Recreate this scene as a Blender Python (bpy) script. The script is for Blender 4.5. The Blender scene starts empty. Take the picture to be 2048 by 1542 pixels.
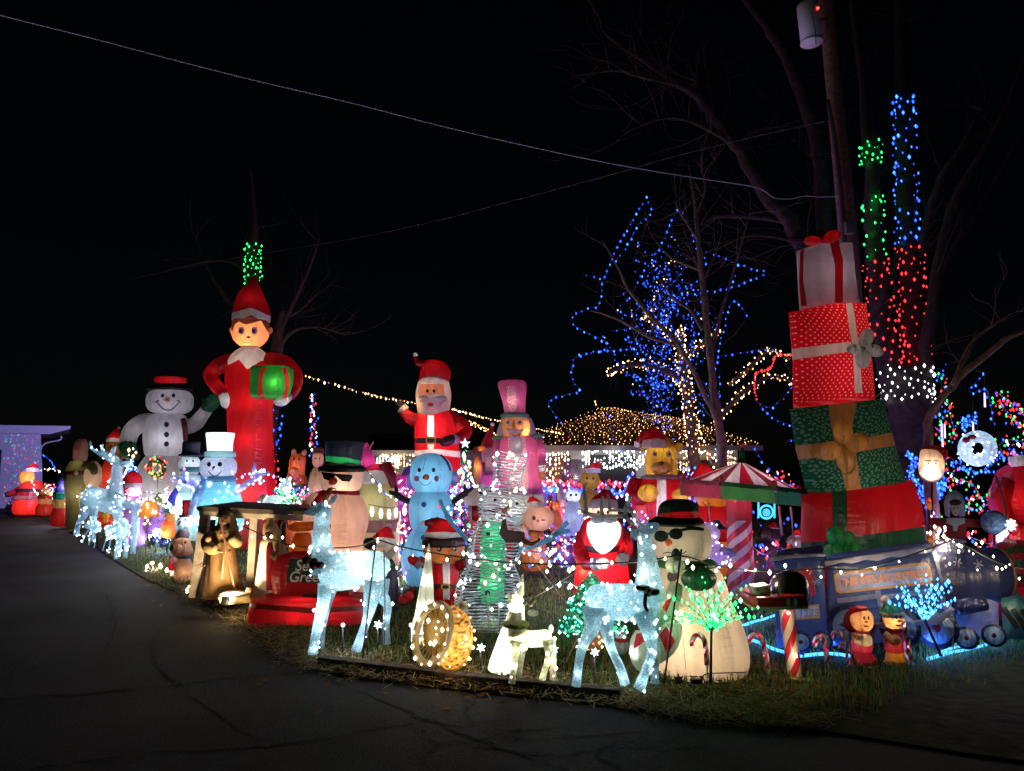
import bpy, bmesh, math, random
from mathutils import Vector, Matrix, noise
from mathutils.bvhtree import BVHTree
from mathutils.geometry import delaunay_2d_cdt
random.seed(7)
S = bpy.context.scene
COL = S.collection
# ---------------------------------------------------------------- camera
FPX, CX, CY = 1500.0, 1024.0, 771.0
CAM = Vector((0, 0, 1.6))
PITCH = math.atan((935 - 771) / FPX)
cd = bpy.data.cameras.new('camera'); co = bpy.data.objects.new('camera', cd); COL.objects.link(co)
cd.sensor_width = 36; cd.lens = 36 * FPX / 2048; cd.clip_end = 1500; cd.clip_start = .05
co.location = CAM; co.rotation_euler = (math.pi / 2 + PITCH, 0, 0)
S.camera = co
# ---------------------------------------------------------------- night sky, faint moonlight
wd = bpy.data.worlds.new('World'); S.world = wd; wd.use_nodes = True
nt = wd.node_tree
sky = nt.nodes.new('ShaderNodeTexSky'); sky.sky_type = 'NISHITA'; sky.sun_disc = False
sky.sun_elevation = math.radians(35); sky.sun_rotation = math.radians(160)
nt.links.new(sky.outputs[0], nt.nodes['Background'].inputs[0]); nt.nodes['Background'].inputs[1].default_value = .0002
sl = bpy.data.lights.new('moon', 'SUN'); sl.energy = .0016; sl.angle = math.radians(3); sl.color = (1, .93, .82)
so = bpy.data.objects.new('moon', sl); COL.objects.link(so); so.rotation_euler = (math.radians(50), 0, math.radians(-20))
S.view_settings.view_transform = 'Standard'; S.view_settings.look = 'None'
S.view_settings.exposure = .42; S.view_settings.gamma = 1
try: S.view_settings.use_curve_mapping = False
except Exception: pass
cy = S.cycles
cy.use_denoising = True
try: cy.denoiser = 'OPENIMAGEDENOISE'
except Exception: pass
cy.max_bounces = 6; cy.diffuse_bounces = 3; cy.glossy_bounces = 2; cy.transmission_bounces = 4; cy.transparent_max_bounces = 10
cy.sample_clamp_indirect = 2.0; cy.caustics_reflective = False; cy.caustics_refractive = False
# ---------------------------------------------------------------- measuring: a photograph ray met with the upright plane at distance d
cp, sp = math.cos(PITCH), math.sin(PITCH)
def ray(px, py):
    a, b = (px - CX) / FPX, (CY - py) / FPX
    return Vector((a, cp - b * sp, sp + b * cp))
def W(px, py, d):
    r = ray(px, py); return CAM + r * (d / r.y)
def G(px, py, z=0.0):
    r = ray(px, py); return CAM + r * ((z - CAM.z) / r.z)
def PX(p):
    q = p - CAM; f = q.y * cp + q.z * sp
    return (CX + FPX * q.x / f, CY - FPX * (q.z * cp - q.y * sp) / f)
# ---------------------------------------------------------------- materials
MATS = {}
def newmat(key):
    m = bpy.data.materials.new(key); m.use_nodes = True
    n = m.node_tree.nodes; n.clear()
    o = n.new('ShaderNodeOutputMaterial')
    return m, n, m.node_tree.links, o
def bump(n, l, scale, strength, kind='noise', dist=.02, stretch=None):
    tc = n.new('ShaderNodeTexCoord'); mp = n.new('ShaderNodeMapping')
    if stretch: mp.inputs['Scale'].default_value = stretch
    l.new(tc.outputs['Object'], mp.inputs[0])
    t = n.new('ShaderNodeTexNoise' if kind == 'noise' else 'ShaderNodeTexVoronoi')
    t.inputs['Scale'].default_value = scale
    if kind == 'noise': t.inputs['Detail'].default_value = 4
    l.new(mp.outputs[0], t.inputs[0])
    b = n.new('ShaderNodeBump'); b.inputs['Strength'].default_value = strength; b.inputs['Distance'].default_value = dist
    l.new(t.outputs[0], b.inputs['Height'])
    return b, t
def fabric(c, tr=.5, key=None, wr=.6):
    """thin inflatable nylon: part of the light passes, with slight wrinkles"""
    k = ('fab', tuple(round(x, 3) for x in c), tr, wr)
    if k in MATS: return MATS[k]
    m, n, l, o = newmat('nylon')
    b, t = bump(n, l, 5, wr, dist=.05, stretch=(1.6, 1.6, .7))
    # sewn gores: six seams round the form, puckered cloth beside them
    tg = n.new('ShaderNodeTexCoord'); sx = n.new('ShaderNodeSeparateXYZ'); l.new(tg.outputs['Generated'], sx.inputs[0])
    def M(op, a, b_=None):
        q = n.new('ShaderNodeMath'); q.operation = op
        for i, v in enumerate((a, b_)):
            if v is None: continue
            if isinstance(v, (int, float)): q.inputs[i].default_value = v
            else: l.new(v, q.inputs[i])
        return q.outputs[0]
    an = M('ARCTAN2', M('SUBTRACT', sx.outputs[1], .5), M('SUBTRACT', sx.outputs[0], .5)); fr = M('ABSOLUTE', M('SUBTRACT', M('FRACT', M('MULTIPLY', an, 6 / 6.28319)), .5))
    sd = M('MINIMUM', M('MULTIPLY', M('SUBTRACT', .5, fr), 14), 1.0); sdw = M('MINIMUM', M('MULTIPLY', M('SUBTRACT', .5, fr), 4), 1.0)
    pk = n.new('ShaderNodeTexNoise'); pk.inputs['Scale'].default_value = 1; pk.inputs['Detail'].default_value = 2; mpk = n.new('ShaderNodeMapping'); mpk.inputs['Scale'].default_value = (3, 3, 22); l.new(tg.outputs['Object'], mpk.inputs[0]); l.new(mpk.outputs[0], pk.inputs[0])
    hgt = M('ADD', t.outputs[0], M('ADD', M('MULTIPLY', sd, .25), M('MULTIPLY', M('MULTIPLY', pk.outputs[0], M('SUBTRACT', 1.0, sdw)), 1.1))); l.new(hgt, b.inputs['Height'])
    shade = M('ADD', .72, M('MULTIPLY', sd, .28))
    cr = n.new('ShaderNodeMixRGB'); cr.blend_type = 'MULTIPLY'; cr.inputs[0].default_value = .5
    cr.inputs[1].default_value = (*c, 1); rp = n.new('ShaderNodeValToRGB'); rp.color_ramp.elements[0].position = .25; rp.color_ramp.elements[1].position = .7
    rp.color_ramp.elements[0].color = (.45, .45, .45, 1)
    l.new(t.outputs[0], rp.inputs[0]); seam = n.new('ShaderNodeMixRGB'); seam.blend_type = 'MULTIPLY'; seam.inputs[0].default_value = 1; l.new(rp.outputs[0], seam.inputs[1]); l.new(shade, seam.inputs[2]); l.new(seam.outputs[0], cr.inputs[2])
    d = n.new('ShaderNodeBsdfDiffuse'); u = n.new('ShaderNodeBsdfTranslucent'); mx = n.new('ShaderNodeMixShader'); mx.inputs[0].default_value = tr
    gl = n.new('ShaderNodeBsdfGlossy'); gl.inputs['Roughness'].default_value = .38; gl.inputs[0].default_value = (.8, .8, .8, 1)
    m2 = n.new('ShaderNodeMixShader'); m2.inputs[0].default_value = .05
    for s in (d, u): l.new(cr.outputs[0], s.inputs[0]); l.new(b.outputs[0], s.inputs['Normal'])
    l.new(b.outputs[0], gl.inputs['Normal'])
    l.new(d.outputs[0], mx.inputs[1]); l.new(u.outputs[0], mx.inputs[2]); l.new(mx.outputs[0], m2.inputs[1]); l.new(gl.outputs[0], m2.inputs[2])
    l.new(m2.outputs[0], o.inputs[0]); MATS[k] = m; return m
def dotted(c, c2, scale, size):
    """nylon printed with rows of dots"""
    k = ('dot', c, c2, scale)
    if k in MATS: return MATS[k]
    m, n, l, o = newmat('dotted_nylon')
    tc = n.new('ShaderNodeTexCoord'); v = n.new('ShaderNodeTexVoronoi'); v.inputs['Scale'].default_value = scale; v.inputs['Randomness'].default_value = .12 if size < .3 else .75
    sx = n.new('ShaderNodeSeparateXYZ'); cb = n.new('ShaderNodeCombineXYZ'); l.new(tc.outputs['Object'], sx.inputs[0])
    ad = n.new('ShaderNodeMath'); ad.operation = 'ADD'; su = n.new('ShaderNodeMath'); su.operation = 'SUBTRACT'
    xy = n.new('ShaderNodeMath'); xy.operation = 'ADD'; l.new(sx.outputs['X'], xy.inputs[0]); l.new(sx.outputs['Y'], xy.inputs[1])
    for q in (ad, su): l.new(xy.outputs[0], q.inputs[0]); l.new(sx.outputs['Z'], q.inputs[1])
    l.new(ad.outputs[0], cb.inputs[0]); l.new(su.outputs[0], cb.inputs[1]); v.voronoi_dimensions = '2D'; l.new(cb.outputs[0], v.inputs[0])
    r = n.new('ShaderNodeMath'); r.operation = 'LESS_THAN'; r.inputs[1].default_value = size; l.new(v.outputs['Distance'], r.inputs[0])
    mx = n.new('ShaderNodeMixRGB'); mx.inputs[1].default_value = (*c, 1); mx.inputs[2].default_value = (*c2, 1); l.new(r.outputs[0], mx.inputs[0])
    d = n.new('ShaderNodeBsdfDiffuse'); u = n.new('ShaderNodeBsdfTranslucent'); ms = n.new('ShaderNodeMixShader'); ms.inputs[0].default_value = .5
    l.new(mx.outputs[0], d.inputs[0]); l.new(mx.outputs[0], u.inputs[0]); l.new(d.outputs[0], ms.inputs[1]); l.new(u.outputs[0], ms.inputs[2])
    l.new(ms.outputs[0], o.inputs[0]); MATS[k] = m; return m
def solid(c, rough=.6, bs=0, bsc=20, metal=0, var=0):
    k = ('sol', tuple(c), rough, bs, bsc, metal, var)
    if k in MATS: return MATS[k]
    m, n, l, o = newmat('solid')
    p = n.new('ShaderNodeBsdfPrincipled'); p.inputs['Base Color'].default_value = (*c, 1); p.inputs['Roughness'].default_value = rough; p.inputs['Metallic'].default_value = metal
    if rough > .85: p.inputs['Specular IOR Level'].default_value = .1
    if bs:
        b, t = bump(n, l, bsc, bs); l.new(b.outputs[0], p.inputs['Normal'])
        if var:
            rp = n.new('ShaderNodeValToRGB'); rp.color_ramp.elements[0].position = .3; rp.color_ramp.elements[1].position = .7
            rp.color_ramp.elements[0].color = (*[x * (1 - var) for x in c], 1); rp.color_ramp.elements[1].color = (*[min(1, x * (1 + var)) for x in c], 1)
            l.new(t.outputs[0], rp.inputs[0]); l.new(rp.outputs[0], p.inputs['Base Color'])
    l.new(p.outputs[0], o.inputs[0]); MATS[k] = m; return m
def glow(c, s, samp=False):
    k = ('glow', tuple(c), s, samp)
    if k in MATS: return MATS[k]
    m, n, l, o = newmat('lamp_glow')
    e = n.new('ShaderNodeEmission'); e.inputs[0].default_value = (*c, 1); e.inputs[1].default_value = s
    l.new(e.outputs[0], o.inputs[0])
    m.cycles.emission_sampling = 'FRONT' if samp else 'NONE'
    MATS[k] = m; return m
def crystal(c, clear=.25, key='ice', bs=.45, bsc=38, lo=.72):
    """spun acrylic thread: milky, see-through in places"""
    k = ('cry', tuple(c), clear, bs, bsc, lo)
    if k in MATS: return MATS[k]
    m, n, l, o = newmat('acrylic')
    b, t = bump(n, l, bsc, bs, dist=.01, stretch=(1, 1, 2))
    d = n.new('ShaderNodeBsdfDiffuse'); u = n.new('ShaderNodeBsdfTranslucent'); g = n.new('ShaderNodeBsdfGlossy'); tr = n.new('ShaderNodeBsdfTransparent')
    rp = n.new('ShaderNodeValToRGB'); rp.color_ramp.elements[0].position = .38; rp.color_ramp.elements[1].position = .6
    rp.color_ramp.elements[0].color = (*[x * lo for x in c], 1); rp.color_ramp.elements[1].color = (*c, 1)
    l.new(t.outputs[0], rp.inputs[0])
    g.inputs['Roughness'].default_value = .25
    for s in (d, u): l.new(rp.outputs[0], s.inputs[0])
    for s in (d, u, g): l.new(b.outputs[0], s.inputs['Normal'])
    a1 = n.new('ShaderNodeMixShader'); a1.inputs[0].default_value = .6; a2 = n.new('ShaderNodeMixShader'); a2.inputs[0].default_value = .08; a3 = n.new('ShaderNodeMixShader'); a3.inputs[0].default_value = clear
    l.new(d.outputs[0], a1.inputs[1]); l.new(u.outputs[0], a1.inputs[2]); l.new(a1.outputs[0], a2.inputs[1]); l.new(g.outputs[0], a2.inputs[2])
    l.new(a2.outputs[0], a3.inputs[1]); l.new(tr.outputs[0], a3.inputs[2]); l.new(a3.outputs[0], o.inputs[0])
    MATS[k] = m; return m
RED = (.56, .008, .014); DRED = (.35, .008, .02); WHITE = (.78, .76, .74); GREEN = (.015, .2, .06); BLK = (.008, .008, .009); PEACH = (.82, .42, .26); ICE = (.55, .86, .97)
black = solid(BLK, .55)
# ---------------------------------------------------------------- mesh helpers
def mesh_obj(name, V, Fc, mat, smooth=True, parent=None, mats=None, mi=None):
    me = bpy.data.meshes.new(name); me.from_pydata([tuple(v) for v in V], [], Fc)
    for m in (mats or [mat]): me.materials.append(m)
    if mi: me.polygons.foreach_set('material_index', mi)
    if smooth: me.polygons.foreach_set('use_smooth', [True] * len(me.polygons))
    o = bpy.data.objects.new(name, me); COL.objects.link(o)
    if parent: o.parent = parent
    return o
def tagp(o, label, cat, group=None, kind=None):
    if label: o['label'] = label
    if cat: o['category'] = cat
    if group: o['group'] = group
    if kind: o['kind'] = kind
    return o
def cat_rom(P, n):
    """smooth rows of numbers"""
    if n < 2 or len(P) < 3: return [list(p) for p in P]
    out = []
    for i in range(len(P) - 1):
        p0, p1, p2, p3 = P[max(i - 1, 0)], P[i], P[i + 1], P[min(i + 2, len(P) - 1)]
        for k in range(n):
            t = k / n
            out.append([.5 * (2 * b + (c - a) * t + (2 * a - 5 * b + 4 * c - d) * t * t + (3 * b - a - 3 * c + d) * t ** 3) for a, b, c, d in zip(p0, p1, p2, p3)])
    out.append(list(P[-1])); return out
def rings(R, closed=True, cap=True):
    n = len(R[0]); V = [v for r in R for v in r]; Fc = []
    for i in range(len(R) - 1):
        for j in range(n):
            a, b = i * n + j, i * n + (j + 1) % n
            Fc.append((a, b, b + n, a + n))
    if cap:
        Fc.append(tuple(range(n - 1, -1, -1))); Fc.append(tuple(range((len(R) - 1) * n, len(R) * n)))
    return V, Fc
def join(*parts):
    V, Fc = [], []
    for v, f in parts:
        k = len(V); V += list(v); Fc += [tuple(i + k for i in q) for q in f]
    return V, Fc
def outward(V, Fc):
    bm = bmesh.new(); vs = [bm.verts.new(v) for v in V]
    for f in Fc:
        try: bm.faces.new([vs[i] for i in f])
        except ValueError: pass
    bmesh.ops.recalc_face_normals(bm, faces=bm.faces); bm.verts.index_update()
    r = ([v.co.copy() for v in bm.verts], [tuple(v.index for v in f.verts) for f in bm.faces]); bm.free(); return r
def tube_m(P, R, seg=8, n=1, cap=True):
    """tube along metre points P with metre radii R"""
    Q = cat_rom([list(p) + [r] for p, r in zip(P, R)], n)
    pts = [Vector(q[:3]) for q in Q]; rad = [max(q[3], 1e-4) for q in Q]; out = []; u = None
    for i, p in enumerate(pts):
        t = (pts[min(i + 1, len(pts) - 1)] - pts[max(i - 1, 0)])
        if t.length < 1e-9: t = Vector((0, 0, 1))
        t.normalize()
        if u is None:
            u = t.cross(Vector((0, 1, 0)))
            if u.length < .1: u = t.cross(Vector((1, 0, 0)))
        u = (u - t * u.dot(t)).normalized(); v = t.cross(u)
        out.append([p + (u * math.cos(2 * math.pi * j / seg) + v * math.sin(2 * math.pi * j / seg)) * rad[i] for j in range(seg)])
    return rings(out, cap=cap)
def ball_m(c, a, b, h, seg=20, st=12, e=1.0):
    V, Fc = [], []; c = Vector(c)
    pw = lambda x: math.copysign(abs(x) ** e, x)
    for i in range(1, st):
        f = math.pi * i / st - math.pi / 2
        for j in range(seg):
            g = 2 * math.pi * j / seg
            V.append(c + Vector((a * pw(math.cos(f)) * pw(math.cos(g)), b * pw(math.cos(f)) * pw(math.sin(g)), h * pw(math.sin(f)))))
    for i in range(st - 2):
        for j in range(seg): Fc.append((i * seg + j, i * seg + (j + 1) % seg, (i + 1) * seg + (j + 1) % seg, (i + 1) * seg + j))
    V += [c - Vector((0, 0, h)), c + Vector((0, 0, h))]; a_, b_ = len(V) - 2, len(V) - 1
    for j in range(seg):
        Fc.append((a_, (j + 1) % seg, j)); Fc.append((b_, (st - 2) * seg + j, (st - 2) * seg + (j + 1) % seg))
    return V, Fc
def box_m(c, sx, sy, sz, bev=0, rot=None):
    bm = bmesh.new(); bmesh.ops.create_cube(bm, size=1)
    for v in bm.verts: v.co = Vector((v.co.x * sx, v.co.y * sy, v.co.z * sz))
    if bev: bmesh.ops.bevel(bm, geom=bm.edges[:], offset=bev, segments=2, affect='EDGES', profile=.5)
    M = Matrix.Translation(Vector(c)) @ (rot.to_4x4() if rot else Matrix.Identity(4))
    bm.transform(M); bm.verts.index_update()
    r = ([v.co.copy() for v in bm.verts], [tuple(v.index for v in f.verts) for f in bm.faces]); bm.free(); return r
def octa(p, r, h=1.0):
    p = Vector(p)
    V = [p + Vector(q) for q in ((r, 0, 0), (0, r, 0), (-r, 0, 0), (0, -r, 0), (0, 0, r * h), (0, 0, -r * h))]
    return V, [(0, 1, 4), (1, 2, 4), (2, 3, 4), (3, 0, 4), (1, 0, 5), (2, 1, 5), (3, 2, 5), (0, 3, 5)]
def inpoly(x, y, P):
    c = False; j = len(P) - 1
    for i in range(len(P)):
        xi, yi = P[i]; xj, yj = P[j]
        if (yi > y) != (yj > y) and x < (xj - xi) * (y - yi) / (yj - yi) + xi: c = not c
        j = i
    return c
def bulb_mesh(name, pts, r, glows, parent=None, h=1.4):
    """many tiny bulbs in one mesh; glows = list of materials cycled or a function of the index"""
    V, Fc, mi = [], [], []
    for i, p in enumerate(pts):
        rr = r(i) if callable(r) else r * random.choice((.5, .65, .8, 1, 1.15, 1.3))
        v, f = octa(p, rr, h); k = len(V); V += v; Fc += [tuple(q + k for q in t) for t in f]
        c = glows[1](i) if isinstance(glows, tuple) else i % len(glows)
        mi += [c] * 8
    gl = glows[0] if isinstance(glows, tuple) else glows
    o = mesh_obj(name, V, Fc, None, True, parent, gl, mi); o['kind'] = 'stuff'; return o
WARM = glow((1, .5, .2), 5); WW = glow((1, .78, .5), 9); COOL = glow((.72, .9, 1), 6); BLUE = glow((.016, .07, 1), 3.6); LRED = glow((1, .025, .03), 3); LGRN = glow((.03, 1, .16), 2.6)
PURP = glow((.6, .3, 1), 3.2); CYAN = glow((.1, .8, 1), 5); AMB = glow((1, .42, .1), 4)
# ---------------------------------------------------------------- a thing traced from its own upright plane
class F:
    def __init__(s, name, label, cat, px, d, group=None):
        s.d = d; s.o = Vector((W(px, 935, d).x, d, 0)); s.k = (W(px + 1, 935, d) - W(px, 935, d)).x
        s.r = bpy.data.objects.new(name, None); s.r.empty_display_size = .2; COL.objects.link(s.r); s.r.location = s.o
        tagp(s.r, label, cat, group); s.bodies = []; s.gy = PX(Vector((s.o.x, d, 0)))[1]
    def L(s, px, py, w=0): return W(px, py, s.d - w) - s.o
    def add(s, name, geo, mat, body=True, parent=None, smooth=True, label=None):
        V, Fc = outward(*geo)
        o = mesh_obj(name, V, Fc, mat, smooth, parent or s.r)
        if label: o['label'] = label
        if body: s.bodies.append(o)
        return o
    # geometry in picture units on the thing's plane
    def loft(s, rows, dr=.9, seg=24, n=4, e=1.0):
        rows = [list(r) + [dr, 0][len(r) - 3:] for r in rows]
        R = []
        pw = lambda x: math.copysign(abs(x) ** e, x)
        for cx, py, rx, q, w in cat_rom(rows, n):
            c = s.L(cx, py, w); a = max(rx, .05) * s.k
            R.append([c + Vector((a * pw(math.cos(2 * math.pi * j / seg)), a * q * pw(math.sin(2 * math.pi * j / seg)), 0)) for j in range(seg)])
        return rings(R)
    def ball(s, cx, cy, rx, ry=None, w=0, dr=.9, e=1.0, seg=20, st=12):
        ry = ry or rx
        return ball_m(s.L(cx, cy, w), rx * s.k, rx * s.k * dr, ry * s.k, seg, st, e)
    def tube(s, P, seg=10, n=4, cap=True):
        """P rows (px, py, w metres towards the camera, radius px)"""
        return tube_m([s.L(p[0], p[1], p[2]) for p in P], [p[3] * s.k for p in P], seg, n, cap)
    def slab(s, poly, w, th, bev=0, rad=False):
        """outline with real thickness th, front face at w"""
        bm = bmesh.new(); vs = [bm.verts.new(s.L(x, y, w)) for x, y in poly]; f = bm.faces.new(vs)
        ex = bmesh.ops.extrude_face_region(bm, geom=[f])
        for v in ex['geom']:
            if isinstance(v, bmesh.types.BMVert):
                if rad: q = v.co + s.o - CAM; q.z = 0; v.co += q.normalized() * th
                else: v.co.y += th
        if bev: bmesh.ops.bevel(bm, geom=bm.edges[:], offset=bev, segments=2, affect='EDGES', profile=.5)
        bmesh.ops.triangulate(bm, faces=[f for f in bm.faces if len(f.verts) > 4])
        bm.verts.index_update(); r = ([v.co.copy() for v in bm.verts], [tuple(v.index for v in f.verts) for f in bm.faces]); bm.free(); return r
    def lamp(s, px, py, r, b=1.0, c=(1, .9, .78), w=0, size=None):
        """a bulb inside; r = distance to the skin in picture units"""
        rm = r * s.k; ld = bpy.data.lights.new('bulb', 'POINT')
        if w == 0: w = .33 * rm; b *= .6
        ld.energy = 80 * b * rm * rm; ld.color = c; ld.shadow_soft_size = size or rm * .12
        o = bpy.data.objects.new('bulb_light', ld); COL.objects.link(o); o.parent = s.r; o.location = s.L(px, py, w); return o
    def bvh(s, objs=None):
        V, P = [], []
        for o in (objs or s.bodies):
            k = len(V); V += [v.co.copy() for v in o.data.vertices]; P += [tuple(i + k for i in p.vertices) for p in o.data.polygons]
        return BVHTree.FromPolygons(V, P)
    def cast(s, t, px, py, off=.006):
        c = CAM - s.o; r = ray(px, py).normalized()
        h, n, _, dd = t.ray_cast(c, r)
        if h is None:
            q = c + r * ((s.d - c.y - s.o.y) / r.y if False else (s.d / r.y))
            h, n, _, dd = t.find_nearest(q)
        if n.dot(r) > 0: n = -n
        return h + n * off
    def on(s, name, poly, mat, objs=None, off=.006, step=None, parent=None, label=None, tree=None):
        """a print lying on the skin: outline poly in picture units"""
        t = tree or s.bvh(objs)
        xs = [p[0] for p in poly]; ys = [p[1] for p in poly]
        st = step or max(2.0, min(max(xs) - min(xs), max(ys) - min(ys)) / 3, (max(max(xs) - min(xs), max(ys) - min(ys)) / 14))
        B = []
        for i in range(len(poly)):
            a, b = poly[i], poly[(i + 1) % len(poly)]; m = max(1, int(math.hypot(b[0] - a[0], b[1] - a[1]) / st))
            for k in range(m): B.append((a[0] + (b[0] - a[0]) * k / m, a[1] + (b[1] - a[1]) * k / m))
        pts = [Vector(p) for p in B]; nb = len(pts)
        y = min(ys) + st / 2
        while y < max(ys):
            x = min(xs) + st / 2
            while x < max(xs):
                if inpoly(x, y, poly): pts.append(Vector((x + .01, y + .013)))
                x += st
            y += st
        vo, _, fo, _, _, _ = delaunay_2d_cdt(pts, [(i, (i + 1) % nb) for i in range(nb)], [], 1, 1e-4)
        V = [s.cast(t, p.x, p.y, off) for p in vo]
        o = mesh_obj(name, V, [tuple(f) for f in fo], mat, True, parent or s.r)
        if label: o['label'] = label
        return o
    def dot(s, name, cx, cy, rx, ry=None, mat=None, **k):
        ry = ry or rx
        return s.on(name, [(cx + rx * math.cos(a * math.pi / 8), cy + ry * math.sin(a * math.pi / 8)) for a in range(16)], mat or black, **k)
    def stroke(s, name, P, wd, mat=None, n=4, **k):
        Q = cat_rom(P, n); up, dn = [], []
        for i, q in enumerate(Q):
            a, b = Q[max(i - 1, 0)], Q[min(i + 1, len(Q) - 1)]; dx, dy = b[0] - a[0], b[1] - a[1]; m = math.hypot(dx, dy) or 1
            up.append((q[0] - dy / m * wd / 2, q[1] + dx / m * wd / 2)); dn.append((q[0] + dy / m * wd / 2, q[1] - dx / m * wd / 2))
        return s.on(name, up + dn[::-1], mat or black, step=max(wd, 3), **k)
    def text(s, name, txt, cx, cy, h, mat, slope=0, shear=0, bold=0, wide=1, objs=None, off=.012, parent=None):
        cu = bpy.data.curves.new(name, 'FONT'); cu.body = txt; cu.align_x = 'CENTER'; cu.align_y = 'CENTER'; cu.offset = bold; cu.shear = shear; cu.resolution_u = 3
        to = bpy.data.objects.new(name, cu); COL.objects.link(to); bpy.context.view_layer.update()
        me = bpy.data.meshes.new_from_object(to.evaluated_get(bpy.context.evaluated_depsgraph_get())); bpy.data.objects.remove(to)
        t = s.bvh(objs)
        for v in me.vertices:
            x, y = v.co.x * h * wide, v.co.y * h
            v.co = s.cast(t, cx + x, cy - y + x * slope, off)
        me.materials.clear(); me.materials.append(mat)
        o = bpy.data.objects.new(name, me); COL.objects.link(o); o.parent = parent or s.r; return o
    def cut(s, body, poly, name, mat, both=False, parent=None, label=None, flip=False):
        """cuts the outline out of the skin of body and makes that panel a part of its own"""
        bm = bmesh.new(); bm.from_mesh(body.data); bm.normal_update(); c = CAM - s.o
        xs = [p[0] for p in poly]; ys = [p[1] for p in poly]; bx = (min(xs), max(xs), min(ys), max(ys))
        def near():
            out = []
            for f in bm.faces:
                if not both and f.normal.dot(c - f.calc_center_median()) <= 0: continue
                q = [PX(v.co + s.o) for v in f.verts]
                if max(a[0] for a in q) < bx[0] or min(a[0] for a in q) > bx[1] or max(a[1] for a in q) < bx[2] or min(a[1] for a in q) > bx[3]: continue
                out.append(f)
            return out
        for i in range(len(poly)):
            a, b = poly[i], poly[(i + 1) % len(poly)]
            nn = ray(*a).cross(ray(*b))
            if nn.length < 1e-9: continue
            fs = near(); ge = set(fs)
            for f in fs: ge.update(f.edges); ge.update(f.verts)
            bmesh.ops.bisect_plane(bm, geom=list(ge), dist=1e-6, plane_co=c, plane_no=nn.normalized())
        sel = [f for f in near() if inpoly(*PX(f.calc_center_median() + s.o), poly)]
        idx, V, Fc = {}, [], []
        for f in sel:
            q = []
            for v in f.verts:
                if v not in idx: idx[v] = len(V); V.append(v.co.copy())
                q.append(idx[v])
            Fc.append(tuple(q))
        bmesh.ops.delete(bm, geom=sel, context='FACES'); bm.to_mesh(body.data); bm.free()
        if not Fc: return None
        o = mesh_obj(name, V, Fc, mat, True, parent or s.r)
        if label: o['label'] = label
        s.bodies.append(o); return o
    def bulbs(s, objs, n, r, glows, h=1.2, front=.0, name='bulbs'):
        """bulbs scattered over the skin of objs"""
        fs = []
        for o in objs:
            for p in o.data.polygons: fs.append((p.area, p.center.copy(), p.normal.copy(), p.area ** .5))
        w = [f[0] for f in fs]; pts = []
        for f in random.choices(fs, w, k=n):
            p = f[1] + Vector([random.uniform(-.5, .5) * f[3] for _ in range(3)]); pts.append(p + f[2] * r * s.k * .6)
        return bulb_mesh(name, pts, r * s.k, glows, s.r, h)
def circ(cx, cy, rx, ry=None, n=12):
    ry = ry or rx; return [(cx + rx * math.cos(2 * math.pi * i / n), cy + ry * math.sin(2 * math.pi * i / n)) for i in range(n)]
def light_string(name, label, P, step, r, glows, group=None, wire=.006, n=6, jit=.5, wm=None, dense=1, cat='string lights', lit=1.0):
    """P rows (px, py, d); step between bulbs in metres"""
    Q = cat_rom([list(W(*p)) for p in P], n); Q = [Vector(q) for q in Q]; o0 = Q[0].copy()
    geo = tube_m([q - o0 for q in Q], [wire] * len(Q), 4)
    w = mesh_obj(name, *geo, wm or solid((.02, .03, .02), .6)); w.location = o0; tagp(w, label, cat, group)
    pts, acc = [], 0
    for a, b in zip(Q, Q[1:]):
        d = (b - a).length; x = step - acc
        while x < d:
            p = a.lerp(b, x / d) - o0
            for _ in range(dense): pts.append(p + Vector([random.gauss(0, step * jit * .5) if dense > 1 else random.uniform(-1, 1) * step * jit * .3 for _ in range(3)]) - Vector((0, 0, r)))
            x += step * random.uniform(.75, 1.25)
        acc = (acc + d) % step
    if pts:
        bulb_mesh('bulbs', pts, r, glows, w)
        n_ = max(1, min(len(pts), int(len(pts) / 7)))
        for i in range(n_):
            g = glows[i % len(glows)].node_tree.nodes['Emission']; ld = bpy.data.lights.new('bulb', 'POINT'); ld.energy = LIT * lit * g.inputs[1].default_value * r * r * 1e3 * len(pts) / n_
            ld.color = g.inputs[0].default_value[:3]; ld.shadow_soft_size = .03; lo = bpy.data.objects.new('bulb_light', ld); COL.objects.link(lo); lo.parent = w; lo.location = pts[int((i + .5) * len(pts) / n_)] + Vector((0, -.03, -.04))
    return w
LIT = .34
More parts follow.
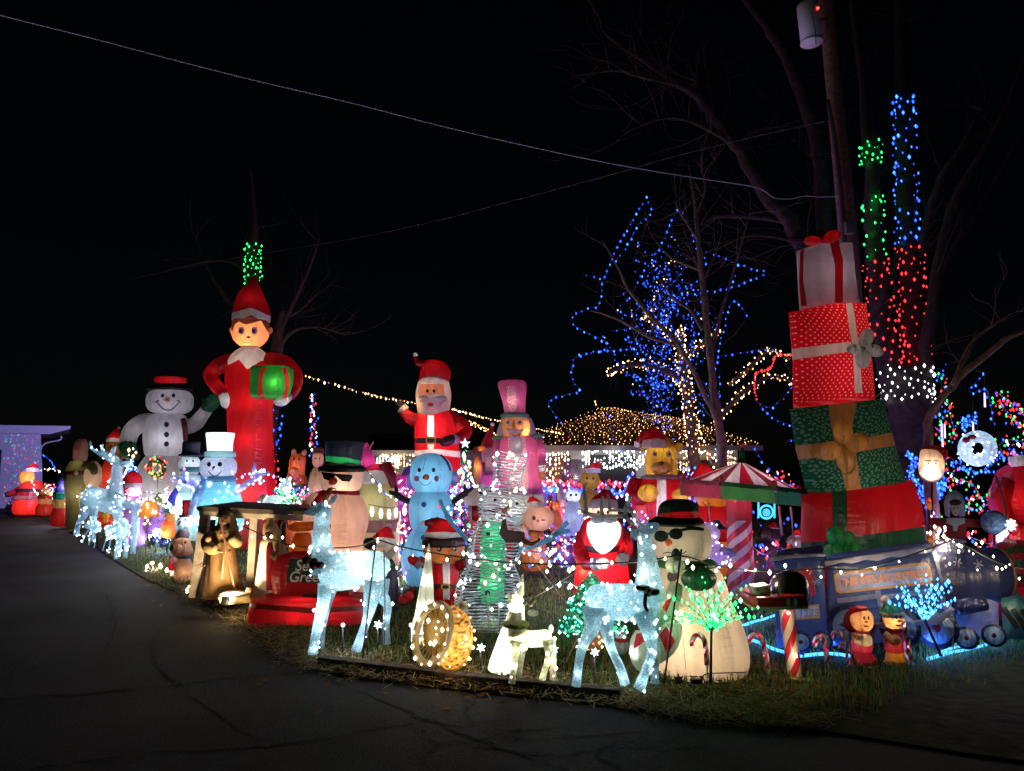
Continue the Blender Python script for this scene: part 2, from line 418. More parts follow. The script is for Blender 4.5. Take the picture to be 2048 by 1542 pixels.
# ================================================================ THE GROUND
def struct(o): o['kind'] = 'structure'; return o
def asphalt_mat():
    m, n, l, o = newmat('asphalt')
    tc = n.new('ShaderNodeTexCoord'); p = n.new('ShaderNodeBsdfPrincipled')
    a = n.new('ShaderNodeTexNoise'); a.inputs['Scale'].default_value = 90; a.inputs['Detail'].default_value = 6
    b = n.new('ShaderNodeTexNoise'); b.inputs['Scale'].default_value = .7; b.inputs['Detail'].default_value = 5
    l.new(tc.outputs['Object'], a.inputs[0]); l.new(tc.outputs['Object'], b.inputs[0])
    rp = n.new('ShaderNodeValToRGB'); rp.color_ramp.elements[0].color = (.007, .0075, .0085, 1); rp.color_ramp.elements[1].color = (.042, .042, .045, 1); rp.color_ramp.elements[0].position = .36; rp.color_ramp.elements[1].position = .62
    mx = n.new('ShaderNodeMath'); mx.operation = 'MULTIPLY_ADD'; mx.inputs[1].default_value = .55; l.new(b.outputs[0], mx.inputs[0])
    m2 = n.new('ShaderNodeMath'); m2.operation = 'MULTIPLY'; m2.inputs[1].default_value = .45; l.new(a.outputs[0], m2.inputs[0]); l.new(m2.outputs[0], mx.inputs[2])
    l.new(mx.outputs[0], rp.inputs[0]); l.new(rp.outputs[0], p.inputs['Base Color']); p.inputs['Roughness'].default_value = .9; p.inputs['Specular IOR Level'].default_value = .12
    bp = n.new('ShaderNodeBump'); bp.inputs['Strength'].default_value = 1.0; bp.inputs['Distance'].default_value = .01; l.new(a.outputs[0], bp.inputs['Height']); l.new(bp.outputs[0], p.inputs['Normal'])
    l.new(p.outputs[0], o.inputs[0]); return m
ASPH = asphalt_mat()
soil = solid((.035, .03, .022), .95, .8, 14, 0, .5)
V = [(-400, -60, -.03), (400, -60, -.03), (400, 900, -.03), (-400, 900, -.03)]
struct(mesh_obj('ground', V, [(0, 1, 2, 3)], soil, False))
# lawn edge traced on the ground from far down the drive to the near right
EDGE = [(-260, 1003), (0, 1014), (60, 1026), (140, 1064), (215, 1112), (290, 1158), (370, 1192), (440, 1226), (500, 1262), (560, 1300), (625, 1338), (760, 1362), (900, 1380), (1080, 1398), (1245, 1416), (1330, 1432), (1420, 1448), (1520, 1450), (1620, 1462), (1750, 1480), (1900, 1505), (2120, 1535), (2500, 1580)]
EP = [G(x, y) for x, y in EDGE]
EPs = [Vector(q) for q in cat_rom([list(p) for p in EP], 4)]
def edge_y(x):
    for a, b in zip(EPs, EPs[1:]):
        if a.x <= x <= b.x: return a.y + (b.y - a.y) * (x - a.x) / max(b.x - a.x, 1e-6)
    return EPs[0].y if x < EPs[0].x else EPs[-1].y
# road: one sheet in front of the lawn edge
V = [Vector((p.x, p.y, -.005)) for p in EPs]; V += [Vector((60, EPs[-1].y, -.005)), Vector((60, -40, -.005)), Vector((-120, -40, -.005)), Vector((-120, EPs[0].y, -.005))]
bm = bmesh.new(); f = bm.faces.new([bm.verts.new(v) for v in V]); bmesh.ops.triangulate(bm, faces=[f]); me = bpy.data.meshes.new('road'); bm.to_mesh(me); bm.free(); me.materials.append(ASPH)
o = bpy.data.objects.new('road', me); COL.objects.link(o); struct(o)
# lawn: gridded, slightly uneven sheet
lawn_m = solid((.022, .027, .01), .95, 1.0, 9, 0, .6)
def lawn_h(x, y):
    e = max(0, min(1, (y - edge_y(x)) / .5)); n_ = noise.noise(Vector((x * .6, y * .6, 0))) * .03 + noise.noise(Vector((x * 2.3, y * 2.3, 3))) * .012
    return .012 + e * (.035 + n_)
V, Fc = [], []; NX, NY = 150, 60
xs = [-34 + 72 * i / NX for i in range(NX + 1)]
for x in xs:
    y0 = edge_y(x)
    for j in range(NY + 1):
        y = y0 + (j / NY) ** 2.2 * (70 - y0); V.append((x, y, lawn_h(x, y)))
for i in range(NX):
    for j in range(NY):
        a = i * (NY + 1) + j; Fc.append((a, a + NY + 1, a + NY + 2, a + 1))
struct(mesh_obj('lawn', V, Fc, lawn_m))
# timber edging boards along the near edge
wood_dark = solid((.05, .038, .028), .9, .8, 18, 0, .5)
KB = [G(640, 1336), G(930, 1374), G(1244, 1406)]
kr = bpy.data.objects.new('timber_edging', None); COL.objects.link(kr); kr.location = KB[0]
tagp(kr, 'low weathered timber edging between the grass and the road', 'edging')
for a, b in zip(KB, KB[1:]):
    dv = b - a; q = dv.to_track_quat('X', 'Z').to_matrix()
    mesh_obj('board', *box_m((a + b) / 2 - KB[0] + Vector((0, .0, .035)), dv.length - .01, .09, .12, .008, q), wood_dark, False, kr)
# cracks and seams in the road: thin ragged strips
crack_m = solid((.008, .008, .008), .95)
def crack(P, wd, name='crack'):
    Q = cat_rom([list(G(x, y)) for x, y in P], 8); V, Fc = [], []
    for i, q in enumerate(Q):
        a, b = Vector(Q[max(i - 1, 0)]), Vector(Q[min(i + 1, len(Q) - 1)]); t = (b - a).normalized(); s_ = Vector((-t.y, t.x, 0))
        c = Vector((q[0], q[1], -.001)) + s_ * random.gauss(0, wd * .5); h = wd * random.uniform(.1, .55)
        V += [c + s_ * h, c - s_ * h]
    for i in range(len(Q) - 1): Fc.append((2 * i, 2 * i + 1, 2 * i + 3, 2 * i + 2))
    return V, Fc
geo = [crack([(626, 1342), (450, 1358), (300, 1374), (120, 1390), (-60, 1398)], .05), crack([(640, 1344), (760, 1400), (860, 1440), (960, 1480), (1100, 1530), (1200, 1570)], .035),
       crack([(430, 1225), (350, 1245), (310, 1268), (305, 1300), (320, 1335), (352, 1372)], .03), crack([(860, 1440), (740, 1458), (610, 1482), (450, 1500), (250, 1510), (60, 1540)], .03),
       crack([(850, 1440), (848, 1462), (870, 1485), (960, 1478), (1020, 1462), (1100, 1455)], .025), crack([(350, 1372), (420, 1420), (520, 1480), (610, 1485)], .015),
       crack([(500, 1264), (420, 1276), (300, 1284), (180, 1296)], .025), crack([(1240, 1425), (1180, 1450), (1230, 1480), (1190, 1510), (1260, 1545)], .02), crack([(200, 1180), (230, 1225), (215, 1290), (120, 1330), (20, 1345)], .03), crack([(960, 1392), (930, 1420), (940, 1450), (850, 1440)], .02), crack([(1120, 1512), (1240, 1492), (1330, 1500), (1420, 1488)], .02), crack([(330, 1240), (260, 1250), (225, 1265)], .02), crack([(1000, 1470), (1080, 1478), (1190, 1470), (1300, 1460)], .02), crack([(840, 1530), (880, 1492), (930, 1486), (1010, 1500), (1120, 1512)], .02)]
o = mesh_obj('road_crack', *join(*geo), crack_m); struct(o)
# grass blades, straw and dead leaves (nobody could count them)
def blades(name, n, place, hgt, wd, mat_list, lean=.5, lie=False, cat='grass', label=None):
    V, Fc, mi = [], [], []
    for i in range(n):
        p = place()
        if p is None: continue
        a = random.uniform(0, 6.283); h = hgt * random.uniform(.5, 1.3); dx, dy = math.cos(a), math.sin(a); k = len(V); w_ = wd * random.uniform(.6, 1.3)
        z = p.z
        if lie:
            z += random.uniform(.005, .05); t = random.uniform(-.25, .35) * h
            V += [(p.x - dy * w_, p.y + dx * w_, z), (p.x + dy * w_, p.y - dx * w_, z), (p.x + dx * h + dy * w_, p.y + dy * h - dx * w_, z + max(t, .004 - z + p.z)), (p.x + dx * h - dy * w_, p.y + dy * h + dx * w_, z + max(t, .004 - z + p.z))]
            Fc.append((k, k + 1, k + 2, k + 3)); mi.append(random.randrange(len(mat_list)))
        else:
            le = random.uniform(.1, 1) * lean * h
            V += [(p.x - dy * w_, p.y + dx * w_, z), (p.x + dy * w_, p.y - dx * w_, z), (p.x + dx * le * .4 + dy * w_ * .7, p.y + dy * le * .4 - dx * w_ * .7, z + h * .6), (p.x + dx * le * .4 - dy * w_ * .7, p.y + dy * le * .4 + dx * w_ * .7, z + h * .6), (p.x + dx * le, p.y + dy * le, z + h * .95)]
            Fc += [(k, k + 1, k + 2, k + 3), (k + 3, k + 2, k + 4)]; q = random.randrange(len(mat_list)); mi += [q, q]
    o = mesh_obj(name, V, Fc, None, False, None, mat_list, mi); tagp(o, label, cat, None, 'stuff'); return o
def grassmat(c):
    k = ('gr', c)
    if k in MATS: return MATS[k]
    m, n, l, o = newmat('blade'); d = n.new('ShaderNodeBsdfDiffuse'); u = n.new('ShaderNodeBsdfTranslucent'); x = n.new('ShaderNodeMixShader'); x.inputs[0].default_value = .35
    for s in (d, u): s.inputs[0].default_value = (*c, 1)
    l.new(d.outputs[0], x.inputs[1]); l.new(u.outputs[0], x.inputs[2]); l.new(x.outputs[0], o.inputs[0]); MATS[k] = m; return m
GM = [grassmat(c) for c in ((.09, .19, .035), (.13, .22, .05), (.06, .13, .025), (.22, .21, .08), (.28, .22, .1))]
STR = [grassmat(c) for c in ((.34, .27, .14), (.22, .16, .08), (.42, .36, .22), (.15, .1, .05))]
LEAF = [grassmat(c) for c in ((.16, .07, .025), (.1, .05, .02), (.2, .1, .04))]
def lawn_at(x, y): return Vector((x, y, lawn_h(x, y)))
def near_lawn():
    px = random.uniform(560, 2100); py = random.uniform(1150, 1530 if px > 1350 else 1450) if random.random() < .78 else random.uniform(1080, 1200)
    g = G(px, py)
    if g.y < edge_y(g.x) + .02 or g.y > 15: return None
    dens = .5 + .5 * noise.noise(Vector((g.x * 1.5, g.y * 1.5, 9)))
    fade = max(0, (py - (1450 - (px - 1450) * .26)) / 60) if px > 1400 else 0
    if random.random() > .3 + dens * .85 - fade * .75: return None
    if g.y - edge_y(g.x) < .35 and px < 1240 and random.random() < .55: return None
    return lawn_at(g.x, g.y)
blades('grass', 60000, near_lawn, .07, .0035, GM, .8, label='short winter grass under the light figures')
def far_lawn():
    g = G(random.uniform(60, 1700), random.uniform(1030, 1180)); 
    if g.y < edge_y(g.x) + .05 or g.y > 22: return None
    return lawn_at(g.x, g.y)
blades('grass', 14000, far_lawn, .09, .008, GM, .8, label='darker grass further back between the figures')
def straw_at():
    r = random.random(); i = random.choice((5, 6, 7, 8, 9, 9, 10, 10, 11, 12, 13, 14, 15, 16, 17, 17))
    a, b = EP[i], EP[i + 1]; p = a.lerp(b, random.random()); p.y += abs(random.gauss(0, .3)) - .04; p.x += random.gauss(0, .1)
    return Vector((p.x, p.y, lawn_h(p.x, p.y) if p.y > edge_y(p.x) else .004))
blades('straw', 6500, straw_at, .11, .003, STR, lie=True, cat='straw', label='loose straw and dry stems strewn along the lawn edge')
def hay_at():
    g = G(random.gauss(455, 55), random.gauss(1195, 14)); return Vector((g.x, g.y, max(lawn_h(g.x, g.y), 0) + random.uniform(0, .08)))
blades('hay', 1500, hay_at, .16, .004, STR[:3], lie=True, cat='hay', label='bright hay spread on the stable floor')
V, Fc = [], []
for _ in range(1600):
    g_ = G(random.uniform(200, 1500), random.uniform(1300, 1535) if random.random() < .6 else random.uniform(1150, 1400))
    if g_.y > edge_y(g_.x) + .1 or g_.y > 10: continue
    v, f_ = octa(Vector((g_.x, g_.y, .0)), random.uniform(.002, .006), .7); k = len(V); V += v; Fc += [tuple(q + k for q in t) for t in f_]
tagp(mesh_obj('gravel', V, Fc, solid((.2, .19, .17), .9), False), 'fine grit and small stones scattered on the road', 'gravel', None, 'stuff')
def leaf_at():
    g = G(random.uniform(500, 1750), random.gauss(1350, 40))
    if g.y < edge_y(g.x): return Vector((g.x, g.y, .002)) if random.random() < .25 else None
    return lawn_at(g.x, g.y)
blades('dead_leaves', 700, leaf_at, .06, .022, LEAF, lie=True, cat='dead leaves', label='brown dead leaves lying on the lawn edge')
# ================================================================ HOUSES
siding = solid((.55, .55, .56), .7, .1, 6); dark_roof = solid((.03, .027, .027), .9, .8, 12, 0, .4); fascia_m = solid((.3, .3, .3), .6)
hd = 24.0
h = F('ranch_house', 'low house behind the display with a dark roof under a net of lights', 'house', 1230, hd)
def HL(px, py, d): return W(px, py, d) - h.o
wl = []
a, b = HL(1030, 900, hd), HL(1490, 900, hd)
h.add('wall', box_m(((a.x + b.x) / 2, .4, a.z / 2), b.x - a.x - .3, .2, a.z), siding, False, smooth=False)
a2, b2 = HL(740, 905, hd + 3), HL(1060, 905, hd + 3)
h.add('wall', box_m(((a2.x + b2.x) / 2, 3.6, a2.z / 2), b2.x - a2.x, .2, a2.z), siding, False, smooth=False)
def roof(P, name='roof', th=.12):
    bm = bmesh.new(); f = bm.faces.new([bm.verts.new(p) for p in P]); e = bmesh.ops.extrude_face_region(bm, geom=[f])
    for v in e['geom']:
        if isinstance(v, bmesh.types.BMVert): v.co.z -= th
    bm.verts.index_update(); r = ([v.co.copy() for v in bm.verts], [tuple(v.index for v in q.verts) for q in bm.faces]); bm.free()
    return h.add(name, r, dark_roof, False, smooth=False)
R1 = [HL(1010, 893, hd - .6), HL(1520, 893, hd - .6), HL(1370, 842, hd + 5), HL(1205, 820, hd + 5)]
roof(R1)
R2 = [HL(720, 902, hd + 2.2), HL(1064, 902, hd + 2.2), HL(1100, 868, hd + 7), HL(740, 868, hd + 7)]
roof(R2)
h.add('fascia', box_m((HL(1265, 896, hd - .62) + Vector((0, -.02, 0))), 8.1, .03, .16), fascia_m, False, smooth=False)
h.add('fascia', box_m((HL(892, 905, hd + 2.2) + Vector((0, -.02, 0))), 6.2, .03, .16), fascia_m, False, smooth=False)
gd = HL(1228, 990, hd); 
h.add('garage_door', box_m((gd.x, .27, 1.05 - .05), 1.5, .06, 2.0), solid((.012, .012, .014), .4), False, smooth=False)
h.add('door', box_m((HL(1118, 950, hd).x, .27, 1.0), .8, .06, 2.0), solid((.2, .07, .03), .5), False, smooth=False)
wf = h.add('window', box_m((HL(1400, 930, hd).x, .27, 1.35), 1.5, .07, 1.1), fascia_m, False, smooth=False)
for q in (-.36, .36): h.add('pane', box_m((HL(1400, 930, hd).x + q, .225, 1.35), .66, .02, .98), solid((.05, .04, .03), .1), False, wf, smooth=False)
# net of warm bulbs over the roof
net = []
for i in range(19):
    for j in range(46):
        u, v = (j + random.uniform(-.3, .3)) / 45, (i + random.uniform(-.28, .28)) / 18
        lo = R1[0].lerp(R1[1], u); hi = R1[3].lerp(R1[2], u); p = lo.lerp(hi, v); 
        if random.random() < .9: net.append(p + Vector((0, -.02, .06 + .05 * random.random())))
no = mesh_obj('net_lights', *tube_m([R1[0] + Vector((0, 0, .05)), R1[1] + Vector((0, 0, .05))], [.008] * 2, 4), solid((.02, .03, .02), .6)); no.location = h.o
tagp(no, 'net of warm bulbs spread over the dark house roof', 'net lights')
WARM_D = glow((1, .42, .16), 2.2)
bulb_mesh('bulbs', net, .0115, ([WARM, LRED, WW, WARM_D], lambda i: random.choices((0, 1, 2, 3), (3, .6, .6, 8))[0]), no)
def icicles(label, px0, px1, pyt, pyb, d, n, gl, r=.03):
    top = [W(px0 + (px1 - px0) * i / 12, pyt, d) for i in range(13)]; o0 = top[0]
    w_ = mesh_obj('icicle_lights', *tube_m([p - o0 for p in top], [.008] * 13, 4), solid((.6, .6, .6), .5)); w_.location = o0; tagp(w_, label, 'icicle lights')
    pts = []
    for _ in range(n):
        x = random.choice(range(int(px0), int(px1), 6)) + random.uniform(-1, 1); y = pyt + (pyb - pyt) * random.random() ** 1.3
        pts.append(W(x, y, d + random.uniform(-.1, .1)) - o0)
    bulb_mesh('bulbs', pts, r, gl, w_); return w_
icicles('dense white icicle lights along the lit eave above the garage door', 1166, 1300, 895, 938, hd - .5, 210, [COOL, WW, COOL], .026)
icicles('warm icicle lights on the eave behind the big santa', 760, 845, 908, 946, hd + 2, 120, [WARM, AMB, WW], .022)
icicles('white icicle lights around the doorway between nutcracker and garage', 1094, 1140, 905, 985, hd - .4, 110, [WW, COOL, WARM], .022)
icicles('cool white icicle lights on the porch corner beside the blue snowman', 755, 800, 912, 935, hd + 1.6, 80, [COOL, WW], .03)
icicles('gold icicle lights on the eave past the yellow faced figure', 1355, 1470, 897, 950, hd - .5, 130, [WARM, WW, AMB], .022)
for x, y, dd, en, c in ((1230, 905, hd - .9, 4, (1, .95, .95)), (800, 920, hd + 1.3, 3.5, (1, .7, .35)), (1115, 930, hd - .9, 3, (1, .85, .65)), (1410, 920, hd - .9, 4, (1, .75, .45))):
    ld = bpy.data.lights.new('eave_light', 'POINT'); ld.energy = en; ld.color = c; ld.shadow_soft_size = .3; lo = bpy.data.objects.new('eave_light', ld); COL.objects.link(lo); lo.location = W(x, y, dd)
# pale garage at the far end of the drive with a dot projector on it
g = F('garage', 'pale garage at the far end of the drive speckled with coloured light dots', 'garage', 60, 30)
gw = solid((.5, .5, .55), .8, .05, 4)
g.add('wall', g.slab([(-120, 1020), (82, 1020), (82, 866), (-120, 862)], 0, 4, 0, True), gw, smooth=False)
g.add('roof', g.slab([(-160, 862), (-160, 848), (142, 852), (140, 858), (100, 868)], .5, 5, 0, True), solid((.5, .5, .56), .8), False, smooth=False)
g.add('downpipe', g.tube([(122, 872, .1, 1.6), (120, 880, .1, 1.6), (84, 892, .05, 1.6), (83, 940, .05, 1.6), (83, 1012, .05, 1.6)]), gw, False)
g.add('door', box_m((g.L(-8, 950).x, -.02, 1.15), .32, .08, 2.3), solid((.01, .01, .014), .4), False, smooth=False)
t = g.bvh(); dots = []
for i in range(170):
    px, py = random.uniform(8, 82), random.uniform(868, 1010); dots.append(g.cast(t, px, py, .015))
dm = bulb_mesh('light_dots', dots, lambda i: .024, [glow((1, .08, .12), .55), glow((.08, .8, .35), .5), glow((.15, .2, 1), .7), glow((.9, .15, .25), .45), glow((.7, .75, .9), .4), glow((.1, .15, .9), .6)], g.r, 1.6)  # projected dots of light built as glowing beads on the wall
ld = bpy.data.lights.new('dot_projector', 'SPOT'); ld.energy = 2000; ld.color = (.42, .36, 1); ld.spot_size = math.radians(50); ld.spot_blend = .6; lo = bpy.data.objects.new('dot_projector', ld); COL.objects.link(lo)
lo.location = W(70, 880, 21); lo.rotation_euler = (W(25, 930, 30) - lo.location).to_track_quat('-Z', 'Y').to_euler()
# ================================================================ INFLATABLES
def eyes(f, P, r, mat=None, ry=None, **k):
    for x, y in P: f.dot('eye', x, y, r, ry or r * 1.15, mat, **k)
def smile(f, cx, cy, w, h, wd=2, mat=None, name='mouth'):
    return f.stroke(name, [(cx - w, cy - h), (cx - w * .5, cy - h * .12), (cx, cy + h * .15), (cx + w * .5, cy - h * .12), (cx + w, cy - h)], wd, mat)
# -- tall elf
f = F('inflatable_elf', 'very tall red inflatable elf holding a green gift under its arm', 'inflatable elf', 500, 15)
red = fabric(RED); whi = fabric(WHITE); drd = fabric(DRED)
b = f.add('body', f.loft([(505, 1100, 44), (504, 1090, 50), (505, 1000, 46), (502, 900, 44), (500, 820, 45), (499, 760, 48), (498, 725, 44), (500, 706, 32), (500, 697, 20), (501, 690, 14)]), red)
f.cut(b, [(454, 712), (466, 704), (478, 690), (526, 690), (536, 702), (550, 716), (548, 727), (523, 721), (494, 739), (478, 719), (456, 730)], 'collar', whi)
hd_ = f.add('head', f.ball(501, 659, 37, 38, e=.85), fabric((.8, .33, .16)))
f.cut(hd_, [(464, 664), (470, 648), (478, 643), (484, 647), (494, 649), (508, 645), (522, 641), (530, 655), (538, 668), (541, 650), (536, 622), (466, 622), (461, 650)], 'hair', fabric((.09, .025, .02), .3))
for x in (463, 541): f.add('ear', f.ball(x, 661, 4.5, 7), fabric((.8, .33, .16)))
f.add('hat', f.loft([(502, 642, 38), (503, 625, 37.5), (502, 605, 32), (502, 588, 25), (505, 572, 15), (508, 559, 7), (509, 550, 1)]), red)
f.cut(f.bodies[-1], [(460, 648), (462, 626), (502, 615), (544, 634), (544, 652), (502, 630)], 'hat_band', whi, True)
f.add('arm', f.tube([(470, 722, .05, 17), (442, 730, .1, 17), (421, 748, .15, 14), (430, 768, .3, 13), (444, 785, .4, 11), (448, 790, .4, 9)]), red)
f.add('glove', f.tube([(444, 783, .4, 9), (449, 797, .42, 10), (450, 812, .42, 7), (449, 816, .42, 2)]), whi)
f.add('arm', f.tube([(535, 722, .05, 18), (566, 728, .1, 19), (587, 748, .15, 17), (587, 775, .3, 15), (577, 790, .5, 12), (572, 793, .5, 9)]), red)
f.add('glove', f.tube([(578, 790, .52, 9), (568, 799, .6, 11), (556, 803, .65, 9), (550, 800, .66, 4)]), whi)
gb = f.add('gift', box_m(f.L(544, 765, .62), 72 * f.k, 50 * f.k, 62 * f.k, .06), fabric((.03, .34, .05)))
for p in ([(515, 790), (519, 740), (528, 734), (534, 736), (528, 745), (524, 762), (526, 785), (532, 800), (524, 800)], [(562, 736), (569, 750), (571, 775), (565, 797), (574, 797), (579, 770), (577, 748), (571, 734)]):
    f.cut(gb, p, 'ribbon', fabric((.7, .03, .02)))
for x, gx in ((483, 480), (509, 506)):
    f.dot('eye', x, 661, 6.5, 8, whi); f.dot('iris', x - 1.5, 662, 3.6, 5.2, solid((.06, .16, .45), .4), off=.014); f.dot('pupil', x - 1.5, 662, 1.8, 2.6, black, off=.02)
smile(f, 495, 685, 11, 5, 1.4, solid((.25, .05, .03)))
f.add('nose', f.ball(496, 675, 4, 3, w=.38), fabric((.8, .33, .16)))
f.lamp(503, 985, 46, .7, (1, .75, .72)); f.lamp(500, 880, 46, .55, (1, .7, .7)); f.lamp(502, 800, 46, .5, (1, .6, .5)); f.lamp(496, 678, 32, .8, (1, .62, .35), w=.1); f.lamp(502, 655, 32, .7, (1, .72, .5), w=.05); f.lamp(496, 735, 44, .3); f.lamp(503, 605, 30, .2); f.lamp(552, 765, 26, .7, (1, .85, .45), w=.75); f.lamp(430, 748, 14, .35, w=.15); f.lamp(438, 775, 12, .4, w=.35); f.lamp(580, 745, 15, .2, w=.15); f.lamp(584, 775, 14, .25, w=.35); f.lamp(460, 726, 14, .3, w=.08); f.lamp(548, 724, 14, .2, w=.08)
f.lamp(450, 800, 9, .5, w=.42); f.lamp(568, 798, 10, .5, w=.6)
# -- large snowman, mitten raised
f = F('inflatable_snowman', 'large white inflatable snowman waving a green mitten, black hat with red top', 'inflatable snowman', 335, 19)
sn = fabric((.72, .72, .76))
b = f.add('base', f.loft([(322, 1058, 20), (322, 1050, 40), (320, 1010, 48), (318, 960, 50), (322, 925, 38), (330, 905, 30)]), sn)
t_ = f.add('torso', f.loft([(330, 912, 28), (330, 908, 37), (331, 870, 41), (333, 845, 38), (336, 832, 33), (338, 828, 22)], e=.85), sn)
hd_ = f.add('head', f.ball(340, 803, 43, 27, e=.72), sn)
f.add('arm', f.tube([(308, 842, 0, 15), (285, 845, .05, 17), (263, 862, .1, 17), (255, 885, .1, 16), (255, 888, .1, 13)]), sn)
f.add('mitten', f.tube([(255, 884, .12, 15), (258, 902, .14, 16), (268, 912, .16, 12), (277, 908, .16, 6)]), fabric((.012, .1, .05)))
f.add('arm', f.tube([(368, 855, 0, 15), (390, 848, .05, 15), (405, 830, .08, 13), (414, 818, .1, 12)]), sn)
f.add('mitten', join(f.tube([(411, 820, .1, 12), (423, 806, .12, 15), (432, 795, .12, 12), (436, 789, .12, 4)]), f.tube([(418, 812, .12, 7), (409, 800, .13, 5), (405, 795, .13, 2.5)])), fabric((.012, .14, .06)))
f.add('hat', f.loft([(341, 782, 44), (341, 777, 45), (341, 775, 34), (341, 770, 30), (341, 757, 31), (341, 755, 24)]), fabric((.012, .01, .014), .2))
f.cut(f.bodies[-1], [(300, 766), (300, 748), (380, 748), (380, 766)], 'hat_top', fabric((.6, .01, .02)), True)
f.add('scarf_tail', f.tube([(366, 838, .48, 5), (370, 855, .52, 5), (371, 876, .5, 4.5), (371, 884, .5, 3)]), fabric((.25, .05, .05)))
for y in (849, 869, 888): f.dot('button', 333, y, 5, 5.5, fabric((.03, .035, .04), .2))
eyes(f, [(325, 791), (347, 791)], 3.6); f.dot('eye_glint', 324, 789, 1, 1.2, whi, off=.02)
f.add('nose', f.ball(335, 800, 5.5, 5, w=.42), fabric((.9, .22, .04)))
smile(f, 336, 818, 22, 14, 2)
f.stroke('cheek_line', [(311, 806), (315, 801), (319, 802)], 1.6); f.stroke('cheek_line', [(353, 802), (357, 801), (361, 806)], 1.6)
f.lamp(320, 1000, 46, .55, (1, .93, .82)); f.lamp(333, 880, 40, .32, (.95, .93, 1)); f.lamp(340, 806, 34, .27, (.95, .93, 1)); f.lamp(270, 858, 17, .25); f.lamp(405, 830, 13, .3); f.lamp(341, 761, 28, .3)
f.lamp(424, 805, 14, .5); f.lamp(257, 900, 14, .4)
def puff(f, poly, w0, depth, sub=8, bul=.12):
    """cushion-like block: traced outline, real depth, bulging faces"""
    P = []
    for i in range(len(poly)):
        a, b = poly[i], poly[(i + 1) % len(poly)]
        for k in range(sub):
            t = k / sub; P.append((a[0] + (b[0] - a[0]) * t, a[1] + (b[1] - a[1]) * t))
    rd = ray(sum(p[0] for p in P) / len(P), 935); rd.z = 0; rd.normalize()
    cx = sum(p[0] for p in P) / len(P); cy_ = sum(p[1] for p in P) / len(P); R = []
    for t, s_ in ((-bul * .9, .35), (-bul * .5, .7), (-bul * .15, .9), (.03, .975), (.14, 1.0), (.5, 1.02), (.88, 1.0), (.97, .975), (1, .93), (1 + bul * .5, .7), (1 + bul * .9, .35)):
        R.append([f.L(cx + (p[0] - cx) * s_, cy_ + (p[1] - cy_) * s_, w0) + rd * (t * depth) for p in P])
    return rings(R)
def stripe_tube(f, P, seg=12, twist=.35, n=6, cols=3, name='pole', mats=None, metres=False):
    Q = cat_rom([list(f.L(p[0], p[1], p[2])) + [p[3] * f.k] for p in P], n); pts = [Vector(q[:3]) for q in Q]; out = []; u = None; ph = 0
    for i, p in enumerate(pts):
        t = (pts[min(i + 1, len(pts) - 1)] - pts[max(i - 1, 0)]).normalized()
        if u is None: u = t.cross(Vector((0, 1, 0))).normalized()
        u = (u - t * u.dot(t)).normalized(); v = t.cross(u)
        out.append([p + (u * math.cos(2 * math.pi * j / seg + ph) + v * math.sin(2 * math.pi * j / seg + ph)) * Q[i][3] for j in range(seg)])
        if i + 1 < len(pts): ph += twist * (pts[i + 1] - p).length / max(Q[i][3], 1e-4)
    V, Fc = rings(out); mi = [((k % seg) // cols) % 2 for k in range(len(Fc) - 2)] + [0, 0]
    return mesh_obj(name, V, Fc, None, True, f.r, mats, mi)
def santa_hat(f, cx, cy, w, h, lean=0, mat=None, dr=.9, band=.28, pom=True, tipdrop=0):
    """red cone hat: band centre (cx, cy), half width w, height h, lean of the tip"""
    o = f.add('hat', f.loft([(cx, cy + w * .12, w * .98), (cx, cy, w), (cx + lean * .15, cy - h * .35, w * .86), (cx + lean * .45, cy - h * .7, w * .5), (cx + lean * .8, cy - h * .95 + tipdrop * .5, w * .2), (cx + lean, cy - h + tipdrop, w * .08)], dr=dr), mat or fabric(RED))
    b = w * band
    f.cut(o, [(cx - w * 1.1, cy + w * .3), (cx - w * 1.1, cy - b * 1.3), (cx, cy - b * 1.9), (cx + w * 1.1, cy - b * 1.3), (cx + w * 1.1, cy + w * .3)], 'hat_band', whi, True)
    if pom: f.add('pompom', f.ball(cx + lean, cy - h + tipdrop, w * .2), whi)
    return o
# -- big waving santa
f = F('inflatable_santa', 'big inflatable santa raising a black mitten, standing above the blue snowman', 'inflatable santa', 868, 18)
b = f.add('body', f.loft([(876, 1070, 30), (876, 1062, 44), (878, 1000, 50), (876, 940, 47), (875, 905, 45), (873, 880, 44), (873, 850, 44), (871, 830, 38), (870, 815, 22)]), red)
f.cut(b, [(820, 902), (875, 898), (925, 904), (925, 916), (875, 909), (820, 914)], 'coat_hem', whi)
f.cut(b, [(855, 830), (868, 830), (868, 899), (855, 899)], 'coat_front', whi)
f.on('belt', [(831, 876), (875, 876), (918, 877), (918, 887), (875, 887), (831, 886)], black)
bk = f.on('buckle', [(853, 873), (872, 873), (872, 889), (853, 889)], solid((.6, .35, .03), .4), off=.03); f.on('buckle_hole', [(856, 877), (869, 877), (869, 885), (856, 885)], black, off=.045)
hd_ = f.add('head', f.loft([(865, 858, 5), (866, 850, 16), (867, 830, 30), (867, 810, 34), (867, 790, 36), (867, 772, 33), (868, 760, 29), (869, 752, 20)], dr=1.15), whi)
f.cut(hd_, [(840, 768), (887, 768), (889, 790), (868, 788), (838, 794), (836, 782)], 'face', fabric((.85, .38, .2)))
for x in (850, 878): f.add('moustache', f.ball(x, 797, 17, 6.5, w=.38, dr=.6), whi)
f.dot('mouth', 861, 809, 6, 4, solid((.5, .01, .02)), off=.03)
for x in (855, 868): f.dot('eye', x, 782, 3, 3.6)
f.add('nose', f.ball(862, 788, 4, 3, w=.46), fabric((.85, .38, .2)))
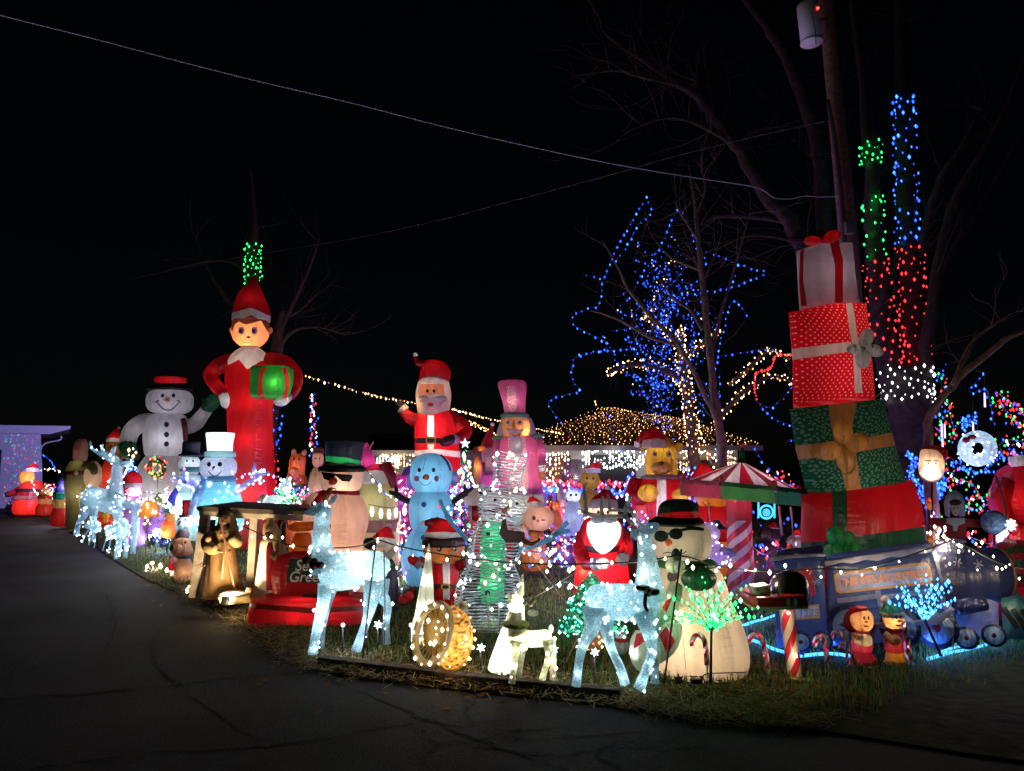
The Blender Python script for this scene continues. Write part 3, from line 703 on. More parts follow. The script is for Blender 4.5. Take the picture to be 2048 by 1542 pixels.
f.add('hat', join(f.loft([(868, 764, 30), (870, 752, 32), (871, 740, 30), (869, 728, 24), (864, 721, 14), (862, 719, 3)])), red)
f.add('hat_tip', f.tube([(862, 732, 0, 12), (846, 728, .05, 9), (836, 726, .05, 6), (832, 718, .05, 4.5), (831, 713, .05, 4)]), red)
f.add('pompom', f.ball(831, 710, 5), whi)
f.add('arm', f.tube([(845, 842, 0, 16), (825, 838, .05, 13), (810, 826, .1, 10), (804, 818, .1, 9)]), red)
f.add('cuff', f.tube([(810, 822, .1, 11), (803, 815, .1, 11)]), whi); f.add('mitten', f.tube([(804, 816, .1, 7), (799, 806, .1, 9), (796, 798, .1, 7), (795, 795, .1, 2)]), fabric((.015, .015, .016), .2))
f.add('arm', f.tube([(898, 838, 0, 17), (922, 850, .1, 16), (932, 864, .2, 13), (920, 876, .35, 12), (908, 880, .45, 10)]), red)
f.add('cuff', f.tube([(913, 879, .42, 11), (905, 878, .5, 11)]), whi); f.add('mitten', f.tube([(906, 878, .5, 9), (893, 882, .6, 10), (884, 886, .65, 7), (881, 886, .65, 2)]), fabric((.02, .02, .022), .2))
f.lamp(872, 890, 42, .6, (1, .8, .6), w=.1); f.lamp(866, 820, 32, .55, (1, .86, .78)); f.lamp(863, 783, 30, .5, (1, .75, .6)); f.lamp(868, 740, 30, .22); f.lamp(878, 960, 46, .5); f.lamp(820, 832, 13, .4, w=.08); f.lamp(920, 858, 14, .22, w=.2); f.lamp(866, 855, 40, .5, w=.3)
# -- pink nutcracker
f = F('inflatable_nutcracker', 'pink inflatable nutcracker with mint brim and shoulders and a tall pink hat', 'inflatable nutcracker', 1035, 16)
pink = fabric((.8, .16, .34)); mint = fabric((.2, .55, .33)); skin_n = fabric((.9, .42, .16)); print_p = dotted((.8, .5, .45), (.5, .08, .2), 26, .33)
f.add('legs', f.loft([(1045, 1086, 30), (1045, 1078, 40), (1046, 1040, 43), (1046, 1005, 42), (1045, 975, 40)]), fabric((.5, .55, .35)))
b = f.add('body', f.loft([(1044, 992, 36), (1043, 985, 43), (1041, 950, 40), (1038, 905, 40), (1036, 882, 38), (1035, 872, 24)]), pink)
f.cut(b, [(1016, 870), (1050, 870), (1054, 920), (1058, 990), (1018, 990)], 'shirt_front', print_p)
hd_ = f.add('head', f.loft([(1032, 882, 16), (1032, 874, 25), (1032, 856, 29), (1031, 838, 28), (1030, 830, 22)]), skin_n)
for x, y in ((1006, 858), (1060, 858)): f.add('hair', f.loft([(x - (4 if x < 1030 else -5), 874, 4), (x - (4 if x < 1030 else -4), 868, 9), (x, 850, 8), (x + (2 if x < 1030 else -2), 836, 5)]), fabric((.75, .68, .66)))
f.add('beard', f.loft([(1034, 906, 8, .5, .36), (1034, 898, 12, .5, .38), (1032, 880, 12, .5, .4), (1030, 870, 9, .5, .4)]), fabric((.7, .62, .6)))
for x, s_ in ((1020, -1), (1040, 1)): f.add('moustache', f.tube([(1030, 862, .42, 4), (x, 863, .42, 4.5), (x + s_ * 7, 857, .4, 1.5)]), fabric((.75, .6, .55)))
f.add('nose', f.tube([(1028, 842, .3, 2), (1027, 850, .36, 3.5), (1028, 856, .36, 3)]), fabric((.8, .25, .08)))
for x in (1016, 1039): f.dot('eye', x, 845, 4.5, 5, fabric((.8, .75, .8))); f.dot('iris', x, 845, 2.6, 3.2, solid((.1, .06, .3)), off=.015)
f.stroke('mouth', [(1022, 867), (1030, 870), (1042, 867)], 2.5, solid((.5, .05, .03)))
h_ = f.add('hat', f.loft([(1030, 836, 20), (1030, 828, 21), (1028, 805, 23), (1026, 785, 27), (1024, 770, 29), (1024, 763, 26), (1024, 760, 14)]), pink)
f.cut(h_, [(1012, 772), (1031, 772), (1034, 822), (1017, 822)], 'hat_panel', print_p)
f.add('hat_brim', f.loft([(1030, 838, 22), (1030, 836, 28), (1030, 830, 29), (1030, 826, 24)]), mint)
for x, y in ((997, 877), (1075, 872)): f.add('shoulder_pad', f.ball(x, y, 14, 5), mint)
f.add('arm', f.tube([(1076, 880, 0, 9), (1081, 900, .03, 10), (1083, 930, .06, 9)]), pink); f.add('cuff', f.tube([(1083, 928, .06, 9.5), (1083, 945, .08, 9.5)]), whi); f.add('hand', f.tube([(1083, 944, .08, 8), (1083, 954, .1, 8), (1083, 960, .1, 3)]), skin_n)
f.add('arm', f.tube([(997, 880, 0, 9), (993, 900, .05, 9), (992, 930, .1, 8)]), pink)
f.lamp(1040, 915, 38, .55, (1, .8, .7)); f.lamp(1046, 862, 22, .9, (1, .7, .35), w=.1); f.lamp(1026, 800, 24, .45, (1, .85, .85)); f.lamp(1082, 905, 9, .6, w=.05); f.lamp(1083, 938, 8, .6, w=.07); f.lamp(1045, 1010, 38, .5); f.lamp(994, 905, 8, .5, w=.05); f.lamp(1030, 832, 24, .5); f.lamp(1060, 857, 6, .5); f.lamp(1005, 857, 6, .5); f.lamp(1034, 890, 8, .5, w=.38); f.lamp(1042, 960, 38, .6)
# -- top hat snowman with sunglasses
f = F('inflatable_snowman', 'peach lit inflatable snowman in sunglasses and black top hat with a green band', 'inflatable snowman', 668, 9.6)
pch = fabric((.82, .56, .44))
b = f.add('body', f.loft([(668, 1190, 46), (668, 1182, 60), (668, 1140, 62), (667, 1104, 57), (666, 1082, 60), (667, 1045, 69), (667, 1010, 64), (670, 988, 46), (672, 980, 28)]), pch)
hd_ = f.add('head', f.ball(683, 953, 43, 36, e=.75), pch)
f.add('scarf', f.loft([(676, 992, 37), (676, 990, 43), (678, 983, 41), (679, 980, 34)]), fabric((.5, .01, .02)))
f.add('scarf_tail', f.tube([(645, 988, .25, 6), (636, 1000, .34, 7), (628, 1010, .36, 7), (624, 1013, .36, 3)]), fabric((.5, .01, .02)))
hm = fabric((.012, .014, .02), .25)
f.add('hat_brim', f.loft([(684, 944, 44), (684, 940, 47), (684, 934, 45), (684, 930, 36)], dr=.95), hm)
h_ = f.add('hat', f.loft([(686, 936, 36), (687, 925, 35), (688, 905, 37), (689, 886, 38), (689, 883, 34), (689, 881, 12)]), hm)
f.cut(h_, [(640, 911), (690, 915), (735, 924), (735, 938), (690, 930), (640, 925)], 'hat_band', fabric((.02, .36, .08)), True)
f.on('sunglasses', [(646, 944), (675, 948), (704, 950), (704, 955), (698, 963), (685, 962), (677, 955), (672, 951), (668, 957), (660, 961), (650, 957)], solid((.02, .016, .014), .25), off=.03)
f.add('nose', f.tube([(668, 962, .26, 7), (664, 964, .36, 6), (659, 966, .46, 2)]), fabric((.7, .06, .02)))
f.stroke('mouth', [(664, 978), (670, 976), (672, 982), (668, 984)], 1.6)
for y in (1052,): f.dot('button', 656, y, 6, 7)
f.lamp(688, 968, 30, .75, (1, .82, .66), w=.1); f.lamp(668, 1120, 55, .8, (1, .62, .45), w=.1); f.lamp(668, 1040, 62, .4, (1, .8, .65)); f.lamp(690, 905, 36, .9, (.8, .9, 1)); f.lamp(676, 986, 40, .4)
# -- blue snowman with earmuffs
f = F('inflatable_snowman', 'pale blue glowing inflatable snowman wearing lavender earmuffs', 'inflatable snowman', 858, 10.2)
blu = fabric((.28, .68, .92))
f.add('base', f.loft([(852, 1172, 26), (852, 1165, 38), (851, 1140, 46), (852, 1105, 47), (858, 1070, 40), (860, 1058, 30)]), blu)
f.add('torso', f.loft([(860, 1066, 26), (861, 1055, 38), (862, 1025, 44), (862, 1000, 42), (862, 985, 32), (862, 978, 18)]), blu)
f.add('head', f.loft([(862, 988, 20), (862, 983, 30), (863, 965, 41), (863, 945, 43), (862, 925, 38), (861, 911, 24), (861, 906, 8)]), blu)
for x, y in ((820, 962), (908, 957)): f.add('earmuff', f.ball(x, y, 9 if x < 850 else 11, 16), fabric((.32, .3, .75)))
f.stroke('headband', [(880, 912), (892, 925), (899, 942)], 4, solid((.02, .05, .12)), off=.02)
tw = solid((.04, .018, .016), .8, .3)
f.add('arm', join(f.tube([(826, 1004, 0, 6), (806, 998, .05, 6), (792, 988, .08, 7)]), f.tube([(794, 990, .08, 5), (783, 985, .08, 4), (778, 982, .08, 2)]), f.tube([(794, 990, .08, 5), (792, 975, .08, 3.5), (791, 970, .08, 2)])), tw)
f.add('arm', join(f.tube([(898, 1010, 0, 6), (918, 995, .05, 6), (932, 985, .08, 7)]), f.tube([(930, 986, .08, 5), (943, 978, .08, 3), (946, 974, .08, 2)]), f.tube([(930, 986, .08, 4), (930, 972, .08, 3), (929, 968, .08, 2)])), tw)
for x in (839, 867): f.dot('eye', x, 940, 3.5, 4.5)
for x in (834, 873): f.dot('cheek', x, 957, 5, 6, fabric((.7, .2, .3)))
f.add('nose', f.tube([(853, 954, .28, 6), (849, 955, .36, 4), (846, 956, .42, 1.5)]), fabric((.8, .28, .1)))
smile(f, 851, 969, 12, 7, 1.4, solid((.02, .06, .2)))
for y in (1009, 1076): f.dot('button', 848 if y < 1050 else 847, y, 5, 5.5, solid((.02, .06, .4)))
f.stroke('seam', [(852, 916), (848, 930), (846, 942)], .9, solid((.02, .1, .2)))
f.lamp(862, 955, 36, .8, (.85, .95, 1)); f.lamp(862, 1022, 40, .5, (.85, .95, 1)); f.lamp(852, 1115, 42, .5, (.85, .95, 1)); f.lamp(820, 962, 8, .5); f.lamp(908, 957, 9, .5)
# -- small santa child
f = F('inflatable_child', 'small inflatable child in a santa suit with brown face and arms held out', 'inflatable figure', 890, 8.8)
brn = fabric((.42, .15, .045)); 
b = f.add('body', f.loft([(888, 1196, 22), (889, 1186, 27), (890, 1170, 27), (891, 1150, 27), (891, 1130, 24), (891, 1120, 14)]), red)
for x in (876, 903): f.add('leg', f.loft([(x, 1210, 10), (x, 1205, 13), (x, 1190, 13), (x, 1184, 9)]), red)
f.cut(b, [(885, 1118), (900, 1118), (900, 1200), (886, 1200)], 'coat_front', whi)
f.on('belt', [(862, 1168), (918, 1169), (918, 1178), (862, 1177)], solid((.05, .035, .012)))
f.on('buckle', circ(891, 1173, 9, 7), solid((.75, .42, .03), .4), off=.02); f.on('buckle_hole', circ(891, 1173, 5, 4), black, off=.03)
f.add('head', f.ball(888, 1097, 41, 27, e=.75), brn)
f.add('hair', f.loft([(888, 1092, 40), (888, 1086, 43), (888, 1076, 41), (888, 1068, 30)], e=.8), fabric((.06, .02, .012), .3))
h_ = f.add('hat', f.loft([(888, 1080, 34), (888, 1076, 39), (888, 1066, 38), (886, 1055, 31), (882, 1044, 20), (880, 1038, 8), (879, 1036, 2)]), red)
f.cut(h_, [(840, 1086), (840, 1066), (888, 1063), (935, 1068), (935, 1086)], 'hat_band', whi, True)
f.add('hat_tip', f.tube([(876, 1046, 0, 12), (862, 1046, .05, 9), (850, 1046, .05, 5)]), red); f.add('pompom', f.ball(847, 1046, 5), whi)
for x in (879, 908): f.dot('eye', x, 1098, 5, 5.5, solid((.02, .012, .01), .2)); f.dot('eye_glint', x - 1, 1097, 2.4, 2.6, whi, off=.014)
smile(f, 896, 1113, 9, 4, 1.8, solid((.12, .02, .01)))
f.add('collar', f.ball(891, 1124, 22, 6), whi)
f.add('arm', f.tube([(872, 1132, 0, 10), (850, 1127, .06, 10), (838, 1120, .1, 9)]), red); f.add('cuff', f.tube([(842, 1130, .08, 11), (833, 1122, .1, 11)]), whi); f.add('mitten', f.tube([(834, 1124, .1, 8), (824, 1119, .12, 9), (819, 1112, .12, 5)]), red)
f.add('arm', f.tube([(908, 1134, 0, 10), (928, 1128, .06, 10), (936, 1124, .1, 9)]), red); f.add('cuff', f.tube([(932, 1128, .08, 10), (943, 1120, .1, 10)]), whi); f.add('mitten', f.tube([(941, 1121, .1, 7), (948, 1112, .12, 7), (950, 1106, .12, 3)]), red)
f.lamp(891, 1155, 24, .55); f.lamp(888, 1104, 26, .9, (1, .7, .4), w=.05); f.lamp(886, 1062, 30, .4); f.lamp(840, 1125, 9, .5, w=.08); f.lamp(935, 1124, 9, .4, w=.08)
# -- bright kneeling santa with sack
f = F('inflatable_santa', 'brightly lit inflatable santa with a dark sack, glowing white behind the twinkling green tree', 'inflatable santa', 1205, 9)
b = f.add('body', f.loft([(1205, 1206, 34), (1205, 1198, 52), (1204, 1165, 55), (1204, 1120, 50), (1204, 1075, 48), (1204, 1045, 38), (1204, 1030, 20)]), red)
f.on('belt', [(1150, 1088), (1204, 1096), (1258, 1088), (1258, 1100), (1204, 1108), (1150, 1100)], solid((.02, .012, .02)))
f.cut(b, [(1194, 1040), (1212, 1040), (1214, 1094), (1192, 1094)], 'coat_front', whi)
f.add('head', f.ball(1206, 1030, 30, 32), fabric((.85, .5, .36)))
f.add('beard', f.loft([(1206, 1108, 4, .6, .36), (1207, 1098, 16, .6, .36), (1208, 1078, 29, .62, .33), (1208, 1056, 33, .62, .3), (1207, 1042, 27, .6, .28), (1207, 1038, 12, .6, .28)]), whi); f.add('moustache', f.ball(1195, 1040, 14, 7, w=.4), whi); f.add('moustache', f.ball(1219, 1040, 14, 7, w=.4), whi)
for x in (1197, 1215): f.dot('eye', x, 1024, 3, 4, objs=[c for c in f.r.children if c.name.startswith('head')])
f.add('nose', f.ball(1206, 1032, 4, 4, w=.2), fabric((.85, .4, .3)))
santa_hat(f, 1206, 1012, 30, 34, 10)
f.add('arm', f.tube([(1168, 1070, 0, 15), (1160, 1100, .12, 15), (1172, 1126, .35, 13), (1195, 1128, .45, 11)]), red); f.add('cuff', f.tube([(1186, 1128, .42, 12), (1196, 1128, .46, 12)]), whi); f.add('mitten', f.tube([(1196, 1128, .46, 10), (1212, 1126, .5, 10), (1218, 1124, .5, 4)]), whi)
f.add('arm', f.tube([(1238, 1066, 0, 15), (1252, 1090, .12, 15), (1246, 1115, .3, 12)]), red); f.add('cuff', f.tube([(1248, 1112, .28, 12), (1242, 1124, .34, 12)]), whi)
f.add('sack', f.ball(1270, 1124, 28, 44, w=-.1), fabric((.07, .02, .02), .3))
f.lamp(1207, 1062, 28, 5, (1, .93, .82), w=.36); f.lamp(1206, 1022, 26, 2.6, (1, .9, .8)); f.lamp(1204, 1125, 45, 2.2, (1, .75, .72)); f.lamp(1180, 1085, 30, 1.2, (1, .75, .72)); f.lamp(1230, 1150, 30, 1.2, (1, .75, .72)); f.lamp(1244, 1098, 13, 1.6, w=.2); f.lamp(1165, 1100, 14, .6, w=.15); f.lamp(1191, 1128, 10, 1.5, w=.44); f.lamp(1207, 1127, 9, 1.6, w=.5); f.lamp(1207, 1002, 22, .6)
# -- large snowman at the corner
f = F('inflatable_snowman', 'cream inflatable snowman with round sunglasses and red banded hat behind the green twig tree', 'inflatable snowman', 1388, 5.95)
crm = fabric((.8, .66, .52))
b = f.add('body', f.loft([(1390, 1350, 84), (1390, 1344, 99), (1391, 1310, 103), (1391, 1275, 98), (1390, 1240, 88), (1386, 1200, 74), (1383, 1165, 66), (1378, 1138, 58), (1372, 1122, 42), (1370, 1114, 24)], dr=.8), crm)
f.add('head', f.ball(1362, 1081, 58, 44, e=.7, dr=.8), crm)
hm2 = fabric((.01, .02, .016), .2)
f.add('hat_brim', f.loft([(1352, 1052, 40), (1352, 1049, 53), (1352, 1044, 55), (1354, 1036, 46), (1354, 1032, 38)]), hm2)
h_ = f.add('hat', f.loft([(1355, 1042, 41), (1356, 1030, 41), (1357, 1012, 38), (1358, 1001, 26), (1358, 998, 8)]), hm2)
f.cut(h_, [(1300, 1045), (1300, 1028), (1355, 1024), (1410, 1022), (1410, 1036), (1355, 1038)], 'hat_band', fabric((.6, .01, .02)), True)
f.dot('sunglass_lens', 1324, 1073, 13, 11, solid((.012, .02, .018), .2), off=.015); f.dot('sunglass_lens', 1352, 1068, 13, 11, solid((.012, .02, .018), .2), off=.015)
f.stroke('sunglass_arm', [(1360, 1062), (1380, 1058), (1406, 1060)], 6, solid((.012, .02, .018), .3), off=.015); f.stroke('sunglass_bridge', [(1332, 1071), (1338, 1068), (1344, 1068)], 4, solid((.012, .02, .018), .3), off=.015)
f.add('nose', f.ball(1337, 1085, 7, 7, w=.3), fabric((.75, .16, .03)))
f.stroke('mouth', [(1326, 1107), (1336, 1104), (1350, 1107), (1366, 1106), (1372, 1101)], 1.8)
f.add('scarf', f.loft([(1374, 1136, 50), (1374, 1132, 58), (1374, 1124, 57), (1373, 1118, 48)], dr=.8), fabric((.02, .2, .05)))
f.add('mitten', f.ball(1398, 1158, 34, 22, w=.26, dr=.5), fabric((.01, .1, .035), .3)); f.add('mitten', f.ball(1352, 1112, 9, 14, w=.36, dr=.6), fabric((.01, .04, .03), .3))
f.dot('button', 1345, 1153, 10, 11, solid((.03, .015, .012)))
pg = fabric((.5, .62, .45))
for pl, rd in (([(1352, 1170, .24, 13), (1342, 1200, .3, 18), (1328, 1232, .34, 20), (1318, 1262, .36, 13)], [(1345, 1195), (1333, 1225), (1324, 1215), (1334, 1200)]), ([(1352, 1245, .36, 12), (1338, 1268, .4, 24), (1322, 1295, .42, 24), (1306, 1322, .42, 12)], [(1332, 1252), (1350, 1282), (1335, 1310), (1318, 1272)]), ([(1286, 1262, .34, 14), (1286, 1290, .36, 26), (1294, 1322, .36, 26), (1306, 1345, .34, 10)], [(1272, 1268), (1296, 1262), (1290, 1282), (1266, 1300)])):
    t_ = f.add('scarf_tail', f.tube(pl), pg); f.cut(t_, rd, 'scarf_patch', fabric((.6, .02, .03)))
f.add('scarf_knot', f.ball(1350, 1132, 18, 14, w=.34), fabric((.5, .6, .45)))
f.stroke('seam', [(1362, 1225), (1366, 1270), (1372, 1340)], 1, solid((.2, .12, .08)))
f.lamp(1368, 1300, 80, .5, (1, .78, .55), w=.1); f.lamp(1352, 1250, 70, .28, (1, .75, .5), w=.15); f.lamp(1395, 1180, 60, .26, (1, .92, .7)); f.lamp(1362, 1085, 44, .36, (1, .93, .75)); f.lamp(1430, 1300, 60, .22, (1, .8, .6)); f.lamp(1338, 1270, 20, .5, w=.4); f.lamp(1288, 1295, 22, .5, w=.36); f.lamp(1338, 1215, 15, .4, w=.32); f.lamp(1356, 1022, 36, .3); f.lamp(1350, 1132, 12, .4, w=.34)
# -- stack of presents
f = F('inflatable_presents', 'tall leaning inflatable tower of four wrapped presents with puffy bows', 'inflatable presents', 1700, 8.7)
rb = fabric((.5, .008, .014)); wb = fabric((.7, .56, .6)); gr = (.012, .11, .045)
g1 = f.add('gift_box', puff(f, [(1601, 992), (1828, 962), (1846, 1010), (1860, 1106), (1850, 1175), (1606, 1180), (1598, 1080)], .52, 1.25), rb)
g2 = f.add('gift_box', puff(f, [(1577, 816), (1768, 795), (1790, 880), (1814, 966), (1700, 990), (1612, 986), (1590, 900)], .45, 1.1), dotted((.012, .09, .045), (.13, .2, .16), 18, .3))
g3 = f.add('gift_box', puff(f, [(1576, 622), (1660, 604), (1734, 602), (1744, 700), (1752, 794), (1585, 808), (1584, 720)], .36, .9), dotted((.6, .008, .02), (.85, .5, .48), 15, .16))
g4 = f.add('gift_box', puff(f, [(1592, 500), (1640, 484), (1706, 482), (1712, 545), (1720, 606), (1598, 612), (1595, 555)], .26, .7), wb)
dg = fabric((.012, .07, .03)); tan = fabric((.5, .2, .07)); gry = fabric((.55, .5, .48))
f.cut(g1, [(1664, 975), (1694, 972), (1696, 1185), (1666, 1185)], 'ribbon', dg); f.cut(g1, [(1590, 1085), (1664, 1082), (1664, 1108), (1590, 1112)], 'ribbon', dg); f.cut(g1, [(1697, 1075), (1870, 1050), (1870, 1082), (1697, 1108)], 'ribbon', dg)
f.cut(g2, [(1655, 795), (1716, 792), (1704, 855), (1724, 990), (1695, 990), (1672, 900), (1662, 850)], 'ribbon', tan); f.cut(g2, [(1585, 892), (1668, 884), (1674, 910), (1592, 920)], 'ribbon', tan); f.cut(g2, [(1706, 880), (1800, 862), (1808, 888), (1712, 904)], 'ribbon', tan)
f.cut(g3, [(1570, 700), (1702, 683), (1704, 702), (1570, 722)], 'ribbon', gry); f.cut(g3, [(1690, 598), (1704, 598), (1718, 690), (1725, 785), (1710, 787), (1706, 700), (1698, 650)], 'ribbon', gry)
f.cut(g4, [(1600, 505), (1608, 495), (1606, 560), (1614, 612), (1602, 612), (1598, 560)], 'ribbon', rb); f.cut(g4, [(1658, 478), (1676, 478), (1686, 520), (1686, 606), (1670, 606), (1670, 530)], 'ribbon', rb)
def bow(f, cx, cy, P, w, mat):
    n_ = 0
    for dx, dy, rx, ry in P:
        L_ = math.hypot(dx, dy); ux, uy = dx / L_, dy / L_
        f.lamp(cx + dx * .8, cy + dy * .8, rx, .3, (1, .88, .75), w=w + .1)  # light added inside each loop to brighten the bow, no lamp of its own
        f.add('bow_loop', f.tube([(cx + ux * 3, cy + uy * 3, w, rx * .3), (cx + dx * .55, cy + dy * .55, w + .1, rx * .9), (cx + dx * .9, cy + dy * .9, w + .1, rx), (cx + dx * 1.25, cy + dy * 1.25, w + .05, rx * .75), (cx + dx * 1.35, cy + dy * 1.35, w, rx * .2)], 12), mat, body=False)
    f.add('bow_knot', f.ball(cx, cy, 8, 8, w=w + .05), mat, body=False)
bow(f, 1686, 892, [(-32, 12, 17, 0), (0, -34, 17, 0), (34, -8, 17, 0), (8, 36, 17, 0)], .55, fabric((.55, .25, .06), .3, wr=1.2))
bow(f, 1726, 696, [(-20, 2, 10, 0), (8, -24, 13, 0), (26, 6, 12, 0), (0, 26, 13, 0)], .46, fabric((.5, .45, .44), .3, wr=1.2))
bow(f, 1684, 1088, [(-14, -18, 17, 0), (-22, 26, 20, 0), (26, 18, 16, 0), (12, -12, 13, 0)], .75, fabric((.02, .22, .05), .35, wr=1.2))
bow(f, 1645, 484, [(22, -12, 13, 0), (-24, -2, 11, 0)], .0, rb)
f.lamp(1750, 1030, 70, .5, (1, .75, .6), w=.1); f.lamp(1640, 1060, 60, .22); f.lamp(1690, 950, 60, .42, (1, .9, .7), w=.1); f.lamp(1660, 850, 60, .08, w=.01); f.lamp(1668, 640, 45, .55, (1, .75, .55), w=.1); f.lamp(1665, 745, 55, .75, (1, .8, .75), w=.0); f.lamp(1655, 550, 45, .3, (1, .85, .9)); f.lamp(1760, 1100, 60, .4)
f.lamp(1660, 480, 12, .3, w=.05)
# -- golden bear in santa suit
f = F('inflatable_bear', 'inflatable golden bear in a red santa suit and hat behind the striped canopy', 'inflatable bear', 1322, 13)
gold = fabric((.72, .42, .03))
b = f.add('body', f.loft([(1322, 1122, 30), (1322, 1112, 48), (1322, 1060, 56), (1322, 1010, 58), (1322, 975, 52), (1323, 955, 40), (1323, 948, 24)]), red)
f.cut(b, [(1314, 950), (1332, 950), (1336, 1125), (1312, 1125)], 'coat_front', whi)
f.add('collar', f.ball(1323, 958, 42, 12, e=.9), whi)
f.add('head', f.loft([(1323, 966, 16), (1323, 960, 26), (1323, 940, 32), (1322, 915, 31), (1322, 895, 28), (1321, 880, 24), (1321, 874, 12)]), gold)
f.add('muzzle', f.ball(1323, 936, 20, 13, w=.22, dr=.7), fabric((.8, .52, .1)))
f.add('nose', f.ball(1322, 927, 6, 4, w=.42), solid((.03, .015, .01), .3))
for x in (1309, 1337): f.dot('eye', x, 908, 5, 5.5, whi); f.dot('pupil', x + 1, 909, 2.6, 3, black, off=.014)
smile(f, 1323, 946, 14, 4, 1.6, solid((.12, .06, .01)))
for x in (1287, 1357): f.add('ear', f.ball(x, 894, 9, 9, dr=.5), gold)
santa_hat(f, 1313, 893, 31, 38, -6, pom=False); f.add('pompom', f.ball(1274, 889, 6), whi); f.add('hat_tip', f.tube([(1300, 866, 0, 10), (1286, 872, .1, 7), (1276, 884, .12, 4)]), red)
f.add('arm', f.tube([(1275, 965, 0, 17), (1266, 990, .15, 16), (1285, 998, .45, 13)]), red); f.add('paw', f.ball(1296, 986, 20, 17, w=.5, dr=.6), gold)
f.add('arm', f.tube([(1368, 968, 0, 17), (1382, 985, .15, 15), (1366, 998, .4, 12)]), red); f.add('paw', f.ball(1362, 992, 18, 14, w=.46, dr=.6), gold)
f.lamp(1322, 945, 28, 1.0, (1, .85, .5)); f.lamp(1322, 905, 27, .5, (1, .85, .5)); f.lamp(1322, 1000, 50, .6); f.lamp(1312, 880, 24, .4); f.lamp(1296, 986, 14, .6, w=.5); f.lamp(1362, 992, 13, .6, w=.46); f.lamp(1272, 985, 13, .5, w=.12); f.lamp(1376, 985, 13, .4, w=.12)
# ================================================================ LIT ACRYLIC AND WIRE FIGURES
ice = crystal((.58, .9, 1.0), .18, bs=.9, bsc=70, lo=.55); ice_w = crystal((.85, .95, .98), .1)
whwire = solid((.7, .72, .72), .5); blackm = solid((.01, .01, .01), .5)
# -- doe looking toward the drive
f = F('light_deer', 'white lit acrylic doe facing the drive with her raised head before the peach snowman', 'light figure', 700, 6.5, 'lit acrylic deer')
B = f.add('body', f.tube([(641, 1148, .0, 20), (652, 1146, 0, 34), (690, 1142, 0, 37), (730, 1136, 0, 34), (758, 1138, 0, 33), (771, 1142, 0, 22), (776, 1144, 0, 8)], 16), ice)
N = f.add('neck', f.tube([(655, 1140, 0, 33), (647, 1110, 0, 24), (642, 1075, 0, 18), (644, 1045, 0, 16), (646, 1022, 0, 17), (645, 1012, 0, 12)], 14), ice)
H = f.add('head', f.tube([(655, 1018, 0, 10), (643, 1020, 0, 15), (628, 1022, 0, 10), (616, 1025, 0, 6), (610, 1026, 0, 3)], 12), ice)
f.add('ear', f.slab([(655, 1008), (662, 995), (674, 986), (675, 992), (670, 1002), (662, 1010)], .06, .012), ice); f.add('ear', f.slab([(644, 1008), (646, 992), (656, 976), (664, 974), (662, 986), (652, 1008)], -.03, .012), fabric((.5, .16, .02)))
LEGS = [f.add('leg', f.tube(P, 10), ice) for P in ([(652, 1168, .08, 16), (646, 1205, .08, 12), (636, 1250, .08, 10), (628, 1288, .08, 9), (626, 1308, .08, 10)], [(662, 1172, -.1, 15), (652, 1210, -.1, 11), (643, 1255, -.1, 9), (640, 1296, -.1, 9)],
        [(748, 1160, .08, 20), (742, 1200, .08, 15), (734, 1238, .08, 9), (722, 1272, .08, 8), (712, 1302, .08, 10)], [(760, 1160, -.1, 20), (762, 1190, -.1, 15), (775, 1212, -.1, 9), (772, 1250, -.1, 7), (774, 1288, -.1, 8)])]
f.add('tail', f.tube([(765, 1120, 0, 8), (780, 1108, .02, 8), (792, 1098, .03, 5), (794, 1096, .03, 1)]), crystal((.75, .72, .68), .1))
f.add('bow', join(f.ball(628, 1128, 9, 12, w=.18), f.ball(614, 1120, 10, 9, w=.18), f.ball(640, 1130, 9, 7, w=.2)), solid((.06, .008, .012), .5), False)
f.bulbs([B, N], 52, 3.0, [COOL]); f.bulbs([H] + LEGS, 36, 2.7, [COOL])
for x, y in ((660, 1142), (700, 1140), (745, 1138)): f.lamp(x, y, 28, .95, (.8, .93, 1))
f.lamp(645, 1085, 17, 1.3, (.85, .95, 1)); f.lamp(645, 1040, 13, .9, (.8, .93, 1)); [f.lamp(x, y, 9, 1.1, (.8, .93, 1), w=w_) for x, y, w_ in ((646, 1200, .08), (634, 1255, .08), (627, 1295, .08), (744, 1185, .08), (732, 1240, .08), (717, 1285, .08), (764, 1195, -.1), (772, 1235, -.1), (648, 1230, -.1))]
# -- buck
f = F('light_deer', 'white lit acrylic buck with antlers and a dark bow looking up at the corner snowman', 'light figure', 1235, 5.4, 'lit acrylic deer')
B = f.add('body', f.tube([(1172, 1205, 0, 14), (1184, 1205, 0, 32), (1220, 1203, 0, 35), (1260, 1205, 0, 36), (1295, 1200, 0, 36), (1312, 1196, 0, 24), (1318, 1196, 0, 8)], 16), ice)
N = f.add('neck', f.tube([(1298, 1200, 0, 30), (1297, 1160, 0, 26), (1294, 1120, 0, 19), (1290, 1090, 0, 15), (1288, 1068, 0, 15)], 14), ice)
H = f.add('head', f.tube([(1274, 1062, 0, 8), (1284, 1062, 0, 16), (1298, 1058, 0, 13), (1312, 1052, 0, 8), (1318, 1050, 0, 3)], 12), ice)
f.add('ear', f.slab([(1278, 1060), (1268, 1052), (1262, 1060), (1262, 1075), (1270, 1078), (1278, 1070)], .07, .012), ice)
agl = crystal((.4, .48, .5), .25)
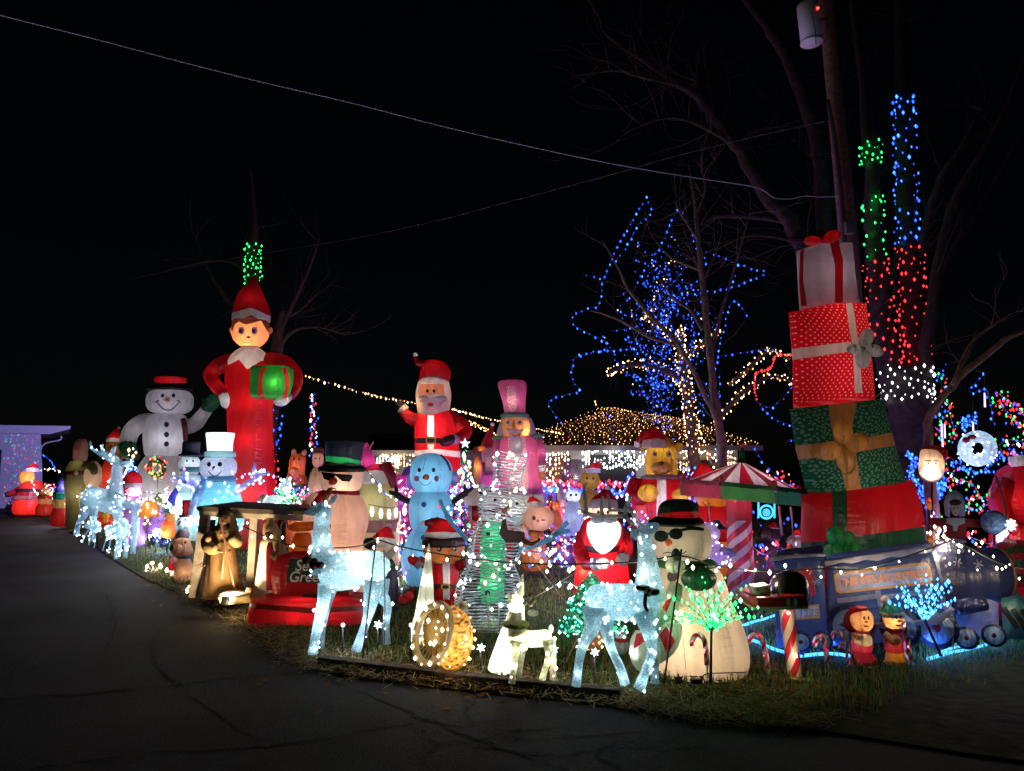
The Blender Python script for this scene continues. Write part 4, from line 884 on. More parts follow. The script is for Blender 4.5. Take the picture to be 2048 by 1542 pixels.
for w_, P in ((.05, [[(1272, 1055, 4), (1250, 1035, 4), (1225, 1032, 4), (1185, 1030, 4), (1158, 1020, 3)], [(1250, 1036, 4), (1252, 1015, 4), (1262, 990, 3)], [(1205, 1031, 4), (1203, 1008, 3), (1205, 992, 2)], [(1172, 1028, 4), (1170, 1000, 4), (1168, 975, 3), (1174, 968, 2)]]),
             (-.08, [[(1280, 1052, 4), (1268, 1030, 4), (1255, 1005, 4), (1254, 990, 3)], [(1262, 1022, 4), (1240, 1020, 3), (1216, 1022, 3)], [(1220, 1022, 3), (1218, 1002, 3), (1216, 988, 2)]])):
    f.add('antler', join(*[f.tube([(x, y, w_, r) for x, y, r in q], 8) for q in P]), agl, False)
AN = [c for c in f.r.children if c.name.startswith('antler')]
LEGS = [f.add('leg', f.tube(P, 10), ice) for P in ([(1186, 1215, .1, 22), (1184, 1255, .1, 15), (1166, 1290, .1, 10), (1158, 1325, .1, 8), (1152, 1372, .1, 9)], [(1206, 1220, -.1, 20), (1214, 1260, -.1, 14), (1222, 1295, -.1, 9), (1240, 1335, -.1, 9), (1250, 1368, -.1, 10)],
        [(1284, 1222, .1, 20), (1300, 1270, .1, 14), (1304, 1305, .1, 10), (1290, 1345, .1, 9), (1278, 1378, .1, 12)], [(1300, 1222, -.1, 18), (1306, 1270, -.1, 12), (1308, 1310, -.1, 9), (1310, 1350, -.1, 8), (1310, 1366, -.1, 10)])]
f.add('bow', join(f.ball(1286, 1176, 15, 6, w=.17), f.ball(1306, 1184, 14, 7, w=.17), f.ball(1296, 1184, 8, 9, w=.18), f.tube([(1292, 1186, .18, 4), (1290, 1210, .2, 4), (1296, 1222, .2, 3)], 6)), solid((.012, .014, .01), .3), False)
f.add('bow_knot', f.ball(1297, 1182, 6, 6, w=.23), solid((.3, .25, .05), .4), False)
f.bulbs([B, N], 60, 3.3, [COOL]); f.bulbs([H] + AN + LEGS, 42, 2.9, [COOL])
for x, y in ((1195, 1205), (1240, 1205), (1290, 1200)): f.lamp(x, y, 28, .95, (.78, .93, 1))
f.lamp(1296, 1145, 20, .45, (.8, .95, 1)); f.lamp(1291, 1090, 13, .45, (.8, .95, 1)); [f.lamp(x, y, 10, 1.1, (.8, .95, 1), w=w_) for x, y, w_ in ((1187, 1250, .1), (1168, 1290, .1), (1155, 1345, .1), (1300, 1268, .1), (1300, 1325, .1), (1284, 1360, .1), (1222, 1295, -.1), (1244, 1350, -.1), (1308, 1310, -.1))]
# -- far doe by the drive and two small fawns
def far_deer(label, cx, d, P, n, thin=False):
    f = F('light_deer', label, 'light figure', cx, d, 'lit acrylic deer'); out = []
    for nm, pts in P: out.append(f.add(nm, f.tube(pts, 10), ice))
    f.bulbs(out, n, 2.0, [COOL]); 
    for nm, pts in P:
        q = pts[len(pts) // 2]; f.lamp(q[0], q[1], max(4, q[3] * .8), .45, (.8, .93, 1), w=q[2])
    return f
far_deer('tall white lit acrylic deer bending beside the green coated santa at the drive edge', 205, 14.2, [
    ('body', [(168, 990, 0, 10), (178, 992, 0, 20), (205, 1000, .05, 22), (228, 1005, .1, 23), (242, 1005, .12, 14)]), ('neck', [(230, 1000, .12, 17), (232, 965, .15, 12), (235, 935, .18, 10), (238, 925, .18, 8)]),
    ('head', [(240, 928, .18, 7), (226, 918, .2, 9), (210, 910, .2, 7), (195, 905, .2, 4)]), ('ear', [(243, 930, .2, 5), (254, 926, .2, 5), (260, 924, .2, 2)]), ('ear', [(222, 912, .2, 5), (228, 898, .2, 4), (233, 892, .2, 1)]),
    ('antler', [(212, 908, .15, 3), (195, 905, .12, 3), (183, 895, .1, 2.5), (180, 882, .1, 2)]), ('antler', [(205, 905, .25, 3), (204, 895, .25, 2.5), (206, 888, .25, 1.5)]),
    ('leg', [(176, 1000, -.1, 14), (168, 1030, -.1, 7), (158, 1045, -.1, 5), (152, 1070, -.1, 5)]), ('leg', [(188, 1010, .05, 10), (186, 1040, .05, 6), (184, 1060, .05, 5), (183, 1082, .05, 5)]),
    ('leg', [(232, 1015, .3, 10), (240, 1060, .3, 6), (238, 1090, .3, 5), (236, 1112, .3, 5)]), ('leg', [(250, 1010, .35, 8), (270, 1010, .4, 9), (271, 1050, .4, 7), (268, 1085, .4, 5), (264, 1118, .4, 5)])], 120)
far_deer('small white lit fawn with thin wire legs under the tall drive side deer', 185, 14.0, [
    ('body', [(172, 1052, .1, 6), (182, 1050, .1, 9), (194, 1056, .1, 8), (200, 1060, .1, 4)]), ('head', [(184, 1048, .2, 6), (188, 1036, .22, 6), (192, 1030, .2, 3)]),
    ('leg', [(176, 1060, .1, 1.5), (168, 1075, .1, 1.2), (165, 1086, .1, 1.2)]), ('leg', [(180, 1062, .15, 1.5), (179, 1078, .15, 1.2), (178, 1090, .15, 1.2)]), ('leg', [(188, 1062, .15, 1.5), (190, 1080, .15, 1.2), (188, 1096, .15, 1.2)])], 26)
far_deer('small white lit fawn with a dark bow standing next to the thin legged fawn', 230, 13.4, [
    ('body', [(212, 1062, .0, 7), (222, 1062, .0, 11), (240, 1062, .05, 13), (252, 1062, .1, 10)]), ('head', [(250, 1052, .1, 8), (246, 1044, .12, 9), (240, 1050, .14, 5)]),
    ('leg', [(214, 1072, 0, 1.6), (208, 1092, 0, 1.2), (205, 1102, 0, 1.2)]), ('leg', [(222, 1074, 0, 1.6), (218, 1095, 0, 1.2), (214, 1108, 0, 1.2)]), ('leg', [(238, 1075, .1, 5), (234, 1095, .1, 4), (232, 1120, .1, 4)]), ('leg', [(252, 1075, .1, 5), (252, 1095, .1, 4), (251, 1118, .1, 4)])], 60)
# -- crystal snowman on the stable roof
f = F('light_snowman', 'blue white crystal snowman with a glowing white top hat above the stable roof', 'light figure', 440, 11)
cb = crystal((.3, .7, .9), .15); cw = crystal((.8, .8, .98), .1)
B = f.add('body', f.loft([(436, 1062, 40), (436, 1056, 48), (437, 1020, 48), (438, 985, 40), (439, 962, 30), (439, 952, 26)]), crystal((.25, .72, .88), .15))
H = f.add('head', f.ball(437, 935, 34, 24, e=.75), cw)
f.add('hat_brim', f.loft([(440, 916, 24), (440, 914, 30), (440, 905, 30), (440, 902, 24)]), crystal((.35, .7, .85), .1)); f.add('hat', f.loft([(440, 905, 24), (440, 885, 25.5), (441, 867, 28), (441, 866, 24)]), fabric((.85, .9, .92)))
for x in (419, 440): f.dot('eye', x, 929, 4.2, 4.5, off=.015)
f.add('nose', f.tube([(428, 934, .24, 2.5), (426, 937, .3, 1.5), (425, 939, .34, .5)]), solid((.35, .05, .05)))
smile(f, 430, 950, 13, 8, 2)
f.add('scarf', f.loft([(438, 966, 26), (438, 962, 33), (438, 955, 33), (438, 950, 26)]), crystal((.3, .5, .8), .1))
f.add('scarf_tail', f.tube([(412, 960, .18, 8), (398, 985, .2, 9), (388, 1015, .2, 9), (382, 1030, .2, 6)]), crystal((.3, .42, .8), .1))
for s_, P in ((1, [(470, 985, .1, 7), (490, 970, .12, 6), (505, 960, .14, 5), (510, 950, .15, 5)]), (-1, [(404, 980, .1, 7), (385, 968, .12, 6), (368, 962, .14, 5)])):
    a_ = [f.tube(P, 8)]
    ex, ey = P[-1][0], P[-1][1]
    for dx, dy in ((18, -10), (0, -22), (14, 12), (26, -4)): a_.append(f.tube([(ex - s_ * 4, ey + 3, .15, 4), (ex + s_ * dx, ey + dy, .18, 3), (ex + s_ * dx * 1.1, ey + dy * 1.1, .18, 1)], 6))
    A = f.add('arm', join(*a_), crystal((.5, .5, .9), .15)); f.bulbs([A], 36, 2.4, [COOL, PURP, COOL])
f.bulbs([B], 80, 2.8, [COOL, CYAN, COOL])
f.lamp(441, 885, 24, 3.2, (.85, .95, 1)); f.lamp(437, 935, 26, .7, (.8, .9, 1)); f.lamp(437, 1015, 40, .55, (.7, .92, 1)); f.lamp(440, 958, 26, .5); f.lamp(440, 909, 26, .6); f.lamp(392, 1000, 8, .5, w=.2)
# -- white unicorn with a green sprig on the stable
f = F('light_unicorn', 'white lit unicorn head and back with a twinkling green sprig above the stable', 'light figure', 565, 10.4)
B = f.add('body', f.tube([(530, 1012, 0, 8), (542, 1005, 0, 14), (565, 1008, 0, 15), (585, 1015, 0, 10)], 10), ice_w); H = f.add('head', f.tube([(565, 1000, .05, 10), (568, 980, .08, 11), (574, 965, .1, 8), (580, 968, .1, 3)], 10), ice_w)
f.add('wing', f.slab([(512, 1002), (522, 990), (530, 987), (532, 994), (524, 1004)], .1, .015), fabric((.6, .5, .38)), False); f.add('horn', f.tube([(571, 962, .1, 2.5), (577, 948, .1, .5)]), ice_w)
S_ = f.add('sprig', join(*[f.tube([(575, 1005, .12, 2), (575 + dx * .6, 1000 + dy * .5, .14, 1.5), (575 + dx, 1000 + dy, .16, .8)], 5) for dx, dy in ((-28, -24), (-10, -18), (14, -20), (32, -14), (36, 2), (-26, 2))]), solid((.02, .15, .05)))
f.bulbs([B, H], 60, 2.4, [COOL]); f.bulbs([S_], 70, 2.0, [LGRN, LGRN, COOL]); f.lamp(560, 1008, 12, .9, (.9, 1, 1)); f.lamp(569, 978, 9, .9)
# -- sheer wire snowman
f = F('wire_snowman', 'tall wire frame snowman of coiled clear tubing with a top hat and stick arms', 'light figure', 990, 7.6)
clr = crystal((.85, .92, .95), .1, bs=.4)
def coil(name, rows, step, tilt, mat, r=1.0, lat=5):
    V, Fc = [], []; n = int((rows[0][1] - rows[-1][1]) / step)
    R = cat_rom([list(r_) for r_ in rows], 6)
    def at(y):
        for a, b in zip(R, R[1:]):
            if a[1] >= y >= b[1]:
                t = (a[1] - y) / max(a[1] - b[1], 1e-6); return a[0] + (b[0] - a[0]) * t, a[2] + (b[2] - a[2]) * t
        return R[-1][0], R[-1][2]
    geo = []
    for i in range(n + 1):
        y = rows[0][1] - i * step; cx, rx = at(y); P = []
        for j in range(25):
            a = 2 * math.pi * j / 24; c = f.L(cx + rx * math.cos(a), y + tilt * math.cos(a) * rx + random.uniform(-1.6, 1.6)); c.y += rx * f.k * .8 * math.sin(a); P.append(c)
        geo.append(tube_m(P, [r * f.k] * 25, 4, cap=False))
    for j in range(lat):
        a = 2 * math.pi * j / lat; P = []
        for y_ in range(12):
            y = rows[0][1] + (rows[-1][1] - rows[0][1]) * y_ / 11; cx, rx = at(y); c = f.L(cx + rx * math.cos(a), y + tilt * math.cos(a) * rx); c.y += rx * f.k * .8 * math.sin(a); P.append(c)
        geo.append(tube_m(P, [r * f.k] * 12, 4, cap=False))
    o = mesh_obj(name, *join(*geo), mat, True, f.r); o['kind'] = 'stuff'; f.bodies.append(o); return o
c1 = coil('base_coil', [(978, 1262, 50), (977, 1240, 66), (977, 1200, 68), (978, 1160, 62), (982, 1125, 44)], 6.5, .0, clr)
c2 = coil('torso_coil', [(985, 1128, 44), (988, 1110, 52), (992, 1080, 54), (994, 1052, 46), (996, 1035, 34)], 6.5, .02, clr)
c3 = coil('head_coil', [(996, 1042, 34), (1000, 1030, 44), (1004, 1010, 48), (1004, 990, 44), (1002, 975, 52)], 6, .12, clr)
c4 = coil('hat_coil', [(1012, 972, 28), (1016, 945, 30), (1020, 920, 33), (1022, 902, 34)], 6, .12, clr)
vest = f.add('vest', f.loft([(985, 1205, 22, .5, .1), (985, 1150, 24, .5, .1), (986, 1090, 25, .5, .1), (988, 1045, 22, .5, .1)], e=.6), crystal((.05, .5, .24), .15, bs=1, bsc=30))
f.add('stand', f.tube([(978, 1300, 0, 1.5), (976, 1186, .5, 1.5)]), whwire, False)
for x, y, r in ((975, 1186, 5), (976, 1068, 4), (990, 1000, 3), (1034, 1007, 3)): f.add('button', f.ball(x, y, r, r, w=.36 if y > 1100 else .3), blackm, False)
f.add('nose', f.tube([(1008, 1022, .3, 5), (1014, 1016, .4, 3), (1018, 1012, .44, 1)]), fabric((.6, .2, .06)), False)
bl = crystal((.15, .6, .75), .3)
a1 = f.add('arm', join(f.tube([(935, 1080, .1, 4), (910, 1052, .2, 5), (894, 1030, .3, 6)], 6), f.tube([(896, 1032, .3, 5), (884, 1012, .32, 4), (880, 1000, .32, 4)], 6), f.tube([(894, 1030, .3, 4), (902, 1015, .32, 4), (904, 1008, .32, 3)], 6)), bl)
a2 = f.add('arm', join(f.tube([(1040, 1102, .1, 5), (1085, 1085, .2, 5), (1112, 1068, .3, 6)], 6), f.tube([(1110, 1070, .3, 4), (1125, 1054, .32, 5), (1136, 1044, .32, 4)], 6), f.tube([(1110, 1070, .3, 4), (1128, 1064, .32, 5), (1140, 1062, .32, 4)], 6)), bl)
f.bulbs([c1, c2], 46, 3.2, [COOL, COOL, WW]); f.bulbs([c3, c4], 36, 3.0, [COOL, WW]); f.bulbs([a1, a2], 16, 2.6, [COOL, BLUE, LRED]); f.bulbs([vest], 25, 2.3, [COOL, LGRN])
for x, y, r, b_ in ((1030, 935, 18, 2), (1012, 935, 18, 1.2), (1026, 1020, 18, 2.4), (990, 1015, 20, 1), (988, 1075, 24, 1.3), (960, 1190, 30, .8), (1000, 1190, 30, .8), (978, 1240, 30, .7)): f.lamp(x, y, r, b_, (.9, .95, 1), w=-.1)
[f.lamp(986, y, 14, 1.2, (.6, 1, .8), w=.1) for y in (1070, 1120, 1170)]
# -- gold ball ornament with a cream ring
f = F('gold_ornament', 'gold tinsel ornament ball lying on the grass with a cream ring round its opening', 'ornament', 895, 5.95)
gm = crystal((.7, .36, .06), .12, bs=1.5, bsc=24, lo=.12)
B = f.add('ball', f.ball(905, 1276, 40, 62, dr=1.0), gm)
f.o  # ring of the opening, turned a little toward the road
ringc = f.L(866, 1268, .22); R = []
ux, uz = Vector((40 * f.k, .0, 4 * f.k)), Vector((13 * f.k, 0, 60 * f.k)); nn = Vector((-.35, -.92, .1))
ux = Vector((36 * f.k, -.03, 0)); uz = Vector((12 * f.k, -.02, 62 * f.k))
def RC(a, s, q): return ringc + (ux * math.cos(a) + uz * math.sin(a)) * s + nn * q
ring_rows = [[RC(2 * math.pi * j / 40, s, q) for j in range(40)] for s, q in ((.78, -.01), (.76, .02), (.8, .035), (.97, .035), (1.0, .02), (1.0, -.02), (.97, -.03), (.8, -.03), (.78, -.01))]
V, Fc = rings(ring_rows, cap=False); RG = f.add('ring', (V, Fc), fabric((.72, .6, .38)), False)
sp_ = []
for i in range(64):
    a = random.uniform(0, 6.283); s0 = random.uniform(.0, .12); sp_.append(tube_m([RC(a, s0, -.1), RC(a + random.uniform(-.1, .1), .78, random.uniform(-.03, .0))], [.0035, .0035], 4))
so_ = mesh_obj('spokes', *join(*sp_), solid((.5, .34, .1), .35, metal=.6), False, f.r); so_['kind'] = 'stuff'
f.add('cup', ball_m(ringc + Vector((.02, .08, 0)), 27 * f.k, .05, 46 * f.k), solid((.3, .19, .06), .6, .6, 25), False)
f.add('cap', f.tube([(922, 1218, .1, 10), (930, 1206, .1, 10)], 10), solid((.4, .34, .2), .4), False)
f.bulbs([B], 58, 2.8, [WARM, WW, WARM]); bulb_mesh('bulbs', [RC(2 * math.pi * j / 13 + .2, .9, .05) for j in range(13)] + [RC(random.uniform(0, 6.28), random.uniform(.2, .6), .02) for _ in range(9)], .011, [WW], f.r)
f.lamp(905, 1276, 38, 1.6, (1, .72, .35)); f.lamp(905, 1305, 30, 1.0, (1, .7, .3)); f.lamp(858, 1268, 22, 1.2, (1, .85, .6), w=.36); f.lamp(900, 1330, 16, 1.5, (1, .7, .35), w=.3)
# -- two glowing cones
for lb, cx, d, P in (('tall slim glowing white cone behind the gold ornament', 848, 6.9, [(846, 1286, 20), (846, 1278, 27), (850, 1220, 19), (854, 1160, 12), (857, 1110, 5), (858, 1088, 1)]), ('glowing white cone leaning behind the yellow white light fawn', 1012, 5.95, [(1010, 1342, 24), (1010, 1334, 33), (1022, 1280, 27), (1034, 1220, 15), (1042, 1180, 6), (1046, 1148, 1)])):
    f = F('light_cone', lb, 'light cone', cx, d, 'glowing cones'); C_ = f.add('shade', f.loft(P, dr=.9), fabric((.85, .85, .7), .5, wr=.8))
    for i in range(1, len(P) - 1): f.lamp(P[i][0], P[i][1], max(P[i][2] * .8, 6), 6, (1, .97, .82))
    f.add('base', f.loft([(P[0][0], P[0][1] + 6, P[0][2] * .6), (P[0][0], P[0][1], P[0][2])]), whwire, False)
# -- yellow white fawn with antler
f = F('light_fawn', 'yellow white glowing fawn with a frilled collar standing by the timber edging', 'light figure', 1060, 5.6)
yl = crystal((.95, .95, .68), .06, bs=1.2, bsc=25)
B = f.add('body', f.tube([(1022, 1268, 0, 10), (1030, 1272, 0, 18), (1062, 1278, 0, 16), (1092, 1276, 0, 16), (1104, 1274, 0, 9)], 12), yl)
N = f.add('neck', f.tube([(1032, 1270, 0, 16), (1030, 1245, 0, 13), (1032, 1225, 0, 12)], 12), yl); H = f.add('head', f.tube([(1020, 1212, 0, 5), (1030, 1212, 0, 16), (1034, 1200, 0, 15), (1040, 1188, 0, 7), (1044, 1150, 0, 1)], 12), yl)
f.add('ear', f.ball(1066, 1226, 11, 7, w=.03, dr=.3), yl, False); f.add('ear', f.tube([(1022, 1200, .03, 5), (1018, 1188, .03, 3), (1016, 1184, .03, 1)]), yl, False)
f.add('collar', f.loft([(1034, 1256, 17), (1032, 1252, 25), (1032, 1246, 26), (1032, 1242, 17)]), solid((.16, .2, .04), .8, 1.0, 30), False)
f.add('flower', join(*[f.ball(1058 + 10 * math.cos(a), 1200 + 9 * math.sin(a), 5, 5, w=.08, dr=.5, seg=8, st=6) for a in (0, 1.2, 2.5, 3.8, 5)]), solid((.45, .4, .2), .4), False)
LEGS = [f.add('leg', f.tube(P, 10), yl) for P in ([(1034, 1282, .06, 11), (1030, 1315, .06, 7), (1026, 1345, .06, 6), (1024, 1366, .06, 7)], [(1046, 1285, -.06, 9), (1042, 1320, -.06, 6), (1038, 1350, -.06, 6)], [(1096, 1280, .06, 12), (1098, 1312, .06, 7), (1088, 1345, .06, 6), (1084, 1368, .06, 7)], [(1100, 1280, -.06, 11), (1106, 1315, -.06, 7), (1106, 1345, -.06, 6), (1106, 1364, -.06, 7)])]
f.add('tail', f.ball(1102, 1258, 5, 9), yl, False)
for P in ([(1040, 1275), (1075, 1276), (1096, 1278)],):
    for x, y in P: f.lamp(x, y, 13, 5, (1, .98, .66))
f.lamp(1032, 1208, 12, 7, (1, .99, .8)); f.lamp(1064, 1226, 8, 2, (1, .98, .7), w=.1); f.lamp(1102, 1258, 5, 3, (1, .98, .7)); f.lamp(1020, 1196, 5, 3, (1, .98, .7), w=.06); f.lamp(1031, 1245, 10, 3, (1, .97, .6)); f.lamp(1041, 1168, 5, 2, (1, .98, .7)); f.lamp(1028, 1330, 6, 3, (1, .97, .6), w=.06); f.lamp(1032, 1300, 6, 3, (1, .97, .6), w=.06); f.lamp(1096, 1320, 6, 3, (1, .97, .6), w=.06); f.lamp(1105, 1320, 6, 2.4, (1, .97, .6), w=-.06); f.lamp(1085, 1350, 5, 2.4, (1, .97, .6), w=.06)
f.bulbs([B, H] + LEGS, 16, 3, [WW])
# -- green light tree, copper parcel, little snowman with green hat
f = F('light_tree', 'twinkling green tinsel light tree with three tiers behind the buck', 'light tree', 1178, 6.9)
gt = crystal((.03, .32, .2), .25, bs=1.5, bsc=26, lo=.15)
T_ = f.add('foliage', join(f.loft([(1180, 1262, 10), (1180, 1260, 66), (1180, 1235, 44), (1180, 1212, 24), (1180, 1208, 8)], dr=.5), f.loft([(1180, 1216, 8), (1180, 1214, 46), (1180, 1190, 30), (1181, 1175, 18), (1181, 1170, 6)], dr=.5), f.loft([(1182, 1180, 8), (1182, 1178, 28), (1183, 1160, 16), (1184, 1146, 3)], dr=.5)), gt)
f.bulbs([T_], 260, 2.5, [glow((.05, 1, .5), 2.6), glow((.1, 1, .6), 4), glow((.4, 1, .8), 5)], h=1); f.add('stand', f.tube([(1180, 1262, 0, 3), (1180, 1290, 0, 3), (1180, 1300, 0, 3)]), blackm, False)
for x, y in ((1160, 1245), (1195, 1245), (1182, 1195), (1183, 1165)): f.lamp(x, y, 16, .5, (.5, 1, .8), w=.0)
f = F('light_present', 'copper tinsel lit parcel under the buck', 'light figure', 1184, 6.7); B = f.add('box', box_m(f.L(1186, 1290, 0), 34 * f.k, 34 * f.k, 52 * f.k, .02), crystal((.6, .25, .14), .2, bs=1.5, bsc=40)); f.bulbs([B], 50, 2.2, [WARM, AMB, WW]); f.lamp(1186, 1290, 14, .6, (1, .6, .35))
f.add('ribbon_bow', join(f.ball(1176, 1262, 8, 5), f.ball(1196, 1262, 8, 5)), solid((.4, .12, .06), .4), False)
f = F('snowman_stake', 'tiny flat snowman with a twinkling green hat and red scarf below the buck', 'yard decoration', 1243, 6.3)
f.add('body', f.ball(1243, 1292, 14, 17, dr=.3), fabric((.6, .7, .65))); f.add('head', f.ball(1242, 1272, 11, 11, dr=.3), fabric((.6, .7, .65))); f.add('hat', f.loft([(1241, 1266, 13), (1240, 1256, 11), (1239, 1250, 4)], dr=.4), gt); f.bulbs([f.bodies[-1]], 30, 2, [LGRN, COOL])
f.add('scarf', f.loft([(1243, 1284, 11), (1243, 1278, 12), (1243, 1276, 9)], dr=.4), solid((.4, .02, .02))); f.add('stake', f.tube([(1242, 1305, 0, 1), (1242, 1340, 0, 1)]), blackm, False); f.dot('eye', 1239, 1271, 1.5); f.dot('eye', 1246, 1271, 1.5)
# -- fibre twig trees
def twig_tree(label, px, d, base, fork, n, spread, hgt, gl, wood, r, lo=0):
    f = F('light_tree', label, 'light tree', px, d); geo, tips = [], []
    for i in range(n):
        t = (i + .5) / n * 2 - 1; a = t * spread + random.uniform(-.12, .12); L_ = hgt * random.uniform(.65, 1.05) * (1 - .15 * abs(t)); wz = random.uniform(-.25, .25)
        P = [f.L(*fork)] ; q = [(fork[0], fork[1])]
        for s_ in (.3, .65, 1):
            x, y = fork[0] + math.sin(a * (.6 + .4 * s_)) * L_ * s_, fork[1] - math.cos(a * (.6 + .4 * s_)) * L_ * s_; P.append(f.L(x, y, wz * s_))
        geo.append(tube_m(P, [1.3 * f.k, 1.0 * f.k, .8 * f.k, .5 * f.k], 5, 3))
        for k in range(9): 
            u = .12 + .88 * k / 8; j = min(int(u * 3), 2); tips.append(P[j].lerp(P[j + 1], u * 3 - j) + Vector([random.uniform(-1, 1) * 2.0 * f.k for _ in range(3)]))
    o = mesh_obj('twigs', *join(*geo), wood, True, f.r); o['kind'] = 'stuff'
    f.add('stem', f.tube([(base[0], base[1], 0, 3.2), ((base[0] + fork[0]) / 2, (base[1] + fork[1]) / 2, 0, 2.6), (fork[0], fork[1], 0, 2.4)]), solid((.03, .025, .02), .8), False)
    bulb_mesh('bulbs', tips, r * f.k, gl, f.r, 1.5); return f
f = twig_tree('green twig light tree glowing in front of the corner snowman', 1422, 5.35, (1421, 1366), (1423, 1262), 19, 1.45, 118, [glow((.04, 1, .2), 3.2), LGRN, glow((.15, 1, .35), 5)], solid((.01, .3, .06), .5), 3.0)
f.lamp(1423, 1215, 30, .04, (.2, 1, .35), w=.1)
f = twig_tree('blue twig light tree standing in front of the train', 1850, 6.15, (1882, 1312), (1850, 1240), 15, 1.1, 95, [glow((.03, .28, 1), 3.2), glow((.1, .5, 1), 4.5)], solid((.02, .03, .1), .5), 3.0)
f.lamp(1845, 1200, 30, .2, (.15, .4, 1), w=.1)
# -- small multicoloured tree with a star
f = F('light_tree', 'slender tree of multicoloured bulbs with a white star on top beside the nutcracker', 'light tree', 930, 13)
f.add('frame', join(*[tube_m([f.L(930, 898), f.L(930 + 44 * math.cos(a), 1055) + Vector((0, 44 * f.k * math.sin(a), 0))], [.008, .008], 4) for a in [i * math.pi / 5 for i in range(10)]]), solid((.02, .1, .04)), False)
pts = []
for i in range(240):
    t = random.random() ** .6; a = random.choice(range(10)) * math.pi / 5; c = f.L(930 + 44 * t * math.cos(a) + random.uniform(-1.5, 1.5), 898 + 157 * t); c.y += 44 * t * f.k * math.sin(a); pts.append(c)
bulb_mesh('bulbs', pts, 2.4 * f.k, [COOL, LRED, COOL, LGRN, BLUE, WW, COOL], f.r)
sr = [(930 + (11 if i % 2 == 0 else 4.5) * math.sin(i * math.pi / 5), 887 - (11 if i % 2 == 0 else 4.5) * math.cos(i * math.pi / 5)) for i in range(10)]
f.add('star', f.slab(sr, .05, .05), glow((.6, .9, 1), 1.6), False, smooth=False)
# -- blue lit tree with a star by the large snowman, gold spheres
f = F('light_tree', 'small cone of blue bulbs with a gold flower star behind the drive side deer', 'light tree', 263, 16)
pts = []
for i in range(90):
    t = random.random() ** .7; a = random.uniform(0, 6.28); c = f.L(263 + 14 * t * math.cos(a), 915 + 40 * t); c.y += 14 * t * f.k * math.sin(a); pts.append(c)
f.add('frame', f.loft([(263, 960, 12), (263, 914, 1)]), solid((.01, .02, .06)), False); bulb_mesh('bulbs', pts, 2.2 * f.k, [BLUE, glow((.2, .5, 1), 6)], f.r); bulb_mesh('bulbs', [f.L(264 + 8 * math.cos(a), 905 + 8 * math.sin(a)) for a in (0, 1.25, 2.5, 3.8, 5)], 2.6 * f.k, [WW, WARM], f.r)
# -- white ring wreath of acrylic, right
f = F('light_wreath', 'white lit acrylic ring wreath with a red bow hung among blue lights', 'wreath', 1955, 9.5)
R = []
for i in range(33):
    a = 2 * math.pi * i / 32; R.append(f.L(1955 + 26 * math.cos(a), 897 + 24 * math.sin(a)))
B = f.add('ring', tube_m(R, [12 * f.k] * 33, 12, cap=False), crystal((.7, .88, .92), .1))
f.bulbs([B], 70, 1.6, [COOL]); f.add('bow', join(f.ball(1944, 874, 8, 5, w=.12), f.ball(1932, 880, 7, 6, w=.12)), solid((.35, .02, .05), .5), False)
for a in range(8): f.lamp(1955 + 26 * math.cos(a * .785), 897 + 24 * math.sin(a * .785), 9, .55, (.85, .95, 1))
f.add('hanger', f.tube([(1955, 862, 0, .8), (1957, 800, 0, .8)]), blackm, False)
# -- snowflake stakes along the edging
wstar = glow((.8, .92, 1), 2.2)
def stake(px, py, top, d, star=True, label=''):
    f = F('path_light', label, 'path light', px, d, 'snowflake path lights'); f.add('stake', f.tube([(px, py, 0, 1.4), (px + random.uniform(-1, 1), top, 0, 1.2)], 6), blackm, False)
    if star:
        P = []
        for i in range(12):
            r = 9.5 if i % 2 == 0 else 4.5; P.append((px + r * math.sin(i * math.pi / 6 + .2), top - r * math.cos(i * math.pi / 6 + .2)))
        f.add('snowflake', f.slab(P, .02, .02), wstar, False, smooth=False)
    else: f.add('bulb', f.ball(px, top, 4, 4, seg=8, st=6), wstar, False)
    f.lamp(px, top, 14, 4.5, (.85, .93, 1), w=.06)
def gd(py): return G(1024, py).y
for px, py, top, st, lb in ((640, 1322, 1225, True, 'snowflake path light by the front hoof of the doe'), (686, 1328, 1250, False, 'round path light between the legs of the doe'), (735, 1330, 1243, False, 'round path light just before the rear hoof of the doe'), (756, 1325, 1250, True, 'snowflake path light beside the rear legs of the doe'),
        (822, 1342, 1250, False, 'path light stake in front of the slim white cone'), (894, 1345, 1285, False, 'path light stake in front of the gold ornament'), (962, 1358, 1296, True, 'snowflake path light between gold ornament and glowing cone'), (1033, 1368, 1298, False, 'path light stake by the front legs of the glowing fawn'),
        (1108, 1379, 1299, True, 'snowflake path light behind the tail of the glowing fawn'), (1190, 1384, 1305, True, 'snowflake path light under the belly of the buck'), (1262, 1384, 1306, False, 'round path light between the front legs of the buck'), (311, 1110, 1067, True, 'small snowflake path light far along the drive by the lit basket'), (334, 1112, 1068, False, 'small round path light far along the drive by the little snowman')):
    stake(px, py, top, gd(py), st, lb)
# ================================================================ TRAIN, CANOPY, STABLE AND SMALLER FIGURES
def tub(f, name, P, mat, **k): return f.add(name, f.tube(P, k.pop('seg', 12)), mat, **k)
